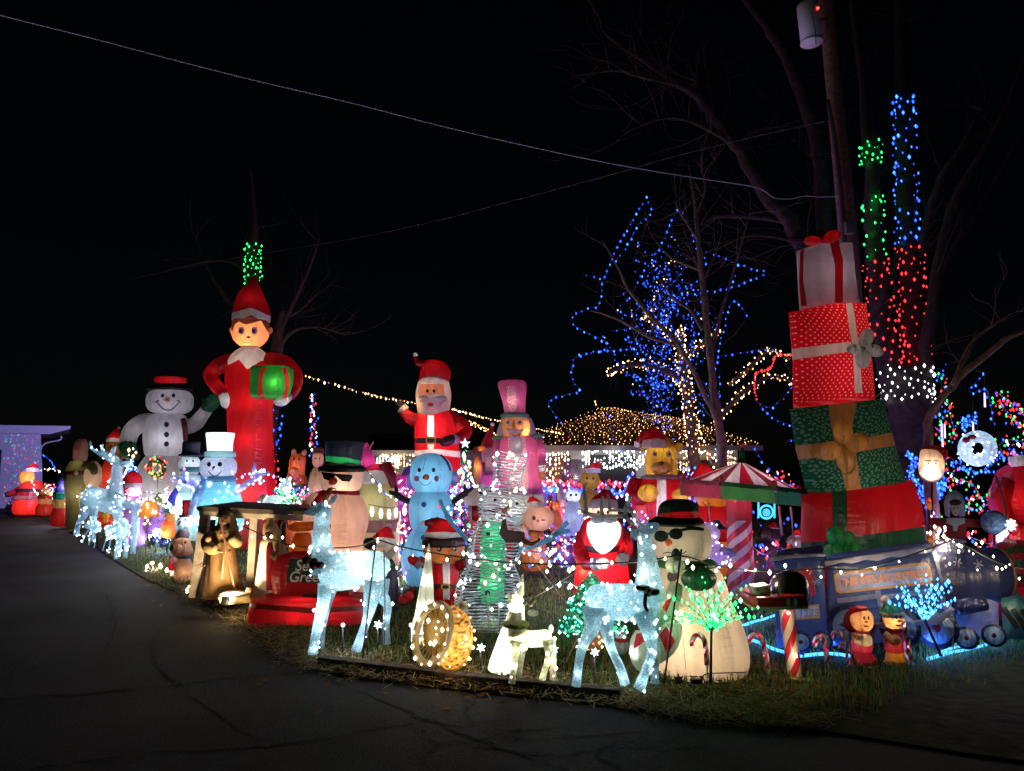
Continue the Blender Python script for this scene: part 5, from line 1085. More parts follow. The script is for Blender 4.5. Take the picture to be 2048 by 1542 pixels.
# -- blue train
f = F('inflatable_train', 'long navy inflatable steam train with an orange framed name sign and snow trim', 'inflatable train', 1780, 6.9)
nav = fabric((.06, .085, .2)); nav2 = fabric((.035, .045, .12)); lav = fabric((.5, .48, .6)); sky_b = fabric((.25, .4, .62)); org = fabric((.65, .25, .04))
cab = f.add('cab', puff(f, [(1546, 1122), (1648, 1108), (1652, 1200), (1656, 1292), (1552, 1300), (1548, 1210)], .45, .9, bul=.02), nav)
f.add('cab_roof', f.loft([(1596, 1126, 46), (1596, 1122, 56), (1597, 1112, 50), (1598, 1102, 34), (1598, 1096, 10)], dr=.9), fabric((.16, .14, .26)))
f.add('roof_snow', f.slab([(1540, 1116), (1566, 1112), (1590, 1111), (1596, 1106), (1604, 1110), (1652, 1106), (1652, 1113), (1620, 1114), (1600, 1116), (1576, 1117), (1556, 1122), (1541, 1123)], .52, .05, .006), lav, False)
tend = f.add('engine_side', puff(f, [(1652, 1126), (1864, 1098), (1880, 1160), (1888, 1272), (1790, 1286), (1660, 1296), (1654, 1210)], .42, .85, sub=8, bul=.02), nav)
f.add('side_snow', f.slab([(1648, 1122), (1740, 1110), (1866, 1092), (1866, 1102), (1850, 1108), (1830, 1107), (1806, 1115), (1782, 1114), (1756, 1122), (1730, 1120), (1704, 1128), (1680, 1126), (1650, 1134)], .48, .05, .006), lav, False)
boil = f.add('boiler', tube_m([f.L(1852, 1160, 0), f.L(1900, 1156, 0), f.L(1960, 1150, 0), f.L(1996, 1148, 0), f.L(2006, 1148, 0)], [54 * f.k, 55 * f.k, 54 * f.k, 50 * f.k, 36 * f.k], 24, 3), nav2)
f.cut(boil, [(1862, 1090), (1872, 1090), (1894, 1215), (1882, 1215)], 'boiler_band', lav)
tub(f, 'boiler_front', [(1996, 1148, 0, 52), (2002, 1148, 0, 52), (2006, 1148, 0, 40)], fabric((.3, .16, .12))); f.add('head_lamp', f.ball(2009, 1152, 8, 14, w=.15), fabric((.9, .4, .08))); f.lamp(2009, 1152, 8, 3, (1, .7, .3), w=.15)
f.add('chimney', f.loft([(1898, 1108, 26), (1898, 1100, 30), (1898, 1090, 24), (1900, 1082, 30), (1900, 1078, 20)]), fabric((.16, .16, .28)))
sg = f.cut(tend, [(1668, 1152), (1674, 1146), (1852, 1124), (1860, 1130), (1866, 1160), (1861, 1168), (1680, 1187), (1672, 1182)], 'sign', fabric((.8, .36, .06))); sg2 = f.cut(sg, [(1673, 1156), (1678, 1150), (1850, 1129), (1856, 1134), (1860, 1158), (1856, 1163), (1682, 1182), (1677, 1178)], 'sign_face', fabric((.5, .52, .66)))
f.text('sign_lettering', 'THE POLAR EXPRESS', 1767, 1156, 23, solid((.75, .27, .06), .6), slope=-.115, bold=.03, wide=.86, off=.02)
pl_ = f.cut(cab, [(1588, 1212), (1638, 1208), (1640, 1236), (1590, 1240)], 'number_plate', fabric((.8, .36, .06))); f.cut(pl_, [(1591, 1216), (1634, 1212), (1636, 1232), (1593, 1236)], 'number_plate_face', fabric((.6, .58, .66))); f.text('plate_number', '1225', 1614, 1225, 20, solid((.3, .3, .4)), slope=-.08, bold=.02, off=.04)
f.cut(cab, [(1596, 1138), (1624, 1134), (1632, 1190), (1606, 1196)], 'red_door', fabric((.6, .02, .03))); f.on('door_trim', [(1614, 1164), (1630, 1162), (1630, 1164), (1614, 1166)], lav, off=.03)
f.on('step_trim', [(1672, 1196), (1754, 1186), (1756, 1196), (1674, 1206)], lav, off=.02); f.on('step_trim', [(1748, 1180), (1758, 1178), (1766, 1220), (1756, 1222)], lav, off=.02); f.on('step_trim', [(1756, 1190), (1860, 1176), (1862, 1186), (1758, 1200)], lav, off=.02)
for i in range(5): f.dot('rivet', 1888 + i * 3.2, 1136 + i * 15.5 - 18, 3, 3.2, fabric((.5, .48, .55)), off=.012)
def flake(cx, cy, r): 
    for i in range(3):
        a = i * math.pi / 3 + .2; f.stroke('snowflake_print', [(cx - r * math.cos(a), cy - r * math.sin(a)), (cx, cy), (cx + r * math.cos(a), cy + r * math.sin(a))], 2.6, fabric((.4, .42, .55)), off=.012)
flake(1632, 1163, 8); flake(1914, 1126, 9); flake(1956, 1130, 10); 
f.add('running_board', f.slab([(1885, 1216), (1986, 1200), (2000, 1206), (2000, 1270), (1890, 1286)], .36, .7, .02), fabric((.36, .36, .5))); f.add('cylinder', tube_m([f.L(1912, 1216, .45), f.L(1968, 1206, .45)], [14 * f.k] * 2, 12), fabric((.02, .03, .13)))
def wheel(cx, cy, r, w, spokes, off=.42):
    t_ = f.add('wheel', tube_m([f.L(cx, cy, off), f.L(cx, cy, off + .12)], [r * f.k, r * f.k], 24), nav2, False); hb_ = f.add('wheel_face', tube_m([f.L(cx, cy, off + .1), f.L(cx, cy, off + .15)], [r * .78 * f.k, r * .74 * f.k], 24), sky_b, False, t_)
    for i in range(spokes):
        a = i * 2 * math.pi / spokes + .2; f.add('spoke', tube_m([f.L(cx, cy, off + .15), f.L(cx + r * .72 * math.cos(a), cy + r * .72 * math.sin(a), off + .15)], [2.6 * f.k] * 2, 6), fabric((.55, .55, .68)), False, t_)
    f.lamp(cx, cy, r * .4, .25, (.85, .9, 1), w=off + .125)  # light added inside the wheel face so it shows up
    f.add('hub', f.ball(cx, cy, r * .22, r * .22, w=off + .16, dr=.4), fabric((.35, .03, .06)), False, t_)
wheel(1702, 1254, 40, 0, 10); wheel(1873, 1256, 36, 0, 8); wheel(1933, 1276, 20, 0, 0); wheel(1988, 1271, 20, 0, 0); wheel(1602, 1284, 18, 0, 0); wheel(1646, 1282, 17, 0, 0); wheel(1800, 1256, 34, 0, 8)
f.add('drive_rod', f.slab([(1705, 1250), (1870, 1240), (1905, 1214), (1910, 1220), (1876, 1250), (1706, 1260)], .6, .04, .006), fabric((.45, .42, .55)), False)
cw_ = f.add('cow_catcher', puff(f, [(2002, 1206), (2030, 1200), (2075, 1230), (2075, 1282), (2006, 1280)], .4, .6), fabric((.1, .28, .3)))
for i in range(3): f.on('slot', [(2004 + i * 16, 1218 + i * 2), (2012 + i * 16, 1214 + i * 2), (2036 + i * 16, 1252), (2028 + i * 16, 1258)], black, off=.015)
f.lamp(1600, 1250, 45, .45, (.8, .85, 1), w=.1); f.lamp(1600, 1160, 40, .4, (.8, .85, 1), w=.1); f.lamp(1720, 1230, 50, .5, (.85, .85, 1), w=.1); f.lamp(1700, 1160, 40, .4, (.9, .85, 1), w=.15); f.lamp(1830, 1190, 50, .4, (.85, .85, 1), w=.1); f.lamp(1940, 1150, 46, .35, (1, .8, .75)); f.lamp(1945, 1245, 28, .3, (.8, .85, 1), w=.1); f.lamp(1597, 1112, 30, .4); f.lamp(2040, 1245, 30, .2, w=.1); f.lamp(1900, 1094, 20, .35)
# -- striped canopy
f = F('carousel_canopy', 'striped red and white carousel canopy with a green and red valance', 'carousel', 1485, 9)
ap = f.L(1482, 922, 0); ctr = f.L(1484, 978, 0); rr = 124 * f.k; red_o = fabric((.42, .01, .03)); cream = fabric((.62, .55, .52)); dkr = fabric((.16, .02, .03))
RP = [ctr + Vector((rr * math.cos(2 * math.pi * i / 24 + .2), rr * .95 * math.sin(2 * math.pi * i / 24 + .2), (-.12 if 1 else 0) * math.cos(2 * math.pi * i / 24 + .2 - .2) * .6)) for i in range(24)]
for i in range(24):
    a, b = RP[i], RP[(i + 1) % 24]; f.add('canopy_gore', ([ap, a, b], [(0, 1, 2)]), (red_o, cream, dkr, cream)[i % 4], False, smooth=False)
for i in range(8):
    a, b = RP[i * 3], RP[(i * 3 + 3) % 24]; a, b = a * 1.0, b * 1.0; n_ = ((a + b) / 2 - ctr); n_.z = 0; n_.normalize()
    z = Vector((0, 0, 1)); h_ = .14; q = [a + z * .05, b + z * .05, b - z * h_, a - z * h_]; q += [p + n_ * .03 for p in q]
    f.add('valance_panel', (q[4:], [(0, 1, 2, 3)]), (fabric((.012, .12, .07)), fabric((.4, .02, .06)), fabric((.05, .25, .05)))[i % 3], False, smooth=False)
    f.add('knob', ball_m(a + z * .08, .035, .035, .04, 8, 6), fabric((.4, .02, .04)), False)
f.add('finial', f.loft([(1482, 926, 10), (1483, 918, 7), (1484, 905, 5), (1485, 895, 2)]), fabric((.01, .08, .03))); f.add('finial_ball', f.ball(1485, 890, 4, 4), fabric((.6, .03, .03)))
f.add('hub_cap', f.ball(1482, 926, 9, 9), fabric((.5, .02, .04)))
drum = stripe_tube(f, [(1482, 1205, 0, 26), (1482, 1150, 0, 26), (1480, 1090, 0, 25), (1478, 1040, 0, 24)], 24, 1.3, 12, 3, 'drum', [fabric((.42, .015, .05)), fabric((.45, .36, .5))]); f.add('drum_top', f.loft([(1478, 1042, 24.5), (1478, 1035, 25), (1478, 1000, 24), (1480, 985, 22)]), fabric((.4, .015, .04)))
for x, y0, y1 in ((1418, 1005, 1045), (1558, 1012, 1070), (1582, 1014, 1095)): stripe_tube(f, [(x, y0, .5, 2.6), (x + (6 if x > 1500 else 0), y1, .5, 2.6)], 8, 1.2, 10, 2, 'striped_pole', [fabric((.6, .05, .1)), fabric((.7, .7, .75))])
f.lamp(1445, 985, 60, .3, (1, .85, .85), w=.25); f.lamp(1525, 985, 60, .3, (1, .85, .85), w=.25); f.lamp(1481, 1075, 22, .6, (1, .8, .85)); f.lamp(1482, 1130, 22, .6, (1, .85, .8)); f.lamp(1479, 1015, 20, .4); f.lamp(1484, 962, 30, .4)  # lights added under the canopy to brighten its cloth
# -- plum tinsel bear riding the canopy
f = F('light_bear', 'lilac tinsel bear ornament with purple bulbs hanging below the striped canopy', 'light figure', 1425, 8.2)
lil = crystal((.5, .34, .6), .15, bs=1.6, bsc=25)
B = f.add('body', f.ball(1430, 1112, 28, 26), lil); H = f.add('head', f.ball(1420, 1066, 20, 22), lil); f.add('arm', tub.__call__ and f.tube([(1445, 1100, .1, 8), (1462, 1105, .2, 8), (1468, 1110, .2, 4)]), lil)
f.add('hat', f.loft([(1440, 1058, 14), (1440, 1054, 14), (1437, 1048, 8), (1433, 1040, 7)]), solid((.02, .02, .06), .5), False); f.bulbs([B, H], 60, 2.4, [COOL, PURP, COOL]); f.lamp(1430, 1112, 20, .4, (.85, .7, 1)); f.lamp(1420, 1066, 15, .6, (.9, .8, 1))
# -- orange bear in red shirt under the canopy
f = F('inflatable_bear', 'orange inflatable figure in a red shirt half hidden under the striped canopy', 'inflatable bear', 1428, 11)
og = fabric((.75, .28, .03)); f.add('legs', f.loft([(1428, 1155, 40), (1428, 1140, 46), (1428, 1095, 44), (1428, 1075, 40)]), og); f.add('shirt', f.loft([(1428, 1080, 42), (1428, 1060, 45), (1428, 1030, 38), (1426, 1012, 26)]), red); f.add('head', f.ball(1424, 995, 32, 26), og)
f.stroke('mouth', [(1404, 1004), (1416, 1012), (1430, 1012)], 2); santa_hat(f, 1412, 970, 34, 44, -8, pom=False); f.add('arm', f.tube([(1395, 1045, .1, 12), (1380, 1062, .2, 11), (1372, 1078, .25, 6)]), og)
f.lamp(1428, 1110, 36, .7, (1, .7, .3)); f.lamp(1426, 1045, 32, .7); f.lamp(1424, 996, 22, .8, (1, .7, .3)); f.lamp(1410, 950, 26, .35)
# -- stable
f = F('nativity_stable', 'open wooden nativity stable with pale posts and a flat dark roof', 'stable', 490, 9)
pw = solid((.34, .27, .2), .8, .4, 12, 0, .3); dw = solid((.09, .07, .05), .9, .5, 12, 0, .3)
f.add('roof', f.slab([(392, 1014), (400, 1012), (603, 1022), (604, 1030), (395, 1022)], .25, 1.2, .004), dw, False, smooth=False)
for P in ([(376, 1196), (396, 1196), (418, 1022), (400, 1022)],): f.add('post', f.slab(P, .2, .09, .006), pw, False, smooth=False)
f.add('post', f.slab([(490, 1198), (504, 1198), (516, 1024), (500, 1024)], .2, .09, .006), pw, False, smooth=False); f.add('post', f.slab([(594, 1150), (604, 1150), (606, 1030), (592, 1030)], -.7, .09, .006), pw, False, smooth=False)
f.add('beam', f.slab([(398, 1022), (604, 1031), (604, 1042), (398, 1033)], .22, .05, .004), pw, False, smooth=False); f.add('board', f.slab([(396, 1190), (415, 1190), (430, 1040), (415, 1040)], -.9, .03), dw, False, smooth=False); f.add('board', f.slab([(440, 1180), (600, 1170), (600, 1140), (440, 1150)], -1.0, .03), dw, False, smooth=False)
# shepherd
cl = solid((.2, .11, .045), .9, .8, 9, 0, .25); cl2 = solid((.26, .2, .09), .9, .6, 9)
def robe(f, rows, mat, folds=7, amp=.06, name='robe', dr=.8):
    V, Fc = f.loft(rows, dr, 36, 5); n = 36; c = []
    V2 = []
    for i, v in enumerate(V):
        j = i % n; r_ = i // n; row_c = sum((V[r_ * n + k] for k in range(n)), Vector()) / n if r_ * n + n <= len(V) else v
        a = 2 * math.pi * j / n; V2.append(row_c + (v - row_c) * (1 + amp * math.sin(folds * a + r_ * .25) + amp * .6 * math.sin(folds * 2.3 * a - r_ * .2)))
    return f.add(name, (V2, Fc), mat)
f = F('nativity_figure', 'bearded shepherd figure in a brown robe leaning on a staff in the stable', 'nativity figure', 445, 8.75)
robe(f, [(448, 1196, 36), (447, 1188, 40), (446, 1150, 33), (445, 1110, 27), (445, 1080, 27), (446, 1060, 24), (447, 1048, 10)], cl)
f.add('head', f.ball(452, 1040, 12, 15, w=.04), solid((.22, .11, .06), .7)); f.add('beard', f.ball(450, 1052, 10, 10, w=.07), solid((.025, .015, .01), .9, .8, 40)); robe(f, [(454, 1072, 22), (455, 1055, 20), (455, 1038, 17), (453, 1025, 13), (452, 1020, 5)], cl2, 5, .05, 'hood', .7)
f.add('face', f.ball(447, 1040, 9, 12, w=.1, dr=.6), solid((.25, .13, .07), .7)); 
for x in (444, 451): f.dot('eye', x, 1037, 1.6)
f.add('nose', f.ball(446, 1042, 2, 3, w=.2), solid((.25, .13, .07), .7))
f.add('sleeve', f.tube([(424, 1068, .05, 10), (412, 1082, .12, 10), (420, 1096, .2, 12), (432, 1100, .24, 9)]), cl2); f.add('sleeve', f.tube([(468, 1068, .05, 10), (474, 1085, .12, 11), (460, 1076, .22, 9)]), cl2)
f.add('hand', f.ball(446, 1068, 6, 5, w=.28), solid((.3, .16, .08), .7)); f.add('hand', f.ball(416, 1078, 6, 6, w=.24), solid((.3, .16, .08), .7))
f.add('staff', f.tube([(470, 1182, .3, 2.2), (446, 1066, .32, 2.2), (440, 1032, .32, 2.4)], 8), solid((.16, .06, .03), .7)); f.add('rope_belt', f.tube([(425, 1100, .16, 2), (445, 1104, .24, 2), (462, 1100, .18, 2)], 6), cl2, False); f.add('rope_belt', f.tube([(448, 1104, .24, 1.5), (446, 1130, .3, 1.5), (444, 1158, .3, 1.5)], 6), cl2, False)
f = F('nativity_figure', 'nativity figure in white and red robes holding a staff in the stable bay', 'nativity figure', 542, 8.6)
robe(f, [(545, 1205, 32), (545, 1196, 38), (543, 1150, 28), (541, 1110, 21), (540, 1085, 18), (540, 1075, 10)], solid((.62, .55, .42), .9, .5, 9)); robe(f, [(541, 1180, 8, .5, .2), (541, 1140, 9, .5, .2), (540, 1100, 7, .5, .18), (540, 1085, 3, .5, .16)], solid((.28, .02, .03), .9, .4, 9), 3, .08, 'red_panel')
f.add('head', f.ball(540, 1062, 11, 14, w=.03), solid((.3, .16, .09), .7)); robe(f, [(543, 1092, 18), (543, 1070, 17), (541, 1050, 14), (540, 1042, 9), (540, 1036, 6)], solid((.3, .2, .06), .8, .5, 15), 5, .05, 'headdress', .65)
f.add('face', f.ball(537, 1060, 8, 10, w=.11, dr=.6), solid((.32, .18, .1), .7)); f.add('beard', f.ball(537, 1071, 8, 8, w=.12, dr=.7), solid((.1, .05, .02), .9))
for x in (534, 540): f.dot('eye', x, 1058, 1.4)
f.add('sleeve', f.tube([(556, 1092, .05, 9), (562, 1108, .15, 10), (548, 1112, .24, 8)]), solid((.34, .2, .1), .9)); f.add('cloak', f.tube([(560, 1090, 0, 10), (566, 1130, .02, 13), (566, 1180, .03, 13), (566, 1200, .03, 8)]), solid((.36, .24, .15), .9, .5, 9)); f.add('hand', f.ball(545, 1112, 5, 5, w=.28), solid((.3, .16, .09), .7)); f.add('staff', f.tube([(552, 1190, .3, 1.8), (560, 1100, .3, 1.8), (562, 1050, .3, 1.8), (572, 1042, .3, 1.8), (576, 1056, .3, 1.8)], 6), solid((.2, .12, .07), .7), False)
f = F('manger', 'baby figure on a low straw manger bathed in the floodlight', 'manger', 466, 8.3)
f.add('crib', puff(f, [(436, 1196), (500, 1190), (506, 1206), (440, 1212)], .15, .35), solid((.4, .3, .14), .9, 1, 25)); f.add('cloth', f.ball(470, 1190, 30, 9, dr=.6), solid((.75, .68, .52), .9, .4, 12)); f.add('head', f.ball(498, 1182, 7, 7), solid((.4, .22, .12), .7)); f.lamp(462, 1200, 30, 1.6, (1, .75, .42), w=.42); f.lamp(430, 1190, 30, .8, (1, .75, .42), w=.2)  # both lights are added, standing in for floodlight glow on the hay
f = F('floodlight', 'small black floodlight on the ground facing the stable', 'floodlight', 452, 7.95); f.add('housing', box_m(f.L(450, 1203, 0), 14 * f.k, .05, 18 * f.k, .008, Matrix.Rotation(-.5, 3, 'X')), blackm, False); f.add('stake', f.tube([(450, 1212, 0, 2), (448, 1226, 0, 1.5)]), blackm, False); f.add('lens', box_m(f.L(451, 1202, 0) + Vector((0, .04, .015)), 11 * f.k, .01, 14 * f.k, 0, Matrix.Rotation(-.5, 3, 'X')), glow((1, .85, .6), 6), False)
ld = bpy.data.lights.new('flood', 'SPOT'); ld.energy = 110; ld.color = (1, .78, .48); ld.spot_size = math.radians(120); ld.spot_blend = .7; ld.shadow_soft_size = .05; lo = bpy.data.objects.new('flood', ld); COL.objects.link(lo); lo.location = f.o + f.L(452, 1200, -.12); lo.rotation_euler = (W(470, 1110, 9.0) - lo.location).to_track_quat('-Z', 'Y').to_euler()
# -- red greeting seat
f = F('inflatable_bench', 'red inflatable bench with a green greeting panel on its backrest', 'inflatable seat', 622, 8)
rs = fabric((.5, .012, .02)); bk = f.add('backrest', puff(f, [(546, 1200), (540, 1150), (552, 1118), (580, 1108), (640, 1106), (690, 1112), (704, 1150), (706, 1200)], -.05, .3), rs)
st_ = f.add('seat', f.loft([(624, 1258, 104), (624, 1252, 114), (624, 1225, 116), (624, 1212, 115), (624, 1196, 110), (624, 1192, 96)], dr=.62, e=.55, seg=40), rs)
f.cut(st_, [(490, 1206), (622, 1216), (760, 1210), (760, 1219), (622, 1227), (490, 1216)], 'piping', fabric((.12, .012, .01), .2), True)
f.on('greeting_panel', [(580, 1118), (690, 1120), (692, 1168), (574, 1164)], fabric((.012, .1, .04)), [bk], off=.012); wt = solid((.6, .6, .56), .6)
f.text('greeting', 'Seasons', 636, 1132, 30, wt, shear=.25, bold=.012, objs=[bk], off=.02, wide=.95); f.text('greeting', 'Greetings', 634, 1154, 30, wt, shear=.25, bold=.012, objs=[bk], off=.02, wide=.95)
f.on('seat_label', [(608, 1186), (664, 1190), (668, 1200), (604, 1197)], solid((.02, .035, .02)), [st_], off=.012)
f.lamp(600, 1225, 60, .35, (1, .6, .5), w=.2); f.lamp(660, 1225, 60, .26, (1, .6, .5), w=.2); f.lamp(562, 1150, 18, .4, w=-.2); f.lamp(640, 1150, 18, .25, w=-.2)
# -- hanging white cone bulbs
f = F('cone_bulbs', 'five large white cone bulbs hung on a wire behind the peach snowman', 'string lights', 778, 9.2)
f.add('wire', f.tube([(735, 1008, 0, .7), (772, 1015, 0, .7), (815, 1012, 0, .7)], 5), blackm, False)
for x, y in ((744, 1024), (762, 1028), (778, 1029), (792, 1026), (809, 1022)): f.add('bulb', f.loft([(x, y + 9, .8), (x, y + 5, 3), (x, y - 3, 3.6), (x, y - 8, 2), (x, y - 10, 1.5)]), glow((.95, .97, 1), 4), False)
f.lamp(775, 1026, 20, .3, w=.1)
# -- small figures, generic builder
def fig(name, label, cat, px, d, parts, lamps=(), group=None):
    f = F(name, label, cat, px, d, group)
    for p in parts:
        nm, kind, a, m = p[:4]; k = p[4] if len(p) > 4 else {}
        if kind == 'l': f.add(nm, f.loft(a, **k), m)
        elif kind == 'b': f.add(nm, f.ball(*a, **k), m)
        elif kind == 't': f.add(nm, f.tube(a, 10), m)
        elif kind == 's': f.add(nm, f.slab(a, k.get('w', 0), k.get('th', .05), k.get('bev', 0)), m, smooth=False)
        elif kind == 'd': f.dot(nm, *a, mat=m, **k)
        elif kind == 'h': santa_hat(f, *a, mat=m, **k)
    for l in lamps: f.lamp(*l)
    return f
bk_ = fabric((.015, .015, .018), .2)
fig('inflatable_penguin', 'child sized inflatable penguin in a red santa hat behind the doe', 'inflatable penguin', 768, 8.6, [('body', 'l', [(768, 1212, 20), (768, 1204, 26), (770, 1160, 26), (768, 1125, 20), (766, 1112, 10)], fabric((.03, .03, .04))), ('head', 'b', (758, 1105, 26, 22), fabric((.7, .5, .4))), ('beak', 't', [(744, 1105, .2, 8), (734, 1108, .28, 5), (728, 1112, .3, 2)], fabric((.7, .08, .05))), ('hat', 'h', (764, 1088, 27, 36, 14), red), ('scarf', 'l', [(765, 1136, 20), (765, 1130, 24), (765, 1122, 22)], fabric((.02, .3, .06))), ('flipper', 't', [(746, 1090, .1, 9), (736, 1085, .15, 12), (730, 1080, .15, 5)], bk_), ('eye', 'd', (748, 1098, 2.5, 4), black)], [(758, 1105, 20, .6, (1, .8, .65)), (764, 1075, 20, .5), (768, 1165, 20, .5)])
fig('inflatable_gift', 'pale yellow inflatable block wearing a maroon santa hat behind the cone bulbs', 'inflatable gift', 748, 12, [('box', 'l', [(750, 1132, 46), (750, 1120, 50), (748, 1050, 48), (747, 985, 44), (747, 965, 36)], fabric((.55, .5, .22)), {'e': .6}), ('band', 'l', [(750, 1062, 40), (750, 1060, 50), (750, 1040, 50), (750, 1038, 40)], fabric((.5, .25, .2)), {'e': .6}), ('hat', 'h', (750, 962, 42, 42, 20), fabric((.4, .012, .04)), {'tipdrop': 10}), ('hat_tip', 't', [(770, 930, .1, 14), (782, 955, .15, 11), (788, 975, .18, 6)], fabric((.4, .012, .04)))], [(748, 1010, 42, .45, (1, .95, .7)), (750, 940, 34, .25), (750, 1090, 44, .4)])
fig('inflatable_horse', 'orange inflatable horse head with pricked ears beyond the stable', 'inflatable horse', 596, 15, [('head', 'l', [(592, 960, 12), (592, 952, 17), (594, 935, 16), (596, 918, 16), (597, 908, 10)], fabric((.8, .17, .03))), ('ear', 't', [(588, 912, 0, 5), (588, 902, 0, 5), (589, 898, 0, 1)], fabric((.7, .3, .18))), ('ear', 't', [(604, 912, 0, 5), (609, 904, 0, 5), (611, 899, 0, 1)], fabric((.7, .3, .18))), ('muzzle', 'b', (587, 942, 11, 8), fabric((.8, .3, .12)), {'w': .15}), ('neck', 'l', [(602, 1095, 30), (602, 1020, 28), (600, 975, 18), (598, 950, 14)], fabric((.75, .15, .03))), ('blanket', 'b', (600, 978, 24, 14), fabric((.04, .16, .06))), ('eye', 'd', (588, 918, 2, 3), black), ('eye', 'd', (598, 918, 2, 3), black)], [(593, 935, 13, .8, (1, .6, .3)), (602, 1000, 22, .5, (1, .6, .4)), (602, 1050, 26, .4)])
fig('inflatable_child', 'inflatable doll in a brown brimmed hat beside the orange horse', 'inflatable figure', 638, 14, [('head', 'l', [(637, 935, 8), (636, 925, 11), (636, 912, 11), (636, 905, 8)], fabric((.7, .32, .2))), ('hat_brim', 'l', [(637, 907, 15), (637, 905, 16), (637, 903, 14)], fabric((.2, .05, .04))), ('hat', 'l', [(637, 906, 11), (637, 898, 10), (638, 895, 6)], fabric((.2, .05, .04))), ('body', 'l', [(640, 1105, 24), (638, 1000, 22), (637, 955, 18), (637, 935, 10)], fabric((.6, .35, .1))), ('eye', 'd', (632, 917, 1.5, 2), black), ('eye', 'd', (639, 917, 1.5, 2), black)], [(636, 917, 9, .5), (638, 980, 16, .4)])
fig('inflatable_unicorn', 'bright pink inflatable unicorn with a gold horn behind the black top hat', 'inflatable unicorn', 738, 16, [('head', 'l', [(738, 950, 20), (737, 930, 17), (733, 905, 12), (732, 895, 6)], fabric((.8, .06, .35))), ('ear', 't', [(732, 900, 0, 5), (733, 890, 0, 5), (735, 884, 0, 1)], fabric((.7, .08, .35))), ('horn', 't', [(738, 898, .1, 3), (744, 888, .1, 1.8), (748, 882, .1, .6)], fabric((.6, .35, .15))), ('body', 'l', [(790, 1085, 40), (800, 1020, 46), (800, 970, 44), (790, 950, 30)], fabric((.75, .04, .4))), ('mane', 'b', (822, 960, 20, 30), fabric((.2, .12, .6)))], [(737, 925, 14, .7), (795, 985, 40, .5), (822, 960, 15, .3)])
fig('inflatable_santa', 'small red and orange inflatable santa in front of the speckled garage', 'inflatable santa', 62, 25, [('body', 'l', [(58, 1028, 26), (58, 1020, 30), (60, 1000, 28), (64, 975, 24), (66, 962, 14)], fabric((.7, .03, .02))), ('coat_hem', 'l', [(58, 1000, 26), (58, 998, 30), (60, 992, 29), (60, 990, 24)], fabric((.7, .25, .15))), ('head', 'b', (54, 955, 14, 16), fabric((.9, .35, .06))), ('hat', 'h', (64, 942, 14, 16, 6), red), ('arm', 't', [(44, 978, .1, 8), (28, 985, .15, 7), (16, 990, .15, 5)], fabric((.6, .02, .02))), ('mitten', 't', [(18, 988, .15, 6), (12, 990, .15, 5)], bk_), ('belt', 'l', [(62, 984, 22), (62, 982, 27), (62, 978, 26), (62, 976, 20)], bk_)], [(58, 1010, 26, 1.2, (1, .6, .5)), (54, 955, 13, 1.3, (1, .7, .35)), (63, 970, 22, .6), (64, 935, 10, .5)])
fig('inflatable_santa', 'olive coated inflatable santa with a long pale beard and sack by the drive', 'inflatable santa', 160, 19, [('body', 'l', [(160, 1058, 22), (160, 1045, 26), (158, 1000, 24), (156, 965, 26), (155, 940, 24), (157, 922, 14)], fabric((.2, .19, .06))), ('head', 'l', [(160, 930, 6), (160, 918, 13), (161, 900, 14), (163, 885, 12), (165, 878, 6)], fabric((.7, .5, .38))), ('face', 'b', (158, 898, 9, 12), fabric((.6, .25, .15)), {'w': .1, 'dr': .7}), ('belt', 'l', [(156, 952, 20), (156, 950, 25.5), (156, 943, 25.5), (156, 941, 20)], fabric((.15, .06, .03))), ('sack', 'b', (186, 952, 17, 30), fabric((.75, .55, .4)), {'w': .1}), ('arm', 't', [(172, 930, .1, 8), (186, 935, .25, 8), (188, 946, .35, 6)], fabric((.2, .19, .06))), ('arm', 't', [(140, 930, .05, 8), (132, 945, .1, 8), (138, 958, .2, 6)], fabric((.2, .19, .06))), ('buckle', 'd', (153, 946, 4, 4), solid((.5, .35, .15), .4), {'off': .02})], [(157, 985, 22, .5, (1, .9, .7)), (160, 905, 11, .5), (186, 955, 15, .6), (156, 930, 20, .3)])
fig('inflatable_dog', 'golden inflatable dog wearing a red santa hat behind the drive side deer', 'inflatable dog', 230, 20, [('head', 'l', [(228, 915, 12), (227, 905, 14), (226, 890, 13), (226, 882, 9)], fabric((.55, .26, .05))), ('ear', 't', [(240, 888, 0, 6), (246, 902, .05, 7), (246, 918, .05, 5)], fabric((.5, .3, .06))), ('hat', 'h', (226, 882, 13, 26, 12), red), ('body', 'l', [(222, 1055, 26), (222, 1010, 28), (224, 960, 24), (228, 925, 18), (228, 912, 10)], fabric((.6, .06, .02))), ('muzzle', 'b', (222, 902, 7, 6), fabric((.6, .3, .08)), {'w': .12}), ('eye', 'd', (222, 893, 1.6, 2), black), ('eye', 'd', (231, 893, 1.6, 2), black)], [(228, 900, 11, .5, (1, .8, .5)), (224, 955, 22, .6, (1, .6, .3)), (228, 875, 9, .5), (222, 1010, 24, .5)])
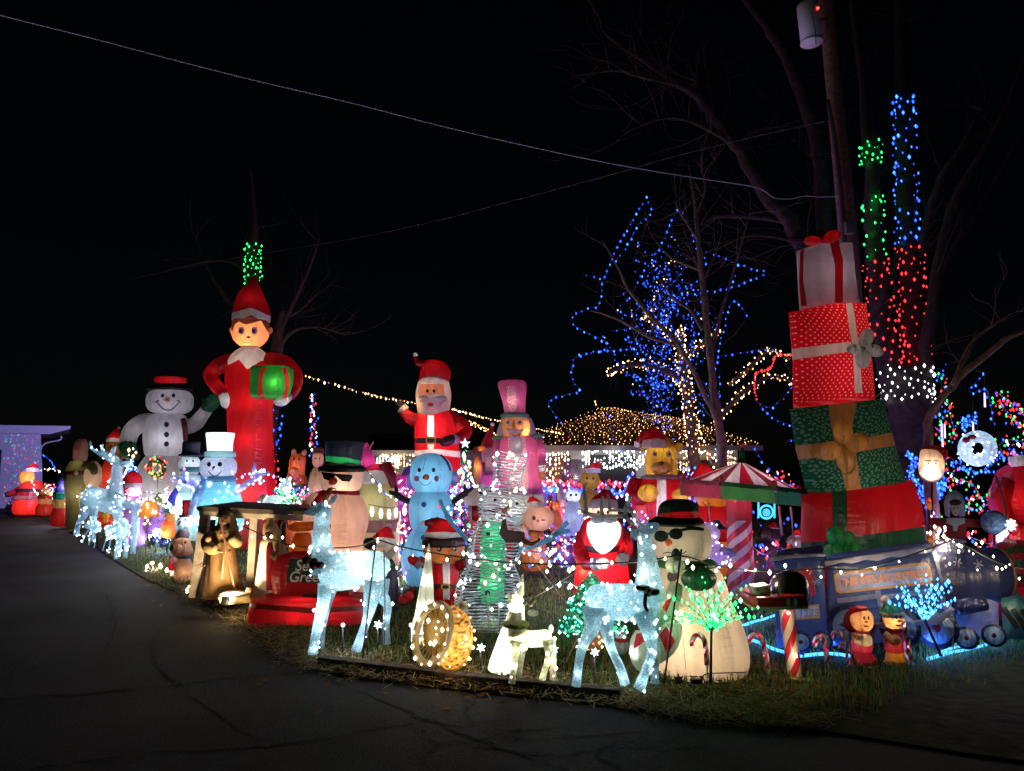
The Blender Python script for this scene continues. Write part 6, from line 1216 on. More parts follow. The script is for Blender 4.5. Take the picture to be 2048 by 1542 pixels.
def gnome(label, px, d, hat, band, face, base, y0, y1, w):
    h = y1 - y0
    fig('gnome', label, 'gnome', px, d, [('hat', 'l', [(px, y0 + h * .42, w * .72), (px, y0 + h * .36, w * .75), (px - 2, y0 + h * .18, w * .4), (px, y0, w * .06)], fabric(hat)), ('hat_band', 'l', [(px, y0 + h * .5, w * .7), (px, y0 + h * .48, w * .82), (px, y0 + h * .38, w * .8), (px, y0 + h * .36, w * .6)], fabric(band)), ('beard', 'l', [(px, y0 + h * .72, w * .6), (px, y0 + h * .6, w * .78), (px, y0 + h * .47, w * .7)], fabric(face)), ('body', 'l', [(px, y1, w * .8), (px, y1 - h * .04, w), (px, y0 + h * .8, w), (px, y0 + h * .66, w * .8)], fabric(base)), ('nose', 'b', (px, y0 + h * .52, w * .14), fabric((.8, .3, .16)), {'w': w * .012})],
        [(px, y0 + h * .3, w * .4, .6), (px, y0 + h * .58, w * .55, .6), (px, y0 + h * .85, w * .75, .55, (1, .7, .6)), (px, y0 + h * .43, w * .6, .4)], 'colourful inflatable gnomes')
gnome('gnome with a blue and violet hat, teal band and red base past the olive santa', 130, 20, (.05, .06, .5), (.02, .35, .25), (.45, .3, .1), (.4, .02, .02), 945, 1052, 26)
gnome('gnome with a violet tipped blue hat and orange base before the large snowman', 352, 14, (.06, .1, .6), (.02, .4, .25), (.75, .35, .1), (.75, .12, .02), 975, 1075, 28)
gnome('gnome with a plum body and green cap beside the lit orange basket', 318, 15, (.1, .2, .03), (.2, .08, .28), (.3, .15, .4), (.28, .12, .35), 985, 1068, 24)
gnome('small lilac gnome with red skirt just behind the drive side deer', 255, 15.5, (.5, .02, .03), (.7, .6, .5), (.5, .2, .5), (.32, .14, .4), 945, 1070, 22)
gnome('gnome in red hat next to the twinkling star rope by the garage', 92, 23, (.5, .2, .02), (.6, .05, .02), (.6, .3, .1), (.55, .04, .02), 965, 1030, 18)
f = F('light_basket', 'orange basket shaped lamp glowing with bulbs beyond the path lights', 'lamp', 297, 13.5); B = f.add('shade', f.loft([(297, 1034, 16), (297, 1032, 18), (299, 1015, 16), (300, 1003, 12), (300, 1001, 8)]), fabric((.7, .26, .03))); f.bulbs([B], 22, 2.2, [WW, WARM]); f.lamp(298, 1018, 14, .6, (1, .7, .3)); f.add('post', f.tube([(291, 1034, 0, 1), (291, 1140, 0, 1)], 5), solid((.2, .06, .05)), False)
fig('light_snowman', 'white lit fabric snowman with a black hat and teal scarf below the large snowman', 'light figure', 383, 12.5, [('body', 'l', [(384, 1080, 24), (383, 1060, 30), (382, 1010, 30), (382, 985, 24), (382, 975, 14)], ice), ('head', 'b', (379, 932, 22, 24), ice_w), ('neck', 'l', [(381, 985, 22), (381, 960, 24), (380, 950, 18)], ice), ('hat', 'l', [(382, 912, 20), (382, 902, 17), (383, 885, 17), (383, 883, 12)], solid((.015, .02, .04), .6)), ('hat_brim', 'l', [(382, 914, 18), (382, 912, 24), (382, 908, 22)], solid((.015, .02, .04), .6)), ('scarf', 'l', [(382, 944, 18), (382, 942, 23), (382, 934, 22)], solid((.02, .16, .14), .8)), ('eye', 'd', (374, 922, 2, 2.4), black), ('eye', 'd', (386, 922, 2, 2.4), black)], [(379, 930, 18, .6, (.85, .95, 1)), (382, 1000, 24, .5, (.8, .9, 1)), (381, 965, 18, .5)])
f = F('light_wreath', 'red and green tinsel wreath on the belly of the large snowman', 'wreath', 313, 17.4); Rw = [f.L(313 + 15 * math.cos(i * math.pi / 12), 936 + 15 * math.sin(i * math.pi / 12)) for i in range(25)]
B = f.add('ring', tube_m(Rw, [5 * f.k] * 25, 8, cap=False), solid((.05, .1, .04), .6, 1, 30)); f.bulbs([B], 60, 2, [LRED, glow((1, .25, .1), 3)]); f.bulbs([B], 20, 2, [LGRN]); f.add('stake', f.tube([(314, 925, 0, .5), (316, 990, 0, .5), (316, 1060, 0, .5)], 4), blackm, False)
fig('snowman_stake', 'small flat snowman with a tall red top hat beside the stable post', 'yard decoration', 366, 11.2, [('head', 'b', (367, 1046, 16, 15), fabric((.55, .75, .85)), {'dr': .4}), ('body', 'l', [(362, 1110, 18), (362, 1090, 20), (364, 1070, 15), (366, 1058, 8)], fabric((.4, .6, .7)), {'dr': .4}), ('hat', 'l', [(374, 1030, 11), (375, 1015, 10), (376, 1002, 11), (376, 1000, 8)], fabric((.4, .01, .03)), {'dr': .5}), ('hat_brim', 'l', [(373, 1034, 14), (373, 1031, 17), (373, 1029, 14)], solid((.02, .015, .02)), {'dr': .5}), ('vest', 'l', [(365, 1085, 14), (366, 1070, 13), (367, 1060, 8)], solid((.05, .03, .06)), {'dr': .7}), ('eye', 'd', (358, 1038, 1.8), black), ('eye', 'd', (371, 1040, 1.8), black), ('nose', 't', [(362, 1044, .12, 3), (358, 1048, .16, 2.5), (355, 1052, .18, 1)], solid((.05, .03, .03)))], [(367, 1046, 13, .6, (.85, .95, 1), .03), (362, 1088, 14, .4, (.85, .95, 1))])
fig('inflatable_puppy', 'peach inflatable puppy with a blue collar beside the leaning stable post', 'inflatable puppy', 368, 10.6, [('head', 'l', [(366, 1112, 14), (365, 1104, 20), (363, 1090, 19), (364, 1080, 14), (364, 1076, 6)], fabric((.8, .45, .28))), ('snout', 'b', (354, 1098, 13, 11), fabric((.8, .45, .28)), {'w': .1}), ('body', 'l', [(372, 1165, 16), (371, 1155, 22), (370, 1135, 16), (368, 1118, 12), (367, 1108, 8)], fabric((.8, .48, .3))), ('collar', 'l', [(369, 1116, 12), (369, 1114, 15), (369, 1109, 14)], fabric((.06, .2, .32))), ('eye', 'd', (370, 1085, 2.4, 3), solid((.08, .03, .015))), ('nose', 'd', (344, 1096, 4, 4), black, {'off': .02})], [(364, 1094, 16, .7, (1, .75, .5)), (371, 1145, 15, .7, (1, .7, .45))])
fig('toy_candy', 'small pink and red glowing candy shape by the hay', 'yard decoration', 345, 10.4, [('top', 'b', (345, 1121, 8, 7), fabric((.7, .2, .25))), ('base', 'l', [(343, 1140, 6), (343, 1134, 7), (343, 1126, 4)], fabric((.7, .01, .01)))], [(345, 1121, 6, .5), (343, 1134, 6, .6)])
for i, (x, y, lb) in enumerate(((390, 1182, 'warm starburst light on a stalk at the foot of the leaning stable post'), (345, 1150, 'warm starburst light at the drive edge before the puppy'), (308, 1140, 'warm starburst light lying apart on the drive edge'), (462, 1178, 'warm starburst light over the manger beside the floodlight'))):
    f = F('starburst_light', lb, 'path light', x, gd(y + 8), 'warm starburst lights'); geo, pts = [], []
    for k in range(14):
        a = random.uniform(-.2, 3.4); e = random.uniform(-.8, .8); L_ = 16; p = f.L(x + L_ * math.cos(a), y - L_ * math.sin(a) * .9, e * .1); geo.append(tube_m([f.L(x, y + 4), p], [.004, .003], 4)); pts.append(p)
    o = mesh_obj('stalks', *join(*geo), whwire, True, f.r); o['kind'] = 'stuff'; bulb_mesh('bulbs', pts, 2.6 * f.k, [WW], f.r); f.lamp(x, y, 16, .5, (1, .75, .45), w=.05)
fig('tall_gnome', 'tall gnome in a maroon pointed hat with a pompom behind the nutcracker', 'gnome', 980, 17, [('hat', 'l', [(976, 896, 15), (977, 885, 14), (980, 868, 8), (984, 852, 3)], fabric((.42, .01, .03))), ('pompom', 'b', (985, 849, 4), whi), ('beard', 'l', [(976, 950, 16), (976, 925, 15), (976, 905, 13), (976, 894, 12)], fabric((.6, .45, .5))), ('body', 'l', [(978, 1078, 24), (978, 1040, 24), (978, 965, 18), (977, 940, 14)], fabric((.5, .3, .35))), ('scarf', 't', [(964, 925, .2, 6), (962, 950, .25, 7), (958, 972, .25, 6)], fabric((.3, .02, .05)))], [(977, 925, 12, .4), (978, 1000, 18, .4), (978, 880, 8, .4)])
fig('inflatable_bird', 'orange bellied inflatable bird with an orange beak between the star tree and gnome', 'inflatable bird', 956, 16.5, [('body', 'l', [(950, 1080, 24), (950, 1000, 20), (952, 950, 14), (955, 915, 9), (957, 900, 6)], fabric((.35, .2, .25))), ('belly', 'b', (955, 940, 8, 28), fabric((.9, .4, .12)), {'w': .15}), ('head', 'b', (955, 900, 10, 9), fabric((.2, .03, .04))), ('beak', 't', [(958, 898, .1, 5), (966, 897, .15, 5), (969, 904, .15, 3)], fabric((.95, .4, .05)))], [(955, 935, 9, 1.2, (1, .6, .3), .15), (963, 898, 4, 1, (1, .6, .3), .12), (950, 990, 15, .4)])
fig('inflatable_santa', 'bearded inflatable santa face with wide eyes behind the wire snowman', 'inflatable santa', 968, 11, [('head', 'b', (968, 1000, 40, 28), fabric((.55, .45, .42))), ('arm', 't', [(990, 1040, .1, 18), (960, 1028, .2, 16), (940, 1025, .25, 13)], red), ('cuff', 't', [(944, 1026, .25, 14), (936, 1026, .25, 14)], whi), ('body', 'l', [(985, 1140, 34), (985, 1080, 44), (982, 1030, 40), (980, 1015, 26)], red), ('eye', 'd', (962, 985, 4, 6), black), ('eye', 'd', (978, 985, 4, 6), black)], [(968, 1000, 28, .45), (984, 1070, 36, .35), (965, 1030, 12, .4, (1, .9, .8), .2)])
fig('inflatable_gingerbread', 'winking inflatable gingerbread child in a santa hat beyond the wire snowman', 'inflatable figure', 1078, 10.5, [('head', 'b', (1078, 1036, 30, 26), fabric((.75, .45, .3))), ('hat', 'h', (1070, 1012, 18, 20, -8), red), ('body', 'l', [(1070, 1140, 22), (1070, 1120, 28), (1068, 1090, 24), (1070, 1062, 16)], fabric((.6, .22, .06))), ('arm', 't', [(1050, 1075, .1, 8), (1046, 1060, .18, 8), (1044, 1048, .2, 5)], fabric((.75, .4, .2))), ('nose', 'b', (1076, 1042, 3), fabric((.8, .1, .1)), {'w': .24}), ('eye', 'd', (1068, 1036, 3.5, 4.5), solid((.06, .03, .02))), ('wink', 'd', (1086, 1040, 5, 1.4), black), ('collar', 'b', (1072, 1064, 16, 5), fabric((.7, .06, .05)))], [(1078, 1034, 24, .6, (1, .85, .85)), (1070, 1105, 22, .6, (1, .65, .4)), (1066, 1004, 12, .5), (1046, 1060, 6, .5, (1, .9, .7), .18)])
fig('bow_ornament', 'dark maroon angular bow panel hung in front of the wire snowman', 'yard decoration', 1032, 7.05, [('panel', 's', [(1004, 1040), (1012, 1038), (1015, 1060), (1050, 1066), (1048, 1084), (1012, 1086), (998, 1068)], solid((.06, .008, .01), .4), {'w': .0, 'th': .12, 'bev': .01}), ('tail', 't', [(1045, 1080, .02, 5), (1064, 1088, .03, 4), (1080, 1078, .03, 3)], solid((.1, .008, .012), .4))], ())
fig('inflatable_elf', 'mustard faced inflatable elf in a drooping red hat near the snow globe', 'inflatable elf', 1180, 15, [('head', 'b', (1180, 960, 20, 20), fabric((.45, .28, .03))), ('hat', 'h', (1184, 944, 17, 22, 16), red), ('body', 'l', [(1180, 1090, 26), (1180, 1040, 26), (1180, 1000, 22), (1180, 980, 14)], fabric((.5, .3, .03))), ('eye', 'd', (1174, 957, 2, 2.6), black), ('eye', 'd', (1186, 957, 2, 2.6), black)], [(1180, 960, 16, .45), (1180, 1020, 20, .4), (1186, 935, 10, .5)])
fig('snow_globe', 'dark snow globe with a tiny green tree inside near the doorway', 'snow globe', 1155, 18, [('globe', 'b', (1152, 945, 32, 27), crystal((.25, .24, .28), .45, bs=.1)), ('base', 'l', [(1152, 1070, 32), (1152, 1000, 30), (1152, 968, 26), (1152, 964, 20)], fabric((.5, .05, .03))), ('tree', 'l', [(1152, 960, 12), (1153, 945, 7), (1154, 928, 1)], fabric((.05, .4, .04)))], [(1152, 955, 10, .8, (1, .9, .8), .3), (1152, 985, 22, .3)])
fig('light_snowman', 'small white lit toy snowman standing before the red and blue fence lights', 'light figure', 1148, 12, [('head', 'b', (1146, 992, 15, 13), ice_w), ('body', 'l', [(1146, 1070, 18), (1146, 1040, 20), (1146, 1010, 14), (1146, 1002, 9)], ice), ('eye', 'd', (1142, 990, 2.5), black), ('eye', 'd', (1152, 990, 2.5), black)], [(1146, 992, 11, 1.1, (.85, .95, 1)), (1146, 1035, 14, .4, (.8, .85, 1))])
fig('inflatable_penguin', 'black inflatable penguin in a red cap under the canopy edge', 'inflatable penguin', 1545, 9.6, [('body', 'l', [(1545, 1185, 36), (1545, 1170, 42), (1546, 1130, 42), (1546, 1100, 34), (1546, 1080, 18)], fabric((.012, .012, .014), .2)), ('head', 'b', (1545, 1072, 22, 20), fabric((.012, .012, .014), .2)), ('hat', 'h', (1545, 1064, 17, 20, 4), red, {'pom': False}), ('wing', 't', [(1578, 1092, .2, 6), (1580, 1102, .24, 6), (1578, 1112, .24, 3)], fabric((.5, .2, .03)))], [(1545, 1055, 13, .6), (1545, 1130, 34, .4)])
fig('inflatable_penguin', 'second inflatable penguin with white face and red hat next to the gift tower', 'inflatable penguin', 1594, 9.9, [('head', 'b', (1592, 1085, 17, 17), fabric((.6, .5, .48))), ('hat', 'h', (1594, 1078, 15, 20, 2), red, {'pom': False}), ('body', 'l', [(1592, 1180, 26), (1592, 1140, 28), (1592, 1110, 22), (1592, 1098, 14)], fabric((.012, .012, .014), .2))], [(1592, 1085, 12, .4), (1594, 1068, 11, .5)])
# neon blue ring sign
f = F('neon_sign', 'glowing blue neon ring sign between two blue bars under the canopy', 'neon sign', 1533, 10.4); nb = glow((.04, .45, 1), 2.4)
f.add('ring', tube_m([f.L(1533 + 13 * math.cos(i * .2618), 1024 + 13 * math.sin(i * .2618)) for i in range(25)], [1.8 * f.k] * 25, 8, cap=False), nb, False); f.add('disc', f.ball(1533, 1025, 8, 8, dr=.2), glow((.1, .5, 1), 1.0), False)
for x in (1517, 1549): f.add('bar', f.tube([(x, 1005, 0, 1.6), (x, 1036, 0, 1.6)], 6), nb, False)
f.add('stand', f.tube([(1533, 1040, 0, 1.2), (1533, 1162, 0, 1.2)], 5), blackm, False)
# mailbox on a candy striped post
cs = [solid((.5, .015, .02), .35), solid((.62, .5, .38), .35)]
f = F('mailbox', 'dark domed mailbox in a red tray on a fat candy striped post', 'mailbox', 1575, 5.85)
stripe_tube(f, [(1590, 1358, 0, 14), (1585, 1310, 0, 14), (1577, 1250, 0, 14), (1572, 1214, 0, 13)], 18, .55, 14, 3, 'striped_post', cs)
f.add('tray', f.slab([(1512, 1196), (1616, 1192), (1620, 1214), (1514, 1218)], .24, .5, .015), solid((.38, .015, .025), .35), False); f.add('tray_rim', f.slab([(1510, 1216), (1618, 1213), (1618, 1219), (1510, 1222)], .26, .54, .006), solid((.55, .4, .28), .5), False)
f.add('dome', f.loft([(1578, 1200, 34), (1578, 1194, 37), (1578, 1170, 36), (1579, 1152, 28), (1580, 1143, 14), (1580, 1140, 4)], e=.8), solid((.012, .01, .01), .25), False); f.add('gift_stack', f.slab([(1508, 1174), (1540, 1170), (1542, 1192), (1512, 1195)], .12, .14, .006), solid((.6, .5, .35), .5), False); f.add('gift_stack', f.slab([(1510, 1194), (1546, 1192), (1548, 1214), (1512, 1216)], .13, .16, .006), solid((.06, .16, .04), .5), False)
for x, y in ((1516, 1180), (1523, 1187), (1533, 1178), (1530, 1188)): f.add('gift_dot', f.ball(x, y, 2, 2, w=.13, dr=.3, seg=8, st=6), solid((.4, .02, .02)), False)
f.dot('tray_button', 1576, 1204, 4, 7, solid((.5, .4, .4)), objs=[c for c in f.r.children if c.name.startswith('tray')], off=.008); f.dot('tray_button', 1590, 1204, 4, 7, solid((.5, .4, .4)), objs=[c for c in f.r.children if c.name.startswith('tray')], off=.008)
for x, y in ((1577, 1226), (1592, 1312)): f.add('bulb', f.ball(x, y, 3, 3, w=.06, seg=8, st=6), WW, False); f.lamp(x - 6, y + 6, 24, 1.0, (1, .8, .6), w=.16)
# candy canes
cc = [fabric((.6, .02, .06)), fabric((.78, .74, .74))]
def cane(label, P, d, glow_=1.8):
    f = F('candy_cane', label, 'candy cane', P[0][0], d, 'plastic candy cane stakes'); stripe_tube(f, [(x, y, 0, r) for x, y, r in P], 8, .8, 6, 2, 'cane', cc); f.add('spike', f.tube([(P[0][0], P[0][1], 0, 2), (P[0][0] + 2, P[0][1] + 26, 0, 1.5)], 5), solid((.1, .3, .18), .5), False)
    for x, y, r in P[1::2]: f.lamp(x, y, 4, glow_, (1, .95, 1))
cane('candy cane stake before the green twig tree on the snowman', [(1414, 1330, 5), (1412, 1300, 5), (1408, 1280, 5), (1400, 1271, 5), (1390, 1272, 5), (1384, 1283, 5), (1384, 1292, 4)], 5.45)
cane('candy cane stake standing alone between the corner snowman and mailbox', [(1536, 1335, 5), (1532, 1310, 5), (1526, 1285, 5), (1518, 1270, 5), (1508, 1268, 5), (1501, 1277, 5), (1501, 1287, 4)], 5.75)
cane('candy cane stake beside the mailbox post in front of the small train wheel', [(1656, 1322, 5), (1652, 1300, 5), (1648, 1282, 5), (1641, 1273, 5), (1633, 1276, 5), (1630, 1285, 5), (1631, 1294, 4)], 5.95)
cane('leaning candy cane stake in front of the big train wheel', [(1710, 1330, 3.4), (1700, 1300, 3.4), (1690, 1280, 3.4), (1680, 1266, 3.4), (1670, 1262, 3.4), (1665, 1270, 3.4), (1667, 1278, 3)], 6.05, .25)
cane('dim candy cane stake next to the red hooded child figure', [(1696, 1338, 3), (1694, 1315, 3), (1692, 1298, 3), (1687, 1288, 3), (1681, 1290, 3), (1679, 1298, 3)], 6.0, .05)
cane('candy cane held up beside the figure in the green pompom cap', [(1822, 1318, 4.5), (1818, 1295, 4.5), (1814, 1270, 4.5), (1808, 1250, 4.5), (1806, 1246, 4)], 6.1)
# child carollers
pc = fabric((.85, .42, .18))
fig('light_caroller', 'glowing plastic child figure in a red hood holding a parcel before the train', 'light figure', 1722, 6.2, [('head', 'b', (1724, 1240, 22, 23), pc), ('hood', 'l', [(1714, 1264, 12, .7, -.1), (1711, 1252, 22, .7, -.09), (1713, 1232, 23, .7, -.07), (1719, 1216, 16, .8, 0), (1722, 1211, 4, .8, 0)], fabric((.7, .03, .03)), {'dr': .75}), ('body', 'l', [(1724, 1302, 18), (1724, 1295, 20), (1724, 1278, 19), (1724, 1264, 13), (1724, 1260, 8)], fabric((.75, .05, .08))), ('arm', 't', [(1708, 1270, .06, 6), (1716, 1276, .12, 6), (1726, 1276, .13, 4)], fabric((.8, .5, .25))), ('parcel', 'b', (1726, 1280, 15, 11), fabric((.85, .6, .35)), {'w': .1, 'e': .6}), ('skirt', 'l', [(1726, 1328, 24), (1726, 1322, 26), (1725, 1306, 18), (1724, 1298, 12)], fabric((.6, .02, .05))), ('shoes', 'l', [(1726, 1336, 28), (1726, 1330, 30), (1726, 1325, 24)], fabric((.75, .5, .4))), ('eye', 'd', (1728, 1236, 2, 3.6), black), ('eye', 'd', (1736, 1236, 2, 3.6), black), ('nose', 'b', (1733, 1244, 3, 2.5), fabric((.7, .2, .1)), {'w': .19}), ('mouth', 'd', (1732, 1252, 5, 1.8), solid((.3, .03, .03)))], [(1728, 1242, 18, .9, (1, .8, .5), .03), (1724, 1292, 16, .9, (1, .75, .7)), (1725, 1318, 16, .5), (1714, 1225, 12, .6), (1726, 1280, 10, 1.2, (1, .85, .6), .1)], 'glowing caroller figures')
fig('light_caroller', 'glowing plastic child figure in a green pompom cap and red scarf before the train', 'light figure', 1790, 6.2, [('head', 'b', (1788, 1238, 21, 22), pc), ('cap', 'l', [(1782, 1228, 22), (1783, 1224, 22), (1784, 1212, 16), (1782, 1206, 5)], fabric((.03, .22, .12))), ('cap_band', 'l', [(1784, 1234, 18), (1784, 1231, 24), (1784, 1224, 23), (1783, 1221, 18)], fabric((.75, .65, .45))), ('pompom', 'b', (1770, 1200, 8), fabric((.75, .5, .42))), ('body', 'l', [(1790, 1304, 16), (1790, 1298, 19), (1789, 1278, 19), (1788, 1264, 14), (1788, 1260, 8)], fabric((.7, .04, .05))), ('scarf', 'l', [(1788, 1264, 12), (1788, 1261, 17), (1788, 1256, 15)], fabric((.6, .02, .03))), ('arm', 't', [(1772, 1268, .06, 6), (1784, 1278, .12, 6), (1796, 1280, .14, 5)], fabric((.8, .5, .25))), ('mitten', 'b', (1790, 1280, 12, 10), fabric((.85, .5, .2)), {'w': .12}), ('trousers', 'l', [(1794, 1324, 20), (1794, 1318, 22), (1792, 1304, 17), (1791, 1298, 10)], fabric((.8, .32, .03))), ('shoes', 'l', [(1798, 1330, 24), (1798, 1325, 28), (1796, 1320, 22)], fabric((.75, .45, .2))), ('eye', 'd', (1792, 1234, 2, 3.6), black), ('eye', 'd', (1800, 1234, 2, 3.6), black), ('nose', 'b', (1798, 1242, 3, 2.5), fabric((.7, .2, .1)), {'w': .17}), ('mouth', 'd', (1796, 1250, 5, 1.8), solid((.3, .03, .03)))], [(1788, 1242, 18, .9, (1, .8, .5), .03), (1790, 1290, 14, .8), (1794, 1312, 14, .7, (1, .8, .4)), (1783, 1216, 10, .5), (1770, 1200, 5, .5), (1790, 1280, 8, .8, (1, .8, .5), .12)], 'glowing caroller figures')
# right hand crowd
fig('light_santa_face', 'glowing plastic santa face lamp amid a mass of blue bulbs', 'light figure', 1864, 8.6, [('face', 'l', [(1863, 964, 8), (1863, 956, 20), (1863, 935, 25), (1863, 915, 23), (1863, 900, 20), (1863, 896, 10)], fabric((.85, .6, .45)), {'dr': .7}), ('hood', 'l', [(1876, 940, 8), (1876, 920, 16), (1870, 902, 24), (1866, 894, 20), (1864, 891, 8)], fabric((.7, .05, .03)), {'dr': .6, 'n': 4}), ('beard', 'b', (1862, 945, 20, 16), whi, {'w': .1}), ('brow', 'd', (1856, 922, 6, 2), fabric((.6, .3, .2)), {'off': .02}), ('brow', 'd', (1870, 922, 6, 2), fabric((.6, .3, .2)), {'off': .02}), ('eye', 'd', (1857, 927, 2, 2), black, {'off': .02}), ('eye', 'd', (1870, 927, 2, 2), black, {'off': .02}), ('pole', 't', [(1864, 962, -.05, 2), (1864, 1215, -.05, 2)], blackm)], [(1862, 930, 20, 2.2, (1, .88, .65)), (1862, 945, 14, 2.5, (1, .9, .7), .12), (1878, 912, 10, .8, (1, .8, .7), -.03)])
fig('inflatable_santa', 'large red inflatable santa with a pale cuff just past the snowflake lamp', 'inflatable santa', 2040, 9.6, [('body', 'l', [(2040, 1190, 46), (2040, 1150, 54), (2038, 1050, 52), (2036, 980, 46), (2034, 945, 36), (2034, 930, 18)], fabric((.6, .01, .02))), ('cuff', 't', [(2020, 924, .2, 10), (2048, 920, .25, 11)], whi), ('arm', 't', [(2010, 965, .1, 18), (1998, 1000, .2, 20), (2010, 1040, .3, 18), (2035, 1060, .35, 16)], fabric((.55, .01, .02)))], [(2036, 1000, 44, .45), (2040, 1100, 48, .4), (2003, 1005, 15, .3, (1, .8, .7), .2)])
f = F('inflatable_ornament', 'red and dark green striped inflatable ornament beyond the train nose', 'inflatable ornament', 2035, 7.9); B = f.add('ball', f.ball(2034, 1130, 56, 50), fabric((.3, .01, .03)))
for y in (1100, 1128, 1158): f.cut(B, [(1960, y + 10), (2034, y - 10), (2110, y + 4), (2110, y + 18), (2034, y + 4), (1960, y + 24)], 'stripe', fabric((.03, .07, .02)), True)
f.lamp(2034, 1130, 42, .2); B2 = f.add('base', f.ball(2034, 1205, 52, 44), fabric((.42, .01, .03))); f.lamp(2034, 1200, 40, .2)
f = F('cutout_figure', 'board cut-out of a person in a fur hat and red santa jacket with arms spread', 'yard decoration', 1910, 8.3); flt = solid((.3, .32, .5), .8, .3, 20)
f.add('hat', f.slab([(1893, 1030), (1890, 1005), (1898, 985), (1912, 980), (1926, 990), (1932, 1012), (1930, 1032), (1922, 1034), (1920, 1004), (1902, 1004), (1900, 1034)], .02, .03), flt, False); f.add('face', f.ball(1911, 1018, 9, 14, w=.02, dr=.3), solid((.45, .38, .34), .7)); f.add('hair', f.ball(1911, 1005, 12, 6, w=.03, dr=.4), solid((.02, .012, .01), .8))
for x in (1907, 1915): f.dot('eye', x, 1016, 1.4)
f.add('nose', f.ball(1911, 1020, 1.6, 3, w=.06), solid((.45, .36, .32), .7), False); f.dot('mouth', 1911, 1026, 3, 1, solid((.25, .06, .05)))
f.add('jacket', f.slab([(1860, 1036), (1894, 1036), (1912, 1040), (1932, 1036), (1966, 1040), (1966, 1056), (1934, 1054), (1930, 1090), (1896, 1090), (1892, 1054), (1860, 1050)], 0, .03), solid((.3, .03, .03), .8), False); f.add('collar', f.slab([(1895, 1036), (1930, 1036), (1930, 1046), (1916, 1052), (1914, 1062), (1908, 1062), (1907, 1052), (1895, 1046)], .02, .025), solid((.55, .55, .58), .8), False); f.add('trousers', f.slab([(1896, 1090), (1930, 1090), (1932, 1140), (1926, 1215), (1898, 1215), (1896, 1140)], 0, .03), solid((.2, .03, .03), .8), False)
fig('fluffy_ball', 'frosty blue fluffy ball on a post beside the white snowflake lamp', 'yard decoration', 1988, 8.2, [('body', 'b', (1988, 1045, 24, 24), solid((.16, .25, .42), .9, 1, 30, 0, .5)), ('post', 't', [(1988, 1068, 0, 2), (1988, 1225, 0, 2)], blackm)], [])
f = F('snowflake_lamp', 'bright white snowflake lamp leaning on a pole beside the red santa', 'lamp', 2022, 8.0)
for i in range(4):
    a = i * math.pi / 4; f.add('spoke', f.tube([(2022 - 11 * math.cos(a), 1050 - 12 * math.sin(a), 0, 2.2), (2022 + 11 * math.cos(a), 1050 + 12 * math.sin(a), 0, 2.2)], 6, 1), glow((.8, .93, 1), 2.2), False)
f.add('arrow', f.slab([(1996, 1072), (2014, 1060), (2018, 1068), (2008, 1076), (2002, 1088), (1996, 1082)], 0, .03), glow((.85, .95, 1), 2.5), False, smooth=False); f.add('pole', f.tube([(2016, 1240, -.02, 2), (2014, 1040, -.02, 2), (1990, 950, -.02, 2)], 6), solid((.06, .05, .04), .8), False); f.lamp(2018, 1060, 16, .5, (.85, .95, 1), w=.1)
for x, y, lb in ((1858, 1006, 'tiny lit red and gold toy lantern over the gift tower side'), (1860, 1076, 'tiny lit red and gold toy lantern just above the train chimney')): fig('toy_lantern', lb, 'lantern', x, 8.4, [('cap', 'l', [(x, y, 5), (x, y - 6, 5), (x, y - 12, 1)], fabric((.7, .1, .03))), ('body', 'l', [(x, y + 14, 4), (x, y + 12, 6), (x, y, 5)], fabric((.7, .3, .1))), ('post', 't', [(x, y + 12, 0, 1.4), (x, 1215, 0, 1.4)], blackm)], [(x, y + 6, 4, 1.2, (1, .7, .4)), (x, y - 5, 4, 1)])
fig('inflatable_gift', 'small green and red inflatable parcel lying on the lawn by the child santa', 'inflatable gift', 822, 9.2, [('box', 'b', (826, 1206, 26, 30), fabric((.02, .16, .04)), {'e': .8}), ('ribbon', 'l', [(820, 1238, 4, .5, .26), (818, 1206, 5, .5, .3), (824, 1174, 4, .5, .26)], fabric((.5, .02, .02))), ('bow', 'b', (806, 1202, 10, 12), fabric((.55, .02, .03)), {'w': .3}), ('bow', 'b', (818, 1192, 9, 8), fabric((.55, .02, .03)), {'w': .34})], [(826, 1206, 22, .3)])
fig('inflatable_pot', 'orange inflatable pot glowing behind the doe and the red bench', 'inflatable pot', 602, 8.9, [('pot', 'l', [(602, 1206, 18), (602, 1190, 24), (602, 1110, 24), (604, 1085, 22), (606, 1066, 14)], fabric((.8, .25, .02))), ('rim', 'l', [(604, 1062, 14), (604, 1058, 28), (608, 1048, 26), (612, 1044, 16)], fabric((.55, .14, .01)))], [(602, 1120, 20, .8, (1, .6, .25)), (605, 1052, 18, .4, (1, .6, .25))])
fig('rope_lamp', 'small warm glowing curled rope lamp hanging by the blue snowman', 'lamp', 800, 9.6, [('rope', 't', [(802, 1040, 0, 1.2), (796, 1048, .02, 1.2), (804, 1052, 0, 1.2), (796, 1060, .02, 1.2), (806, 1066, 0, 1.2), (794, 1062, .02, 1.2), (800, 1040, 0, 1.2), (800, 1022, 0, 1)], glow((1, .6, .4), 1.6)), ('post', 't', [(800, 1066, -.02, .8), (800, 1180, -.02, .8)], blackm)], [])

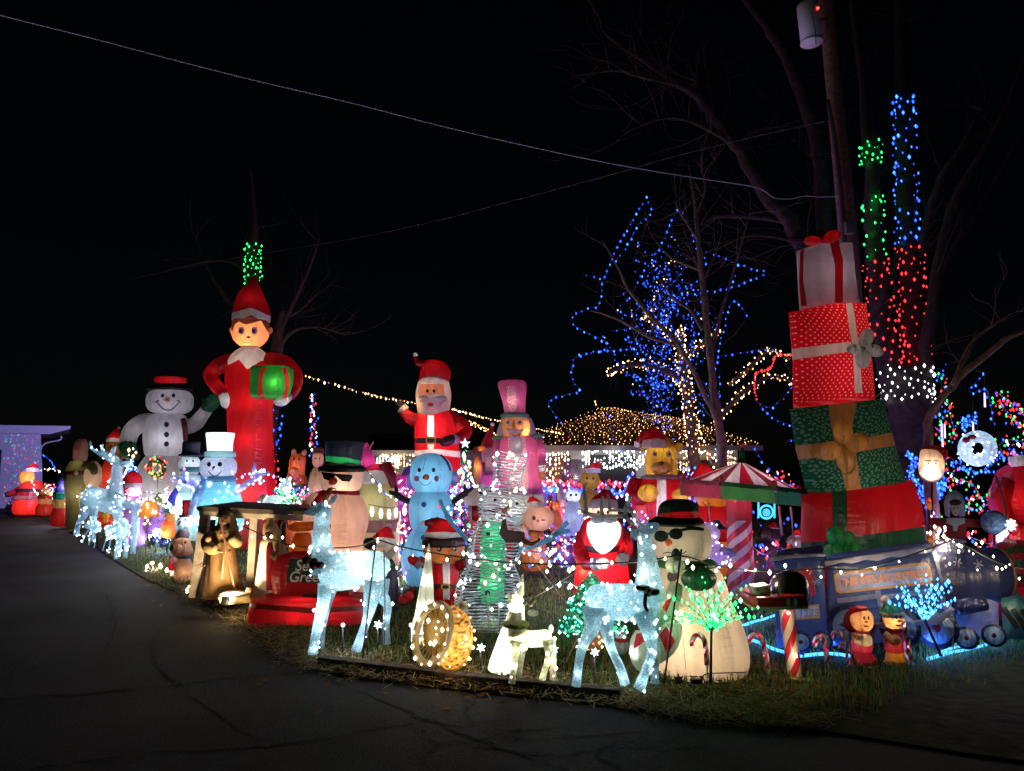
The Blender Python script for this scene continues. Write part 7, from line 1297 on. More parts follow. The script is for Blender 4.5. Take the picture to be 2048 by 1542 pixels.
fig('inflatable_santa', 'small inflatable with a big red hat and rosy face before the large snowman', 'inflatable santa', 267, 15.0, [('hat', 'l', [(267, 972, 15), (267, 968, 16), (267, 955, 15), (266, 945, 9), (266, 942, 3)], red), ('hat_band', 'l', [(267, 975, 14), (267, 974, 17), (267, 967, 17), (267, 965, 14)], whi), ('face', 'b', (267, 982, 13, 12), fabric((.8, .3, .35))), ('body', 'l', [(268, 1092, 22), (268, 1060, 24), (268, 1010, 18), (268, 992, 10)], fabric((.4, .15, .4)))], [(267, 957, 12, .6), (267, 984, 10, .6), (268, 1035, 18, .4)])
fig('toy_flower', 'red and orange glowing flower shape under the belly of the drive side deer', 'yard decoration', 212, 13.8, [('petal', 'b', (205, 1040, 7, 7), fabric((.8, .06, .02))), ('petal', 'b', (219, 1042, 7, 7), fabric((.8, .05, .03))), ('petal', 'b', (213, 1032, 7, 7), fabric((.85, .4, .03))), ('centre', 'b', (212, 1040, 6, 6), fabric((.85, .3, .03)), {'w': .06}), ('stem', 't', [(212, 1048, 0, 1.5), (212, 1100, 0, 1.5)], blackm)], [])
fig('toy_candy', 'green and red wrapped candy shape between the legs of the drive side deer', 'yard decoration', 192, 14.6, [('sweet', 'b', (195, 1030, 12, 7), fabric((.7, .05, .02))), ('wrapper', 'b', (208, 1029, 6, 6), fabric((.1, .35, .03))), ('wrapper', 'b', (182, 1031, 6, 6), fabric((.02, .35, .08))), ('stake', 't', [(195, 1036, 0, 1.5), (195, 1098, 0, 1.5)], blackm)], [])

fig('toy_bear', 'small orange glowing toy bear among red bulbs by the fence', 'yard decoration', 1112, 12.4, [('head', 'b', (1112, 1012, 8, 8), fabric((.85, .35, .06))), ('body', 'l', [(1112, 1062, 12), (1112, 1050, 13), (1112, 1030, 10), (1112, 1020, 6)], fabric((.7, .2, .04))), ('ear', 'b', (1106, 1005, 3, 3), fabric((.8, .3, .06))), ('ear', 'b', (1118, 1005, 3, 3), fabric((.8, .3, .06)))], [(1112, 1012, 6, .8, (1, .75, .5)), (1112, 1040, 9, .6)])
fig('toy_gnome', 'small grey and white lit toy gnome beside the orange toy bear', 'gnome', 1124, 13.0, [('hat', 'l', [(1123, 1000, 9), (1122, 988, 7), (1120, 974, 2)], fabric((.4, .38, .45))), ('beard', 'b', (1124, 1008, 9, 10), fabric((.6, .58, .66))), ('body', 'l', [(1125, 1085, 15), (1125, 1060, 16), (1125, 1020, 11), (1125, 1012, 7)], fabric((.3, .28, .45)))], [(1123, 992, 6, .5), (1124, 1008, 7, .7, (.9, .9, 1)), (1125, 1045, 12, .5, (.85, .85, 1))])
fig('inflatable_gift', 'violet inflatable parcel with a red bow behind the green tinsel tree', 'inflatable gift', 1128, 10.8, [('box', 'b', (1128, 1110, 22, 22), fabric((.3, .1, .45)), {'e': .6}), ('bow', 'b', (1121, 1088, 9, 6), fabric((.6, .03, .06))), ('bow', 'b', (1136, 1088, 9, 6), fabric((.6, .03, .06)))], [(1128, 1110, 17, .35, (1, .8, .9))])
# ================================================================ TREES, POLE, WIRES AND LIGHT STRINGS
bark = solid((.055, .04, .034), .95, 1.0, 10, 0, .4); bark_l = solid((.2, .15, .12), .9, .8, 14, 0, .4)
def twigs_from(pts, n, L_, r, depth=2, out=None):
    out = [] if out is None else out
    for _ in range(n):
        i = random.randrange(1, len(pts)); t = random.random(); p = pts[i - 1].lerp(pts[i], t); dr = (pts[i] - pts[i - 1]).normalized()
        v = (dr + Vector([random.gauss(0, .65) for _ in range(3)]) + Vector((0, 0, .25))).normalized(); q = [p]
        for k in range(4):
            v = (v + Vector([random.gauss(0, .2) for _ in range(3)]) + Vector((0, 0, .06))).normalized(); q.append(q[-1] + v * L_ / 4 * random.uniform(.7, 1.2))
        out.append((q, r)); 
        if depth > 1: twigs_from(q, 3, L_ * .55, r * .55, depth - 1, out)
    return out
def tree(label, d, limbs, nt_, tl, tr, mat=None, name='bare_tree', seg=10, group=None):
    """limbs: lists of (px, py, dd metres nearer(-)/further(+), radius px), first one is the trunk"""
    k = d / FPX; o0 = W(limbs[0][0][0], 935, d); o0.z = 0
    r = bpy.data.objects.new(name, None); COL.objects.link(r); r.location = o0; tagp(r, label, 'tree', group); m = mat or bark; lines = []
    for i, P in enumerate(limbs):
        pts = [W(x, y, d + dd) - o0 for x, y, dd, rr in P]
        if i == 0: pts = [Vector((pts[0].x, pts[0].y, min(-.05, pts[0].z)))] + pts if pts[0].z > .1 else pts
        rad = [q[3] * k for q in P]; rad = [rad[0] * 1.15] + rad if len(pts) > len(rad) else rad
        Q = cat_rom([list(a) + [b] for a, b in zip(pts, rad)], 4)
        Q = [[a + random.gauss(0, q[3] * .12) for a in q[:3]] + [q[3] * random.uniform(.92, 1.08)] for q in Q]
        mesh_obj('trunk' if i == 0 else 'branch', *tube_m([q[:3] for q in Q], [q[3] for q in Q], seg), m, True, r); lines.append([Vector(q[:3]) for q in Q])
    g = []
    for l_ in (lines[1:] or lines):
        for q, rr in twigs_from(l_, nt_, tl, tr): g.append(tube_m(q, [rr, rr * .8, rr * .6, rr * .4, rr * .2], 4, 2))
    if g: t_ = mesh_obj('twigs', *join(*g), m, True, r); t_['kind'] = 'stuff'
    return r
tree('big bare tree with two wrapped stems rising behind the tower of presents', 12.5, [
    [(1825, 1105, 0, 48), (1822, 960, 0, 44), (1818, 860, 0, 42), (1815, 780, 0, 42), (1812, 740, 0, 40)],
    [(1790, 790, 0, 26), (1772, 700, 0, 22), (1757, 600, 0, 19), (1748, 500, 0, 17), (1742, 400, 0, 15), (1740, 290, 0, 13), (1720, 120, .3, 9), (1700, -40, .5, 6)],
    [(1835, 790, 0, 28), (1832, 700, 0, 25), (1826, 600, 0, 23), (1818, 480, 0, 20), (1812, 340, 0, 18), (1806, 200, 0, 16), (1802, 90, .2, 12), (1798, -60, .3, 9)],
    [(1845, 740, -.2, 14), (1862, 620, -.4, 10), (1900, 420, -.6, 8), (1990, 260, -.9, 5), (2060, 90, -1, 3)], [(1840, 520, -.1, 9), (1866, 400, -.3, 8), (1920, 300, -.5, 6), (2060, 205, -.7, 3)],
    [(1835, 780, .3, 14), (1880, 560, .6, 9), (1960, 420, 1, 7), (2060, 240, 1.2, 4)], [(1742, 640, -.2, 7), (1765, 600, -.4, 6), (1775, 570, -.5, 4), (1790, 540, -.5, 2)]], 7, 1.3, .012)
tree('dark bare tree spreading long limbs over the top above the gift tower', 13.5, [
    [(1640, 1090, 0, 30), (1640, 800, 0, 27), (1630, 600, 0, 25), (1612, 500, 0, 22), (1590, 470, 0, 18)],
    [(1600, 480, 0, 17), (1570, 430, -.1, 15), (1530, 390, -.2, 14), (1480, 305, -.4, 11), (1440, 250, -.5, 9), (1395, 195, -.7, 8), (1350, 165, -.9, 6), (1290, 122, -1, 5), (1215, 72, -1.2, 4), (1200, 35, -1.2, 3), (1170, -10, -1.3, 2)],
    [(1640, 620, 0, 20), (1650, 480, 0, 17), (1640, 330, 0, 15), (1620, 240, 0, 13), (1580, 130, -.2, 11), (1530, 50, -.3, 9), (1478, -20, -.4, 8)],
    [(1350, 168, -.9, 5), (1290, 155, -1, 4), (1230, 140, -1.1, 3), (1160, 150, -1.2, 2)], [(1390, 195, -.7, 5), (1400, 170, -.6, 4), (1380, 155, -.6, 3)], [(1480, 300, -.4, 5), (1400, 250, -.6, 4), (1330, 235, -.8, 3), (1250, 265, -.9, 1.5)],
    [(1590, 470, .1, 8), (1560, 440, .2, 7), (1440, 432, .3, 5), (1400, 450, .3, 3)], [(1640, 480, -.1, 6), (1590, 480, -.2, 5), (1500, 470, -.3, 3), (1430, 500, -.3, 2)], [(1655, 420, 0, 8), (1680, 330, 0, 6), (1690, 130, .1, 5), (1760, -10, .2, 3)], [(1470, 300, -.3, 4), (1500, 262, -.3, 3), (1600, 250, -.3, 2)]], 9, 1.5, .012)
tree('thin bare young tree with rising twigs among the blue light strings', 11.5, [
    [(1450, 1120, 0, 11), (1446, 920, 0, 10), (1440, 860, 0, 9), (1428, 780, 0, 8), (1414, 660, 0, 7), (1405, 560, 0, 6), (1395, 470, 0, 5), (1390, 410, 0, 3), (1380, 350, 0, 1.5)],
    [(1438, 850, 0, 6), (1400, 770, -.1, 5), (1360, 695, -.2, 4.5), (1300, 630, -.3, 4), (1258, 580, -.3, 3), (1238, 540, -.4, 2), (1205, 480, -.4, 1)], [(1360, 690, -.2, 4), (1300, 675, -.2, 3.5), (1240, 640, -.1, 3), (1180, 620, -.1, 1.5)],
    [(1405, 660, 0, 4), (1380, 620, .1, 3.5), (1350, 600, .2, 2.5), (1320, 560, .2, 1.5)], [(1400, 540, 0, 3.5), (1350, 520, .1, 2.5), (1325, 500, .1, 1.5)], [(1396, 480, 0, 3), (1360, 425, -.1, 2), (1350, 400, -.1, 1)], [(1392, 430, 0, 2.5), (1410, 380, 0, 2), (1400, 330, 0, 1)], [(1420, 720, 0, 4), (1450, 600, .2, 3), (1480, 500, .3, 2), (1500, 420, .4, 1)], [(1408, 560, 0, 2.5), (1425, 520, 0, 2), (1435, 500, 0, 1)]], 6, .7, .006, bark_l)
tree('bare tree behind the tall elf with a green wrapped top', 17, [
    [(528, 1090, 0, 22), (530, 960, 0, 20), (540, 800, 0, 17), (552, 720, 0, 14), (558, 660, 0, 11), (565, 620, 0, 9)], [(522, 850, .2, 15), (512, 700, .2, 14), (506, 600, .2, 13), (506, 500, .2, 11), (508, 420, .2, 5), (500, 330, .2, 2)],
    [(560, 660, 0, 6), (590, 600, 0, 5), (625, 520, 0, 3), (640, 470, 0, 1.5)], [(560, 690, 0, 5), (590, 660, 0, 4), (640, 655, .1, 2), (690, 670, .1, 1)], [(562, 640, 0, 4), (600, 620, .1, 3), (640, 580, .2, 1.5)], [(500, 640, .2, 5), (440, 580, .3, 4), (400, 500, .4, 2), (380, 440, .4, 1)], [(505, 560, .2, 4), (450, 520, .3, 3), (330, 540, .4, 1.5)]], 6, 1.1, .01)
tree('pale bare branches of a shrub tree by the ring wreath', 9.0, [[(1868, 1120, .3, 13), (1862, 1000, .3, 12), (1856, 880, .3, 10), (1858, 840, .2, 8), (1880, 800, .1, 7), (1930, 745, 0, 7), (1985, 700, -.1, 6), (2030, 668, -.2, 5), (2090, 655, -.2, 4)], [(1905, 770, 0, 4), (1940, 690, 0, 3), (2000, 640, 0, 2), (2060, 610, 0, 1)]], 5, .8, .006, bark_l)
# tree wrapped in warm bulbs
tree('small tree with trunk and limbs wrapped in warm white bulbs near the house', 16, [
    [(1396, 1090, 0, 13), (1392, 960, 0, 12), (1384, 860, 0, 11), (1374, 780, 0, 10), (1364, 720, 0, 9), (1362, 690, 0, 6), (1361, 655, 0, 3)], [(1368, 765, 0, 8), (1340, 745, -.1, 7), (1290, 728, -.2, 6), (1245, 733, -.3, 5), (1214, 748, -.3, 3)],
    [(1366, 720, 0, 6), (1390, 700, .1, 5), (1420, 675, .2, 4), (1440, 660, .2, 2)], [(1362, 700, 0, 5), (1335, 665, .1, 4), (1300, 640, .2, 3), (1285, 630, .2, 2)], [(1430, 850, 0, 5), (1470, 800, -.1, 5), (1500, 775, -.2, 4), (1545, 752, -.2, 3), (1590, 765, -.2, 2)], [(1460, 770, 0, 4), (1500, 735, 0, 4), (1540, 700, 0, 3), (1580, 720, 0, 2)]], 2, .6, .006)
def wrap(label, P, d, r, n, rb_, gl, dd=0):
    """bulbs wound round a limb: P rows (px, py, radius px)"""
    Q = cat_rom([[*W(x, y, d + dd), r_ * d / FPX] for x, y, r_ in P], 6); o0 = Vector(Q[0][:3]); pts, wire = [], []
    m = len(Q) - 1
    for i in range(n):
        t = (i + random.uniform(-.3, .3)) / n * m; t = max(0, min(m - 1e-3, t)); j = int(t); q = [a + (b - a) * (t - j) for a, b in zip(Q[j], Q[j + 1])]
        ax = (Vector(Q[j + 1][:3]) - Vector(Q[j][:3])).normalized(); u = ax.cross(Vector((0, 1, 0))).normalized(); v = ax.cross(u); a = i * 2.3999 if r > 0 else random.uniform(0, 6.28)
        pts.append(Vector(q[:3]) + (u * math.cos(a) + v * math.sin(a)) * (q[3] + .02) - o0)
    for i in range(160):
        t = i / 160 * m; j = int(t); q = [a + (b - a) * (t - j) for a, b in zip(Q[j], Q[j + 1])]; ax = (Vector(Q[j + 1][:3]) - Vector(Q[j][:3])).normalized(); u = ax.cross(Vector((0, 1, 0))).normalized(); v = ax.cross(u); a = i * .8
        wire.append(Vector(q[:3]) + (u * math.cos(a) + v * math.sin(a)) * (q[3] + .012) - o0)
    w = mesh_obj('trunk_lights', *tube_m(wire, [.005] * len(wire), 3), solid((.02, .03, .02), .6)); w.location = o0; tagp(w, label, 'string lights', 'lights wound round tree trunks'); bulb_mesh('bulbs', [p + Vector([random.gauss(0, .02) for _ in range(3)]) for p in pts], rb_, gl, w, 1.5)
    for i in range(0, len(pts), max(1, len(pts) // 4)):
        ld = bpy.data.lights.new('bulb', 'POINT'); ld.energy = .3; ld.color = gl[0].node_tree.nodes['Emission'].inputs[0].default_value[:3]; ld.shadow_soft_size = .05; lo = bpy.data.objects.new('bulb_light', ld); COL.objects.link(lo); lo.parent = w; lo.location = pts[i] + Vector((0, -.12, 0))
    return w
BL2 = glow((.03, .13, 1), 5); WHT = glow((.85, .8, .95), 4)
wrap('green bulbs around the upper part of the shorter big tree stem', [(1752, 515, 19), (1748, 420, 17), (1745, 400, 17)], 12.5, 1, 34, .017, [LGRN]); wrap('green bulbs at the very top of the shorter big tree stem', [(1743, 330, 17), (1741, 285, 15)], 12.5, 1, 30, .017, [LGRN])
wrap('red bulbs around the lower part of the shorter big tree stem', [(1800, 735, 30), (1776, 680, 26), (1762, 600, 23), (1752, 520, 20)], 12.5, 1, 105, .018, [LRED])
wrap('blue bulbs along the tall upper stem of the big tree', [(1818, 488, 20), (1812, 340, 18), (1806, 195, 17)], 12.5, 1, 120, .022, [BL2, BLUE])
wrap('red bulbs below the blue ones on the taller stem of the big tree', [(1832, 722, 26), (1827, 600, 24), (1818, 492, 21)], 12.5, 1, 105, .018, [LRED])
wrap('white bulbs around the wide base fork of the big tree', [(1814, 802, 46), (1812, 770, 46), (1812, 735, 44)], 12.5, 1, 100, .019, [WHT])
wrap('green bulbs on the tree top above the tall elf hat', [(506, 566, 14), (506, 490, 13)], 17.2, 1, 60, .02, [LGRN]); wrap('blue bulbs down the trunk behind the tall elf', [(533, 910, 22), (544, 800, 20)], 17, 1, 34, .026, [BLUE]); wrap('red bulbs on the trunk just below the blue ones behind the elf', [(529, 985, 24), (533, 905, 22)], 17, 1, 30, .024, [LRED])
wrap('blue and red bulbs on a thin post beyond the horse', [(628, 910, 6), (624, 785, 2)], 18, 1, 56, .02, [BLUE, LRED, COOL]); 
for lb, P, n in (('dense warm bulbs wound round the trunk of the small house tree', [(1394, 905, 14), (1384, 850, 13), (1374, 780, 12), (1364, 720, 11), (1361, 655, 5)], 190), ('warm bulbs on the long low limb of the small house tree', [(1366, 765, 9), (1340, 745, 8), (1290, 728, 7), (1245, 733, 6), (1214, 748, 4)], 85), ('warm bulbs on the short upward limb of the small house tree', [(1366, 720, 7), (1390, 700, 6), (1420, 675, 5), (1440, 660, 3)], 34), ('warm bulbs on the thin high limb of the small house tree', [(1362, 700, 6), (1335, 665, 5), (1300, 640, 5), (1285, 630, 4)], 36), ('warm bulbs on the arched limb reaching the polka dot gift', [(1430, 850, 6), (1470, 800, 6), (1500, 775, 5), (1545, 752, 4), (1590, 765, 3)], 70), ('warm bulbs on the upper arched limb behind the red rope light', [(1460, 770, 5), (1500, 735, 5), (1540, 700, 4), (1580, 720, 3)], 46)):
    wrap(lb, P, 16, 1, n, .0135, [WARM, WW, AMB])
# evergreen outline strings, blue
def S_(label, P, d, step=.13, r=.017, gl=None, **k): return light_string('string_lights', label, [(x, y, d + (q[0] if q else 0)) for x, y, *q in P], step, r, gl or [BLUE, BLUE, BL2], 'blue light strings over the trees', lit=.3, **k)
for lb, P in (('blue string climbing to the peak of the sketched tree outline', [(1162, 545), (1180, 552), (1208, 555), (1222, 520), (1246, 470), (1275, 425), (1293, 392)]), ('blue string from the peak of the sketched tree down its inner slope', [(1293, 392), (1302, 425), (1278, 445), (1255, 490), (1232, 520)]),
        ('blue string rising to the second tall peak', [(1265, 585), (1290, 540), (1318, 495), (1340, 450), (1358, 412)]), ('blue string dropping right of the second tall peak', [(1358, 412), (1378, 450), (1392, 490), (1412, 525), (1400, 555), (1372, 580), (1345, 600)]), ('blue string slung out to the far tip past the thin tree', [(1402, 500), (1440, 512), (1480, 530), (1537, 542)]), ('blue string returning from the far tip', [(1537, 542), (1500, 560), (1460, 575), (1400, 585), (1345, 590)]),
        ('blue string zigzag down the outer edge of the tree outline', [(1208, 555), (1200, 600), (1195, 612), (1160, 622), (1142, 640), (1165, 660), (1205, 680), (1215, 692), (1190, 705), (1150, 715), (1145, 760), (1165, 780)]), ('blue string along the lower outer edge beside the roof', [(1165, 780), (1130, 790), (1100, 800), (1098, 812), (1115, 835), (1130, 850)]),
        ('blue string hanging from the middle of the tree to the roof', [(1240, 608), (1250, 650), (1262, 690), (1290, 730), (1320, 790), (1340, 815)]), ('blue string crossing the middle of the outline', [(1222, 662), (1260, 655), (1300, 640), (1330, 620), (1342, 545)]), ('blue string swooping past the warm limb', [(1345, 680), (1330, 640), (1300, 660), (1270, 690)]),
        ('blue string sweeping below the warm limb', [(1262, 735), (1280, 770), (1300, 800), (1340, 820), (1380, 800), (1410, 780)]), ('blue string from the thin tree down to the canopy', [(1440, 740), (1438, 790), (1440, 850), (1432, 900), (1420, 925)]), ('blue string loop under the red rope', [(1510, 800), (1540, 815), (1565, 795), (1590, 765)]), ('second blue string loop down to the gift tower', [(1515, 805), (1545, 835), (1580, 850), (1600, 862)]),
        ('blue string on the far side rising to the thin tree', [(1500, 640), (1470, 600), (1455, 630), (1440, 690), (1430, 740)]), ('blue string stretching level to the polka dot gift', [(1440, 712), (1480, 706), (1530, 698), (1560, 705)]), ('blue string from the outer tree edge across to the warm limb', [(1150, 715), (1190, 703), (1240, 700), (1290, 690)]), ('blue string rising along the right side of the outline', [(1425, 670), (1440, 640), (1450, 600), (1470, 548)]), ('blue string short rise beside the warm trunk', [(1400, 700), (1390, 740), (1405, 770), (1390, 800)]),
        ('blue string diving from the thin tree top to the warm trunk', [(1412, 630), (1395, 670), (1370, 705), (1350, 760), (1310, 775), (1262, 740)]), ('blue string through the middle over the roof', [(1240, 745), (1290, 760), (1320, 772), (1350, 765), (1370, 760)])):
    S_(lb, P, 14.5)
S_('blue string wandering across the dark gap behind the canopy', [(1500, 880), (1530, 930), (1560, 960), (1590, 975), (1600, 985)], 11.5); S_('blue bulbs scattered under the canopy by the neon ring', [(1500, 1010), (1516, 1040), (1530, 1060), (1560, 1050), (1580, 1030), (1590, 1050)], 10.8, .1)
S_('blue string arching beside the green gift', [(1570, 890), (1580, 878), (1592, 885), (1600, 895)], 11)
light_string('rope_light', 'red rope light looping behind the polka dot gift', [(1600, 705, 14), (1575, 708, 14), (1552, 710, 14), (1540, 735, 14), (1512, 745, 14), (1510, 780, 14), (1514, 800, 14)], .06, .022, [LRED])
for lb, P in (('warm string from the elf arm sagging toward the nutcracker', [(592, 745, 15), (640, 760, 15.5), (700, 777, 16), (760, 793, 17), (840, 808, 18), (910, 835, 19), (990, 868, 20)]), ('second warm string from behind santa to the roof corner', [(900, 815, 18), (960, 832, 20), (1020, 845, 21), (1080, 858, 22), (1130, 868, 23)]), ('warm string just under the first one beside santa', [(890, 820, 18), (930, 838, 19), (970, 855, 20), (1000, 872, 21)])):
    light_string('string_lights', label=lb, P=P, step=.12, r=.018, glows=[WARM, AMB, WW], group='warm strings leading to the roof')
light_string('string_lights', 'pair of warm vertical strings rising from the roof', [(1190, 795, 26), (1196, 815, 26), (1230, 815, 26), (1260, 822, 26)], .12, .022, [WARM, AMB])
# tangle of fine strands filling the crown
geo, pts = [], []; o0 = W(1320, 700, 14.8)
for _ in range(44):
    y = random.uniform(470, 860); hw = (y - 390) * .42; x = 1320 + random.uniform(-1, 1) * hw; dd = 14.8 + random.uniform(-.8, 1.6); Q = []
    for k in range(9):
        Q.append(W(x, y, dd) - o0); x += random.gauss(0, 16) + (14 if x < 1320 else -10); y += random.uniform(4, 26); dd += random.gauss(0, .12)
    R = cat_rom([list(q) for q in Q], 4); geo.append(tube_m(R, [.004] * len(R), 3))
    for q in R[::2]: pts.append(Vector(q) + Vector([random.gauss(0, .02) for _ in range(3)]))
cw_l = mesh_obj('string_lights', *join(*geo), solid((.02, .03, .02), .6)); cw_l.location = o0; tagp(cw_l, 'tangle of fine blue strands hanging inside the crown of the sketched tree', 'string lights', 'blue light strings over the trees')
bulb_mesh('bulbs', pts, .011, ([BLUE, BL2, WARM], lambda i: random.choices((0, 1, 2), (7, 2, 1))[0]), cw_l)
# added strings low in the yard, filling dark gaps with violet spill
PNK = glow((1, .25, .6), 3)
for lb, P, gl in (('violet and white string over the gnomes by the garage', [(95, 975, 22), (125, 990, 21), (160, 1000, 20), (200, 1005, 19)], [PURP, COOL, LRED]), ('pink and violet string beneath the wreath on the large snowman', [(255, 1000, 15), (290, 985, 15), (330, 992, 15), (365, 985, 14)], [PNK, PURP, COOL]), ('blue string along the ground behind the small path lights', [(250, 1062, 15), (300, 1068, 15), (345, 1075, 14)], [BLUE, COOL]), ('mixed string heaped under the unicorn and sprig', [(525, 1005, 12.5), (545, 1015, 12), (575, 1012, 12), (600, 1018, 12)], [COOL, PURP, LGRN]), ('violet string between the horse and the doll', [(560, 985, 14.5), (590, 975, 14.2), (625, 985, 14), (650, 980, 13.8)], [PURP, BLUE, PNK]),
        ('red and violet string before the pink unicorn', [(720, 950, 13), (760, 975, 13), (800, 978, 13), (830, 985, 13)], [PNK, PURP, COOL]), ('white and blue string behind the pale yellow block', [(775, 1000, 12.6), (800, 1040, 12.4), (815, 1080, 12.2), (800, 1110, 12)], [COOL, BLUE, PURP]), ('tangled string in front of the bird and tall gnome', [(895, 1030, 13), (930, 1020, 13), (965, 1035, 12.8), (940, 1060, 12.8), (905, 1075, 12.6)], [COOL, LRED, PURP, BLUE]), ('blue string low across the lawn behind the gingerbread child', [(1095, 1050, 12), (1120, 1070, 12), (1150, 1080, 12), (1180, 1065, 12)], [BLUE, BL2, PURP]), ('red and blue string between the toy snowman and santa', [(1110, 1010, 13), (1130, 1030, 13), (1160, 1035, 13), (1195, 1020, 13)], [LRED, BLUE, PURP, COOL]),
        ('blue and violet string between the golden bear and canopy', [(1370, 930, 14), (1385, 960, 13.5), (1400, 985, 13), (1375, 1010, 12.5), (1385, 1040, 12)], [BLUE, BL2, PURP]), ('warm cluster behind the canopy top', [(1420, 905, 15), (1440, 920, 15), (1460, 912, 15), (1445, 930, 15)], [WARM, WW, AMB]), ('red and violet string at the base of the gift tower', [(1500, 1090, 9.2), (1530, 1110, 9.2), (1560, 1095, 9.2), (1600, 1110, 9.2)], [LRED, PURP, BLUE]), ('mixed string below the cutout figure', [(1870, 1020, 9), (1890, 1060, 9), (1930, 1070, 9), (1970, 1085, 9), (2010, 1095, 9)], [BLUE, LRED, WW, PURP]), ('blue and red string in the gap behind the wreath lamp', [(1880, 1000, 10.5), (1910, 985, 10.5), (1940, 1020, 10.5), (1975, 1010, 10.5), (2000, 1030, 10.5)], [BLUE, LRED, LGRN, BL2]), ('mixed string across the grass behind the green tinsel tree', [(1085, 1085, 10), (1115, 1095, 9.8), (1145, 1088, 9.6), (1165, 1100, 9.4)], [COOL, LRED, PURP, WARM]), ('red and amber bulbs among the little toys by the fence', [(1095, 1000, 13), (1110, 1020, 12.8), (1125, 1045, 12.6), (1105, 1060, 12.6)], [LRED, AMB, LRED]), ('cool white string under the bow ornament', [(1045, 1095, 8.4), (1075, 1105, 8.4), (1100, 1098, 8.4), (1130, 1110, 8.4)], [COOL, BLUE]), ('mixed string in front of the golden bear legs', [(1255, 1035, 12), (1275, 1055, 11.8), (1300, 1040, 11.6), (1270, 1075, 11.4)], [BLUE, COOL, PURP, LRED]), ('violet string glowing on the lawn before the blue snowman', [(740, 1150, 10.5), (780, 1140, 10.3), (815, 1150, 10.2)], [PURP, COOL])):
    light_string('string_lights', lb, P, .07, .015, gl, 'strings through the yard', jit=2.2, dense=4, lit=1.6)
# fence: red above blue
fz = 17.5
ff = F('picket_fence', 'low dark fence draped with red and blue bulbs behind the figures', 'fence', 1040, fz)
for i in range(24): x = 880 + i * 15; ff.add('picket', ff.slab([(x, 1068), (x, 965), (x + 3, 960), (x + 6, 965), (x + 6, 1068)], 0, .03), solid((.05, .05, .06), .8), False, smooth=False)
ff.add('rail', ff.slab([(875, 985), (1245, 985), (1245, 990), (875, 990)], -.04, .03), solid((.05, .05, .06), .8), False, smooth=False)
light_string('string_lights', 'red bulbs along the top of the fence', [(870, 966, 17.2), (1000, 962, 17.2), (1100, 964, 17.2), (1250, 968, 17.2)], .05, .03, [LRED, LRED, PURP], dense=2, jit=1.4); light_string('string_lights', 'blue bulbs below the red ones along the fence', [(870, 982, 17.2), (1000, 976, 17.2), (1100, 978, 17.2), (1250, 985, 17.2)], .04, .03, [BLUE, BLUE, PURP, BL2], dense=2, jit=1.8)
light_string('string_lights', 'blue bulbs beside the golden bear', [(1250, 975, 14), (1262, 945, 14), (1255, 990, 14), (1275, 1010, 14), (1290, 1040, 14)], .05, .026, [BLUE, BL2, PURP], dense=2, jit=1.5)
# front string of warm bulbs on stakes
BIG = glow((1, .82, .62), 9)
fs_ = light_string('string_lights', 'long sagging string of warm white bulbs across the front of the display', [(486, 1052, 7.6), (520, 1068, 7.4), (560, 1085, 7.1), (600, 1093, 6.9), (660, 1096, 6.6), (720, 1092, 6.4), (752, 1080, 6.3), (800, 1093, 6.2), (880, 1108, 6.0), (980, 1122, 5.85), (1080, 1128, 5.7), (1180, 1128, 5.6), (1280, 1123, 5.5), (1362, 1112, 5.4), (1420, 1128, 5.6), (1490, 1140, 5.8), (1560, 1142, 6), (1640, 1138, 6.2), (1720, 1138, 6.2), (1790, 1120, 6.2), (1850, 1100, 6.2), (1905, 1080, 6.2)], .17, .012, [BIG, WW], jit=1)
light_string('string_lights', 'warm white bulbs falling from the stake top over the train nose', [(1905, 1080, 6.2), (1940, 1096, 6.2), (1970, 1112, 6.2), (2000, 1126, 6.2), (2040, 1136, 6.2), (2100, 1150, 6.2)], .09, .012, [BIG, WW], dense=2, jit=1.2); light_string('string_lights', 'warm white bulbs rising from the gift tower over the train chimney', [(1845, 1046, 7.5), (1868, 1060, 7.3), (1880, 1072, 7), (1905, 1080, 6.3)], .1, .012, [BIG, WW], dense=2, jit=1.2)
def pole(name, label, P, d, r, m, cat='stake'):
    pts = [W(x, y, d) for x, y in P]; o0 = pts[0].copy(); o = mesh_obj(name, *tube_m([p - o0 for p in pts], [r] * len(pts), 6), m); o.location = o0; tagp(o, label, cat, 'stakes holding the front light string'); return o
rustm = solid((.1, .03, .025), .6); darkm = solid((.025, .02, .018), .6)
pole('stake', 'dark stake holding the front light string over the doe', [(722, 1345), (738, 1200), (754, 1065)], 6.25, .006, darkm); pole('stake', 'second thin stake beside the doe hind leg', [(768, 1300), (770, 1200), (768, 1100)], 6.4, .004, darkm); pole('stake', 'rusty stake in front of the corner snowman', [(1328, 1366), (1345, 1240), (1363, 1098)], 5.25, .0065, rustm); pole('stake', 'thin red stake in front of the train boiler', [(1906, 1300), (1912, 1200), (1915, 1085)], 6.15, .005, rustm)
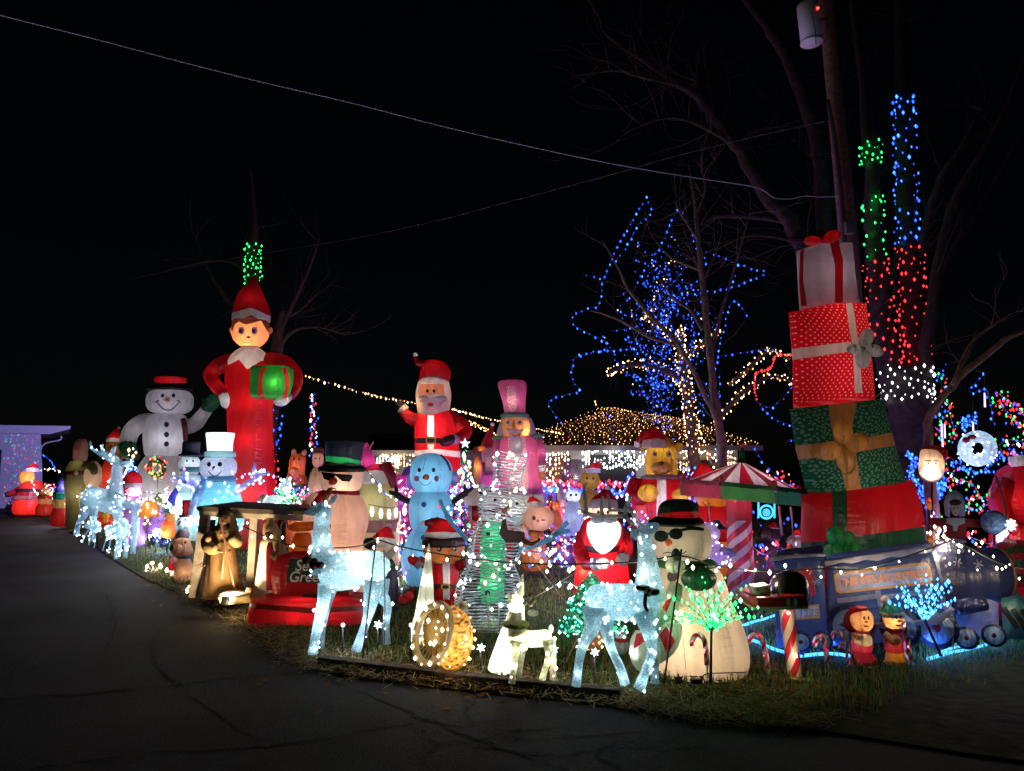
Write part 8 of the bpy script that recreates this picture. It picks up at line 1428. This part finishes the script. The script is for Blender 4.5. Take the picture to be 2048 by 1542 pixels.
# strings back through the yard and by the drive
for lb, P, gl, st in (('white string draped over the drive side figures', [(230, 985, 13), (265, 1000, 13), (300, 998, 13), (330, 1010, 13), (370, 1030, 12), (400, 1030, 11), (430, 1028, 10)], [COOL, WW], .07), ('white string sagging behind the drive side deer', [(120, 960, 20), (160, 985, 19), (200, 990, 17), (250, 985, 16), (290, 1000, 15)], [WW, COOL, PURP], .09), ('white string over the gnome to the red top hat', [(320, 985, 13), (345, 1010, 12), (370, 1025, 11.5), (400, 1030, 11)], [COOL, WW], .06),
        ('twinkling warm string curling by the garage', [(70, 935, 24), (66, 955, 24), (68, 975, 24), (80, 990, 23.5), (100, 985, 23), (125, 970, 23), (128, 945, 23), (105, 938, 23), (80, 938, 23)], [WW, COOL, WARM], .08), ('pale violet string running behind the stable roof', [(400, 955, 12), (440, 965, 12.5), (510, 945, 13), (560, 955, 13), (600, 972, 13), (620, 985, 13)], [PURP, COOL, PURP], .08), ('short blue string beyond the garage corner', [(84, 908, 26), (96, 916, 26), (106, 928, 26), (112, 938, 26)], [BL2, BLUE], .06),
        ('white string across from the pink unicorn to the blue snowman', [(728, 935, 11), (745, 955, 11), (770, 985, 10.8), (800, 1000, 10.6), (820, 1005, 10.5)], [COOL, COOL, BLUE], .1), ('pink and white string behind the cone bulbs', [(770, 948, 14), (800, 962, 14), (830, 985, 13.5), (850, 1000, 13)], [COOL, PURP], .12), ('warm string laid on the lawn behind the wire snowman', [(1060, 1135, 9), (1090, 1128, 9), (1130, 1132, 8.8), (1170, 1125, 8.6)], [WARM, WW], .14), ('blue and white string across the open lawn', [(1080, 1105, 10.5), (1110, 1118, 10.3), (1140, 1108, 10.2), (1175, 1100, 10)], [BL2, COOL], .12), ('white string on the lawn leading to the green tree', [(1085, 1160, 8.4), (1110, 1172, 8.3), (1135, 1165, 8.2), (1165, 1180, 8)], [COOL], .11), ('white string on the lawn by the blue snowman', [(770, 1170, 10), (800, 1176, 9.8), (820, 1172, 9.6)], [COOL, LGRN], .14), ('red and white string near the feet of the blue snowman', [(815, 1030, 11), (808, 1060, 10.8), (806, 1090, 10.6), (812, 1110, 10.5)], [LRED, COOL], .08),
        ('blue white mixed string tangled behind the stable', [(545, 985, 13), (560, 970, 13), (585, 985, 13), (600, 1000, 13), (560, 1000, 13)], [BLUE, COOL, LRED], .06), ('multicoloured tangle below the star tree', [(900, 985, 12.5), (920, 1010, 12.4), (945, 1000, 12.3), (935, 1030, 12.2), (910, 1045, 12.2), (950, 1050, 12.2)], [COOL, LRED, BLUE, PURP, LGRN], .05)):
    light_string('string_lights', lb, P, st, .019, gl, 'strings through the yard', jit=1.2)
# mixed bulbs at the far side: draped on a dark shrub
for lb, P, gl, st, dn in (('dense blue bulbs massed around the santa face lamp', [(1808, 905, 9.6), (1830, 920, 9.6), (1820, 945, 9.6), (1838, 965, 9.6), (1850, 990, 9.6), (1880, 985, 9.6), (1888, 960, 9.6), (1850, 1000, 9.5), (1835, 985, 9.5)], [BL2, BLUE, BLUE], .022, 3), ('blue red and green string down the shrub by the big trunk', [(1880, 740, 10.5), (1884, 780, 10.5), (1878, 830, 10.5), (1882, 880, 10.5), (1892, 920, 10.5), (1900, 950, 10.5)], [BLUE, BLUE, LRED, LGRN], .04, 2), ('mixed string arching high past the ring wreath', [(1990, 785, 10.5), (2010, 795, 10.5), (2030, 812, 10.5), (2055, 830, 10.5), (2090, 850, 10.5)], [LRED, LGRN, BLUE, LRED], .035, 3), ('mixed string arching lower past the ring wreath', [(1985, 805, 10.3), (2005, 815, 10.3), (2025, 835, 10.3), (2060, 865, 10.3)], [LRED, LGRN, BLUE, LRED], .035, 3), ('blue drops hanging above the ring wreath', [(1950, 740, 10.6), (1965, 750, 10.6), (1940, 775, 10.6), (1944, 785, 10.6), (1972, 780, 10.6), (1980, 805, 10.6), (1986, 840, 10.6), (1990, 855, 10.6)], [BL2, BLUE], .1, 1), ('blue cluster hanging over the ring wreath', [(1922, 835, 10.2), (1935, 845, 10.2), (1950, 830, 10.2), (1925, 850, 10.2), (1945, 842, 10.2)], [BLUE, BL2], .03, 2), ('red and green string winding down beside the icicle tubes', [(1896, 800, 10.4), (1900, 830, 10.4), (1908, 860, 10.4), (1902, 880, 10.4)], [LRED, LGRN, BLUE, LRED], .035, 2), ('blue string drooping beneath the ring wreath', [(1900, 915, 10), (1930, 935, 10), (1955, 945, 10), (1985, 930, 10), (2000, 905, 10)], [BLUE, BL2], .03, 2), ('mixed bulbs tumbling below the ring wreath', [(1915, 935, 9.8), (1900, 955, 9.8), (1940, 965, 9.8), (1955, 985, 9.8), (1945, 1000, 9.8), (1980, 990, 9.8)], [LRED, BLUE, LGRN, COOL, LRED], .035, 2), ('small low arch of mixed bulbs over the big red santa cuff', [(1998, 890, 10), (2015, 880, 10), (2040, 882, 10), (2070, 895, 10)], [LGRN, LRED, BLUE, COOL], .04, 2), ('blue and red string hanging down to the big red santa cuff', [(2000, 895, 9.9), (2010, 915, 9.9), (2030, 905, 9.9), (2040, 930, 9.9), (2020, 895, 9.9)], [BLUE, LRED, BL2], .04, 2), ('red and amber bulbs beyond the canopy by the green gift', [(1535, 935, 11), (1560, 955, 11), (1580, 975, 11), (1595, 990, 11), (1600, 1000, 11)], [LRED, AMB, LRED, PURP], .05, 2)):
    light_string('string_lights', lb, P, st, .0135, gl, 'mixed strings on the far shrubs', lit=.35, dense=dn, jit=2.2 if dn > 1 else 1)
for i, (x, y, lb) in enumerate(((1970, 800, 'violet icicle tube highest above the ring wreath'), (1884, 860, 'violet icicle tube beside its twin by the trunk'), (1890, 862, 'violet icicle tube second of the twins by the trunk'), (1886, 890, 'violet icicle tube just below the twins'), (1947, 858, 'short violet icicle tube touching the top of the ring wreath'))):
    f = F('icicle_tube', lb, 'icicle lights', x, 9.9, 'violet falling icicle tubes'); f.add('tube', f.tube([(x, y + 14, 0, 1.8), (x - 1, y - 14, 0, 1.2)], 6), glow((.75, .4, 1), 3), False); f.add('cord', f.tube([(x - 1, y - 14, 0, .5), (x - 2, y - 70, 0, .5)], 4), blackm, False)
# rope light on the ground by the train
rope_b = glow((.05, .3, 1), 3.2)
def rope(label, P, w=.014):
    pts = [W(x, y, G(1024, y).y) if False else G(x, y, .05) for x, y in P]; o0 = pts[0].copy(); Q = cat_rom([list(p - o0) for p in pts], 6); o = mesh_obj('rope_light', *tube_m(Q, [w] * len(Q), 8), rope_b); o.location = o0; tagp(o, label, 'rope light', 'blue rope lights around the train')
    for q in Q[::5]:
        ld = bpy.data.lights.new('rope', 'POINT'); ld.energy = 2.6; ld.color = (.1, .3, 1); ld.shadow_soft_size = .05; lo = bpy.data.objects.new('rope_light_source', ld); COL.objects.link(lo); lo.parent = o; lo.location = Vector(q) + Vector((0, -.03, .08))
rope('blue rope light on the ground from the corner snowman past the mailbox post', [(1478, 1268), (1510, 1282), (1545, 1297), (1575, 1306)]); rope('blue rope light under the small train wheels', [(1600, 1312), (1640, 1308), (1670, 1308), (1700, 1312), (1726, 1314)]); rope('bright blue rope light at the front of the train', [(1856, 1318), (1900, 1306), (1945, 1298), (1990, 1284), (2010, 1278)]); rope('second blue rope light doubled back before the front wheels', [(1880, 1306), (1910, 1296), (1945, 1290)])
rope('blue rope light rising behind the mailbox post', [(1476, 1256), (1500, 1246), (1530, 1238), (1558, 1228)])
# guy lines of the inflatables
tanm = solid((.45, .36, .2), .8)
for lb, a, b in (('tan guy line running down behind the doe', (580, 1285, 7.0), (822, 1138, 9.6)), ('tan guy line pegged near the green tree', (1180, 1262, 6.4), (1072, 1128, 8)), ('tan guy line crossing toward the green tree', (1118, 1352, 5.9), (1200, 1180, 8)), ('white guy line over the lawn to the kneeling santa', (1060, 1200, 8.0), (1158, 1140, 8.8)), ('pale guy line inside the stable opening', (400, 1140, 8.7), (452, 1090, 8.9)), ('pale guy line from the canopy to the mailbox', (1508, 1170, 7), (1494, 1060, 8.5)), ('pale guy line before the fat candy post', (1548, 1285, 6.3), (1564, 1232, 6.6))):
    A, B_ = W(*a), W(*b); o = mesh_obj('guy_line', *tube_m([Vector((0, 0, 0)), (B_ - A) * .5 - Vector((0, 0, .01)), B_ - A], [.004] * 3, 5), tanm); o.location = A; tagp(o, lb, 'rope', 'guy lines of the inflatables')
# utility pole, transformer, service wires
f = F('utility_pole', 'tall leaning wooden utility pole rising behind the gift tower', 'utility pole', 1712, 11.5)
polem = solid((.24, .14, .11), .9, .9, 16, 0, .4); f.add('pole', f.tube([(1722, 1146, 0, 20), (1716, 900, 0, 20), (1705, 600, 0, 19), (1690, 400, 0, 18), (1672, 220, 0, 16), (1655, 40, 0, 15), (1646, -60, 0, 14)], 14), polem)
f.add('conduit', f.tube([(1700, 900, .22, 5), (1690, 500, .22, 5), (1672, 300, .2, 5), (1655, 200, .2, 4)], 8), solid((.1, .06, .06), .6), False); f.add('junction_box', box_m(f.L(1698, 455, .3), 16 * f.k, .1, 26 * f.k, .01), solid((.12, .11, .12), .6), False)
tf_ = F('transformer', 'pale grey transformer can mounted on the utility pole with a tiny red lamp', 'transformer', 1626, 11.3)
tm = solid((.82, .8, .84), .5, .1, 6); 
q = tf_.L(1619, 48); tf_.add('can', tube_m([q + Vector((.02, 0, -.31)), q + Vector((.02, 0, -.3)), q + Vector((-.02, 0, .3)), q + Vector((-.02, 0, .33)), q + Vector((-.02, 0, .36))], [.155, .165, .165, .15, .06], 24), tm)
tf_.add('rim', tube_m([q + Vector((.02, 0, -.325)), q + Vector((.02, 0, -.3))], [.172, .172], 24), tm, False); tf_.add('bracket', tf_.tube([(1636, 40, -.05, 4), (1652, 40, -.1, 4)], 8), polem, False); tf_.add('ground_wire', tf_.tube([(1624, 24, .2, .8), (1630, 60, .2, .8), (1632, 88, .18, .8)], 5), blackm, False); tf_.add('indicator', ball_m(tf_.L(1636, 16, .15), .018, .018, .018, 8, 6), glow((1, .04, .03), 6), False)
wirem = solid((.5, .5, .55), .5)
def cable(label, P, r, m, twist=False):
    Q = cat_rom([list(W(*p)) for p in P], 10); o0 = Vector(Q[0]); o = mesh_obj('service_wire', *tube_m([Vector(q) - o0 for q in Q], [r * (1 + .45 * math.sin(i * 1.9) if twist else 1) for i in range(len(Q))], 6), m); o.location = o0; tagp(o, label, 'cable'); return o
cable('pale service wire sweeping from the top corner down to the pole', [(-80, 5, 7), (0, 30, 7.4), (180, 75, 8), (350, 120, 8.5), (520, 163, 9), (700, 205, 9.5), (900, 256, 10), (1100, 302, 10.4), (1260, 334, 10.7), (1400, 357, 11), (1500, 372, 11.2), (1528, 382, 11.3), (1550, 396, 11.3), (1580, 398, 11.4), (1610, 392, 11.4), (1640, 394, 11.4), (1690, 392, 11.4)], .007, solid((.5, .5, .56), .5))
cable('thin faint twisted wire crossing behind the service wire', [(250, 560, 22), (450, 520, 20), (700, 478, 18), (880, 440, 16), (1000, 408, 15), (1100, 382, 14.4), (1220, 350, 13.7), (1330, 318, 13), (1440, 290, 12.5), (1560, 262, 12), (1665, 240, 11.5)], .0045, solid((.16, .14, .12), .6), True)
# small litter
f = F('plastic_cup', 'crumpled white plastic cup lying on the road edge by the timber', 'litter', 692, G(692, 1336).y - .02); f.add('cup', tube_m([Vector((-.03, 0, .025)), Vector((.0, 0, .028)), Vector((.035, .01, .03))], [.02, .024, .03], 10), solid((.6, .6, .62), .4))
f = F('power_plug', 'black weatherproof power plug box with cable at the foot of the corner snowman', 'plug', 1392, 5.3); f.add('box', box_m(f.L(1392, 1362, 0), 22 * f.k, .04, 9 * f.k, .006), blackm, False); f.add('cable', f.tube([(1402, 1358, 0, 1.2), (1412, 1348, .02, 1.2), (1440, 1346, .0, 1.2), (1490, 1345, -.1, 1.2)], 5), blackm, False)
f = F('maple_leaf', 'upright dry brown leaf against the foot of the corner snowman', 'leaf', 1357, 5.4); f.add('blade', f.slab([(1354, 1368), (1346, 1362), (1350, 1358), (1347, 1352), (1354, 1354), (1357, 1346), (1360, 1354), (1367, 1352), (1364, 1358), (1368, 1362), (1360, 1368)], 0, .003), solid((.16, .06, .025), .8), False)
# ================================================================ small lights added inside closed inflated pieces that would otherwise stay dark
def closed_inside(me, p, t):
    n = 0; o = p.copy(); d = Vector((.123, .31, .94)).normalized()
    while n < 12:
        h, _, _, _ = t.ray_cast(o, d)
        if h is None: break
        n += 1; o = h + d * 1e-4
    return n % 2 == 1
def light_pieces():
    for r in [o for o in bpy.data.objects if o.type == 'EMPTY']:
        ls = [c.location.copy() for c in r.children if c.type == 'LIGHT']
        for c in list(r.children):
            if c.type != 'MESH' or not c.data.materials or not c.data.materials[0] or not c.data.materials[0].name.startswith('nylon') or c.name.startswith('valance') or c.name.startswith('canopy'): continue
            V = [v.co for v in c.data.vertices]
            lo = Vector([min(v[i] for v in V) for i in range(3)]); hi = Vector([max(v[i] for v in V) for i in range(3)]); sz = sorted(hi - lo)
            if sz[1] < .03 or sz[0] < .012 or any(all(lo[i] <= p[i] <= hi[i] for i in range(3)) for p in ls): continue
            ec = {}
            for p in c.data.polygons:
                for k in p.edge_keys: ec[k] = ec.get(k, 0) + 1
            if any(q != 2 for q in ec.values()): continue
            t = BVHTree.FromPolygons(V, [tuple(p.vertices) for p in c.data.polygons]); m = (lo + hi) / 2
            if not closed_inside(c.data, m, t):
                k = len(V) // 2; m = sum((V[i] for i in range(max(0, k - 12), k + 12)), Vector()) / len(V[max(0, k - 12):k + 12])
                if not closed_inside(c.data, m, t): continue
            q, _, _, dist = t.find_nearest(m); rr = max(dist, sz[0] * .3)
            ld = bpy.data.lights.new('bulb', 'POINT'); ld.energy = 80 * .2 * rr * rr; ld.color = (1, .88, .78); ld.shadow_soft_size = rr * .2
            o = bpy.data.objects.new('bulb_light', ld); COL.objects.link(o); o.parent = r; o.location = m
light_pieces()
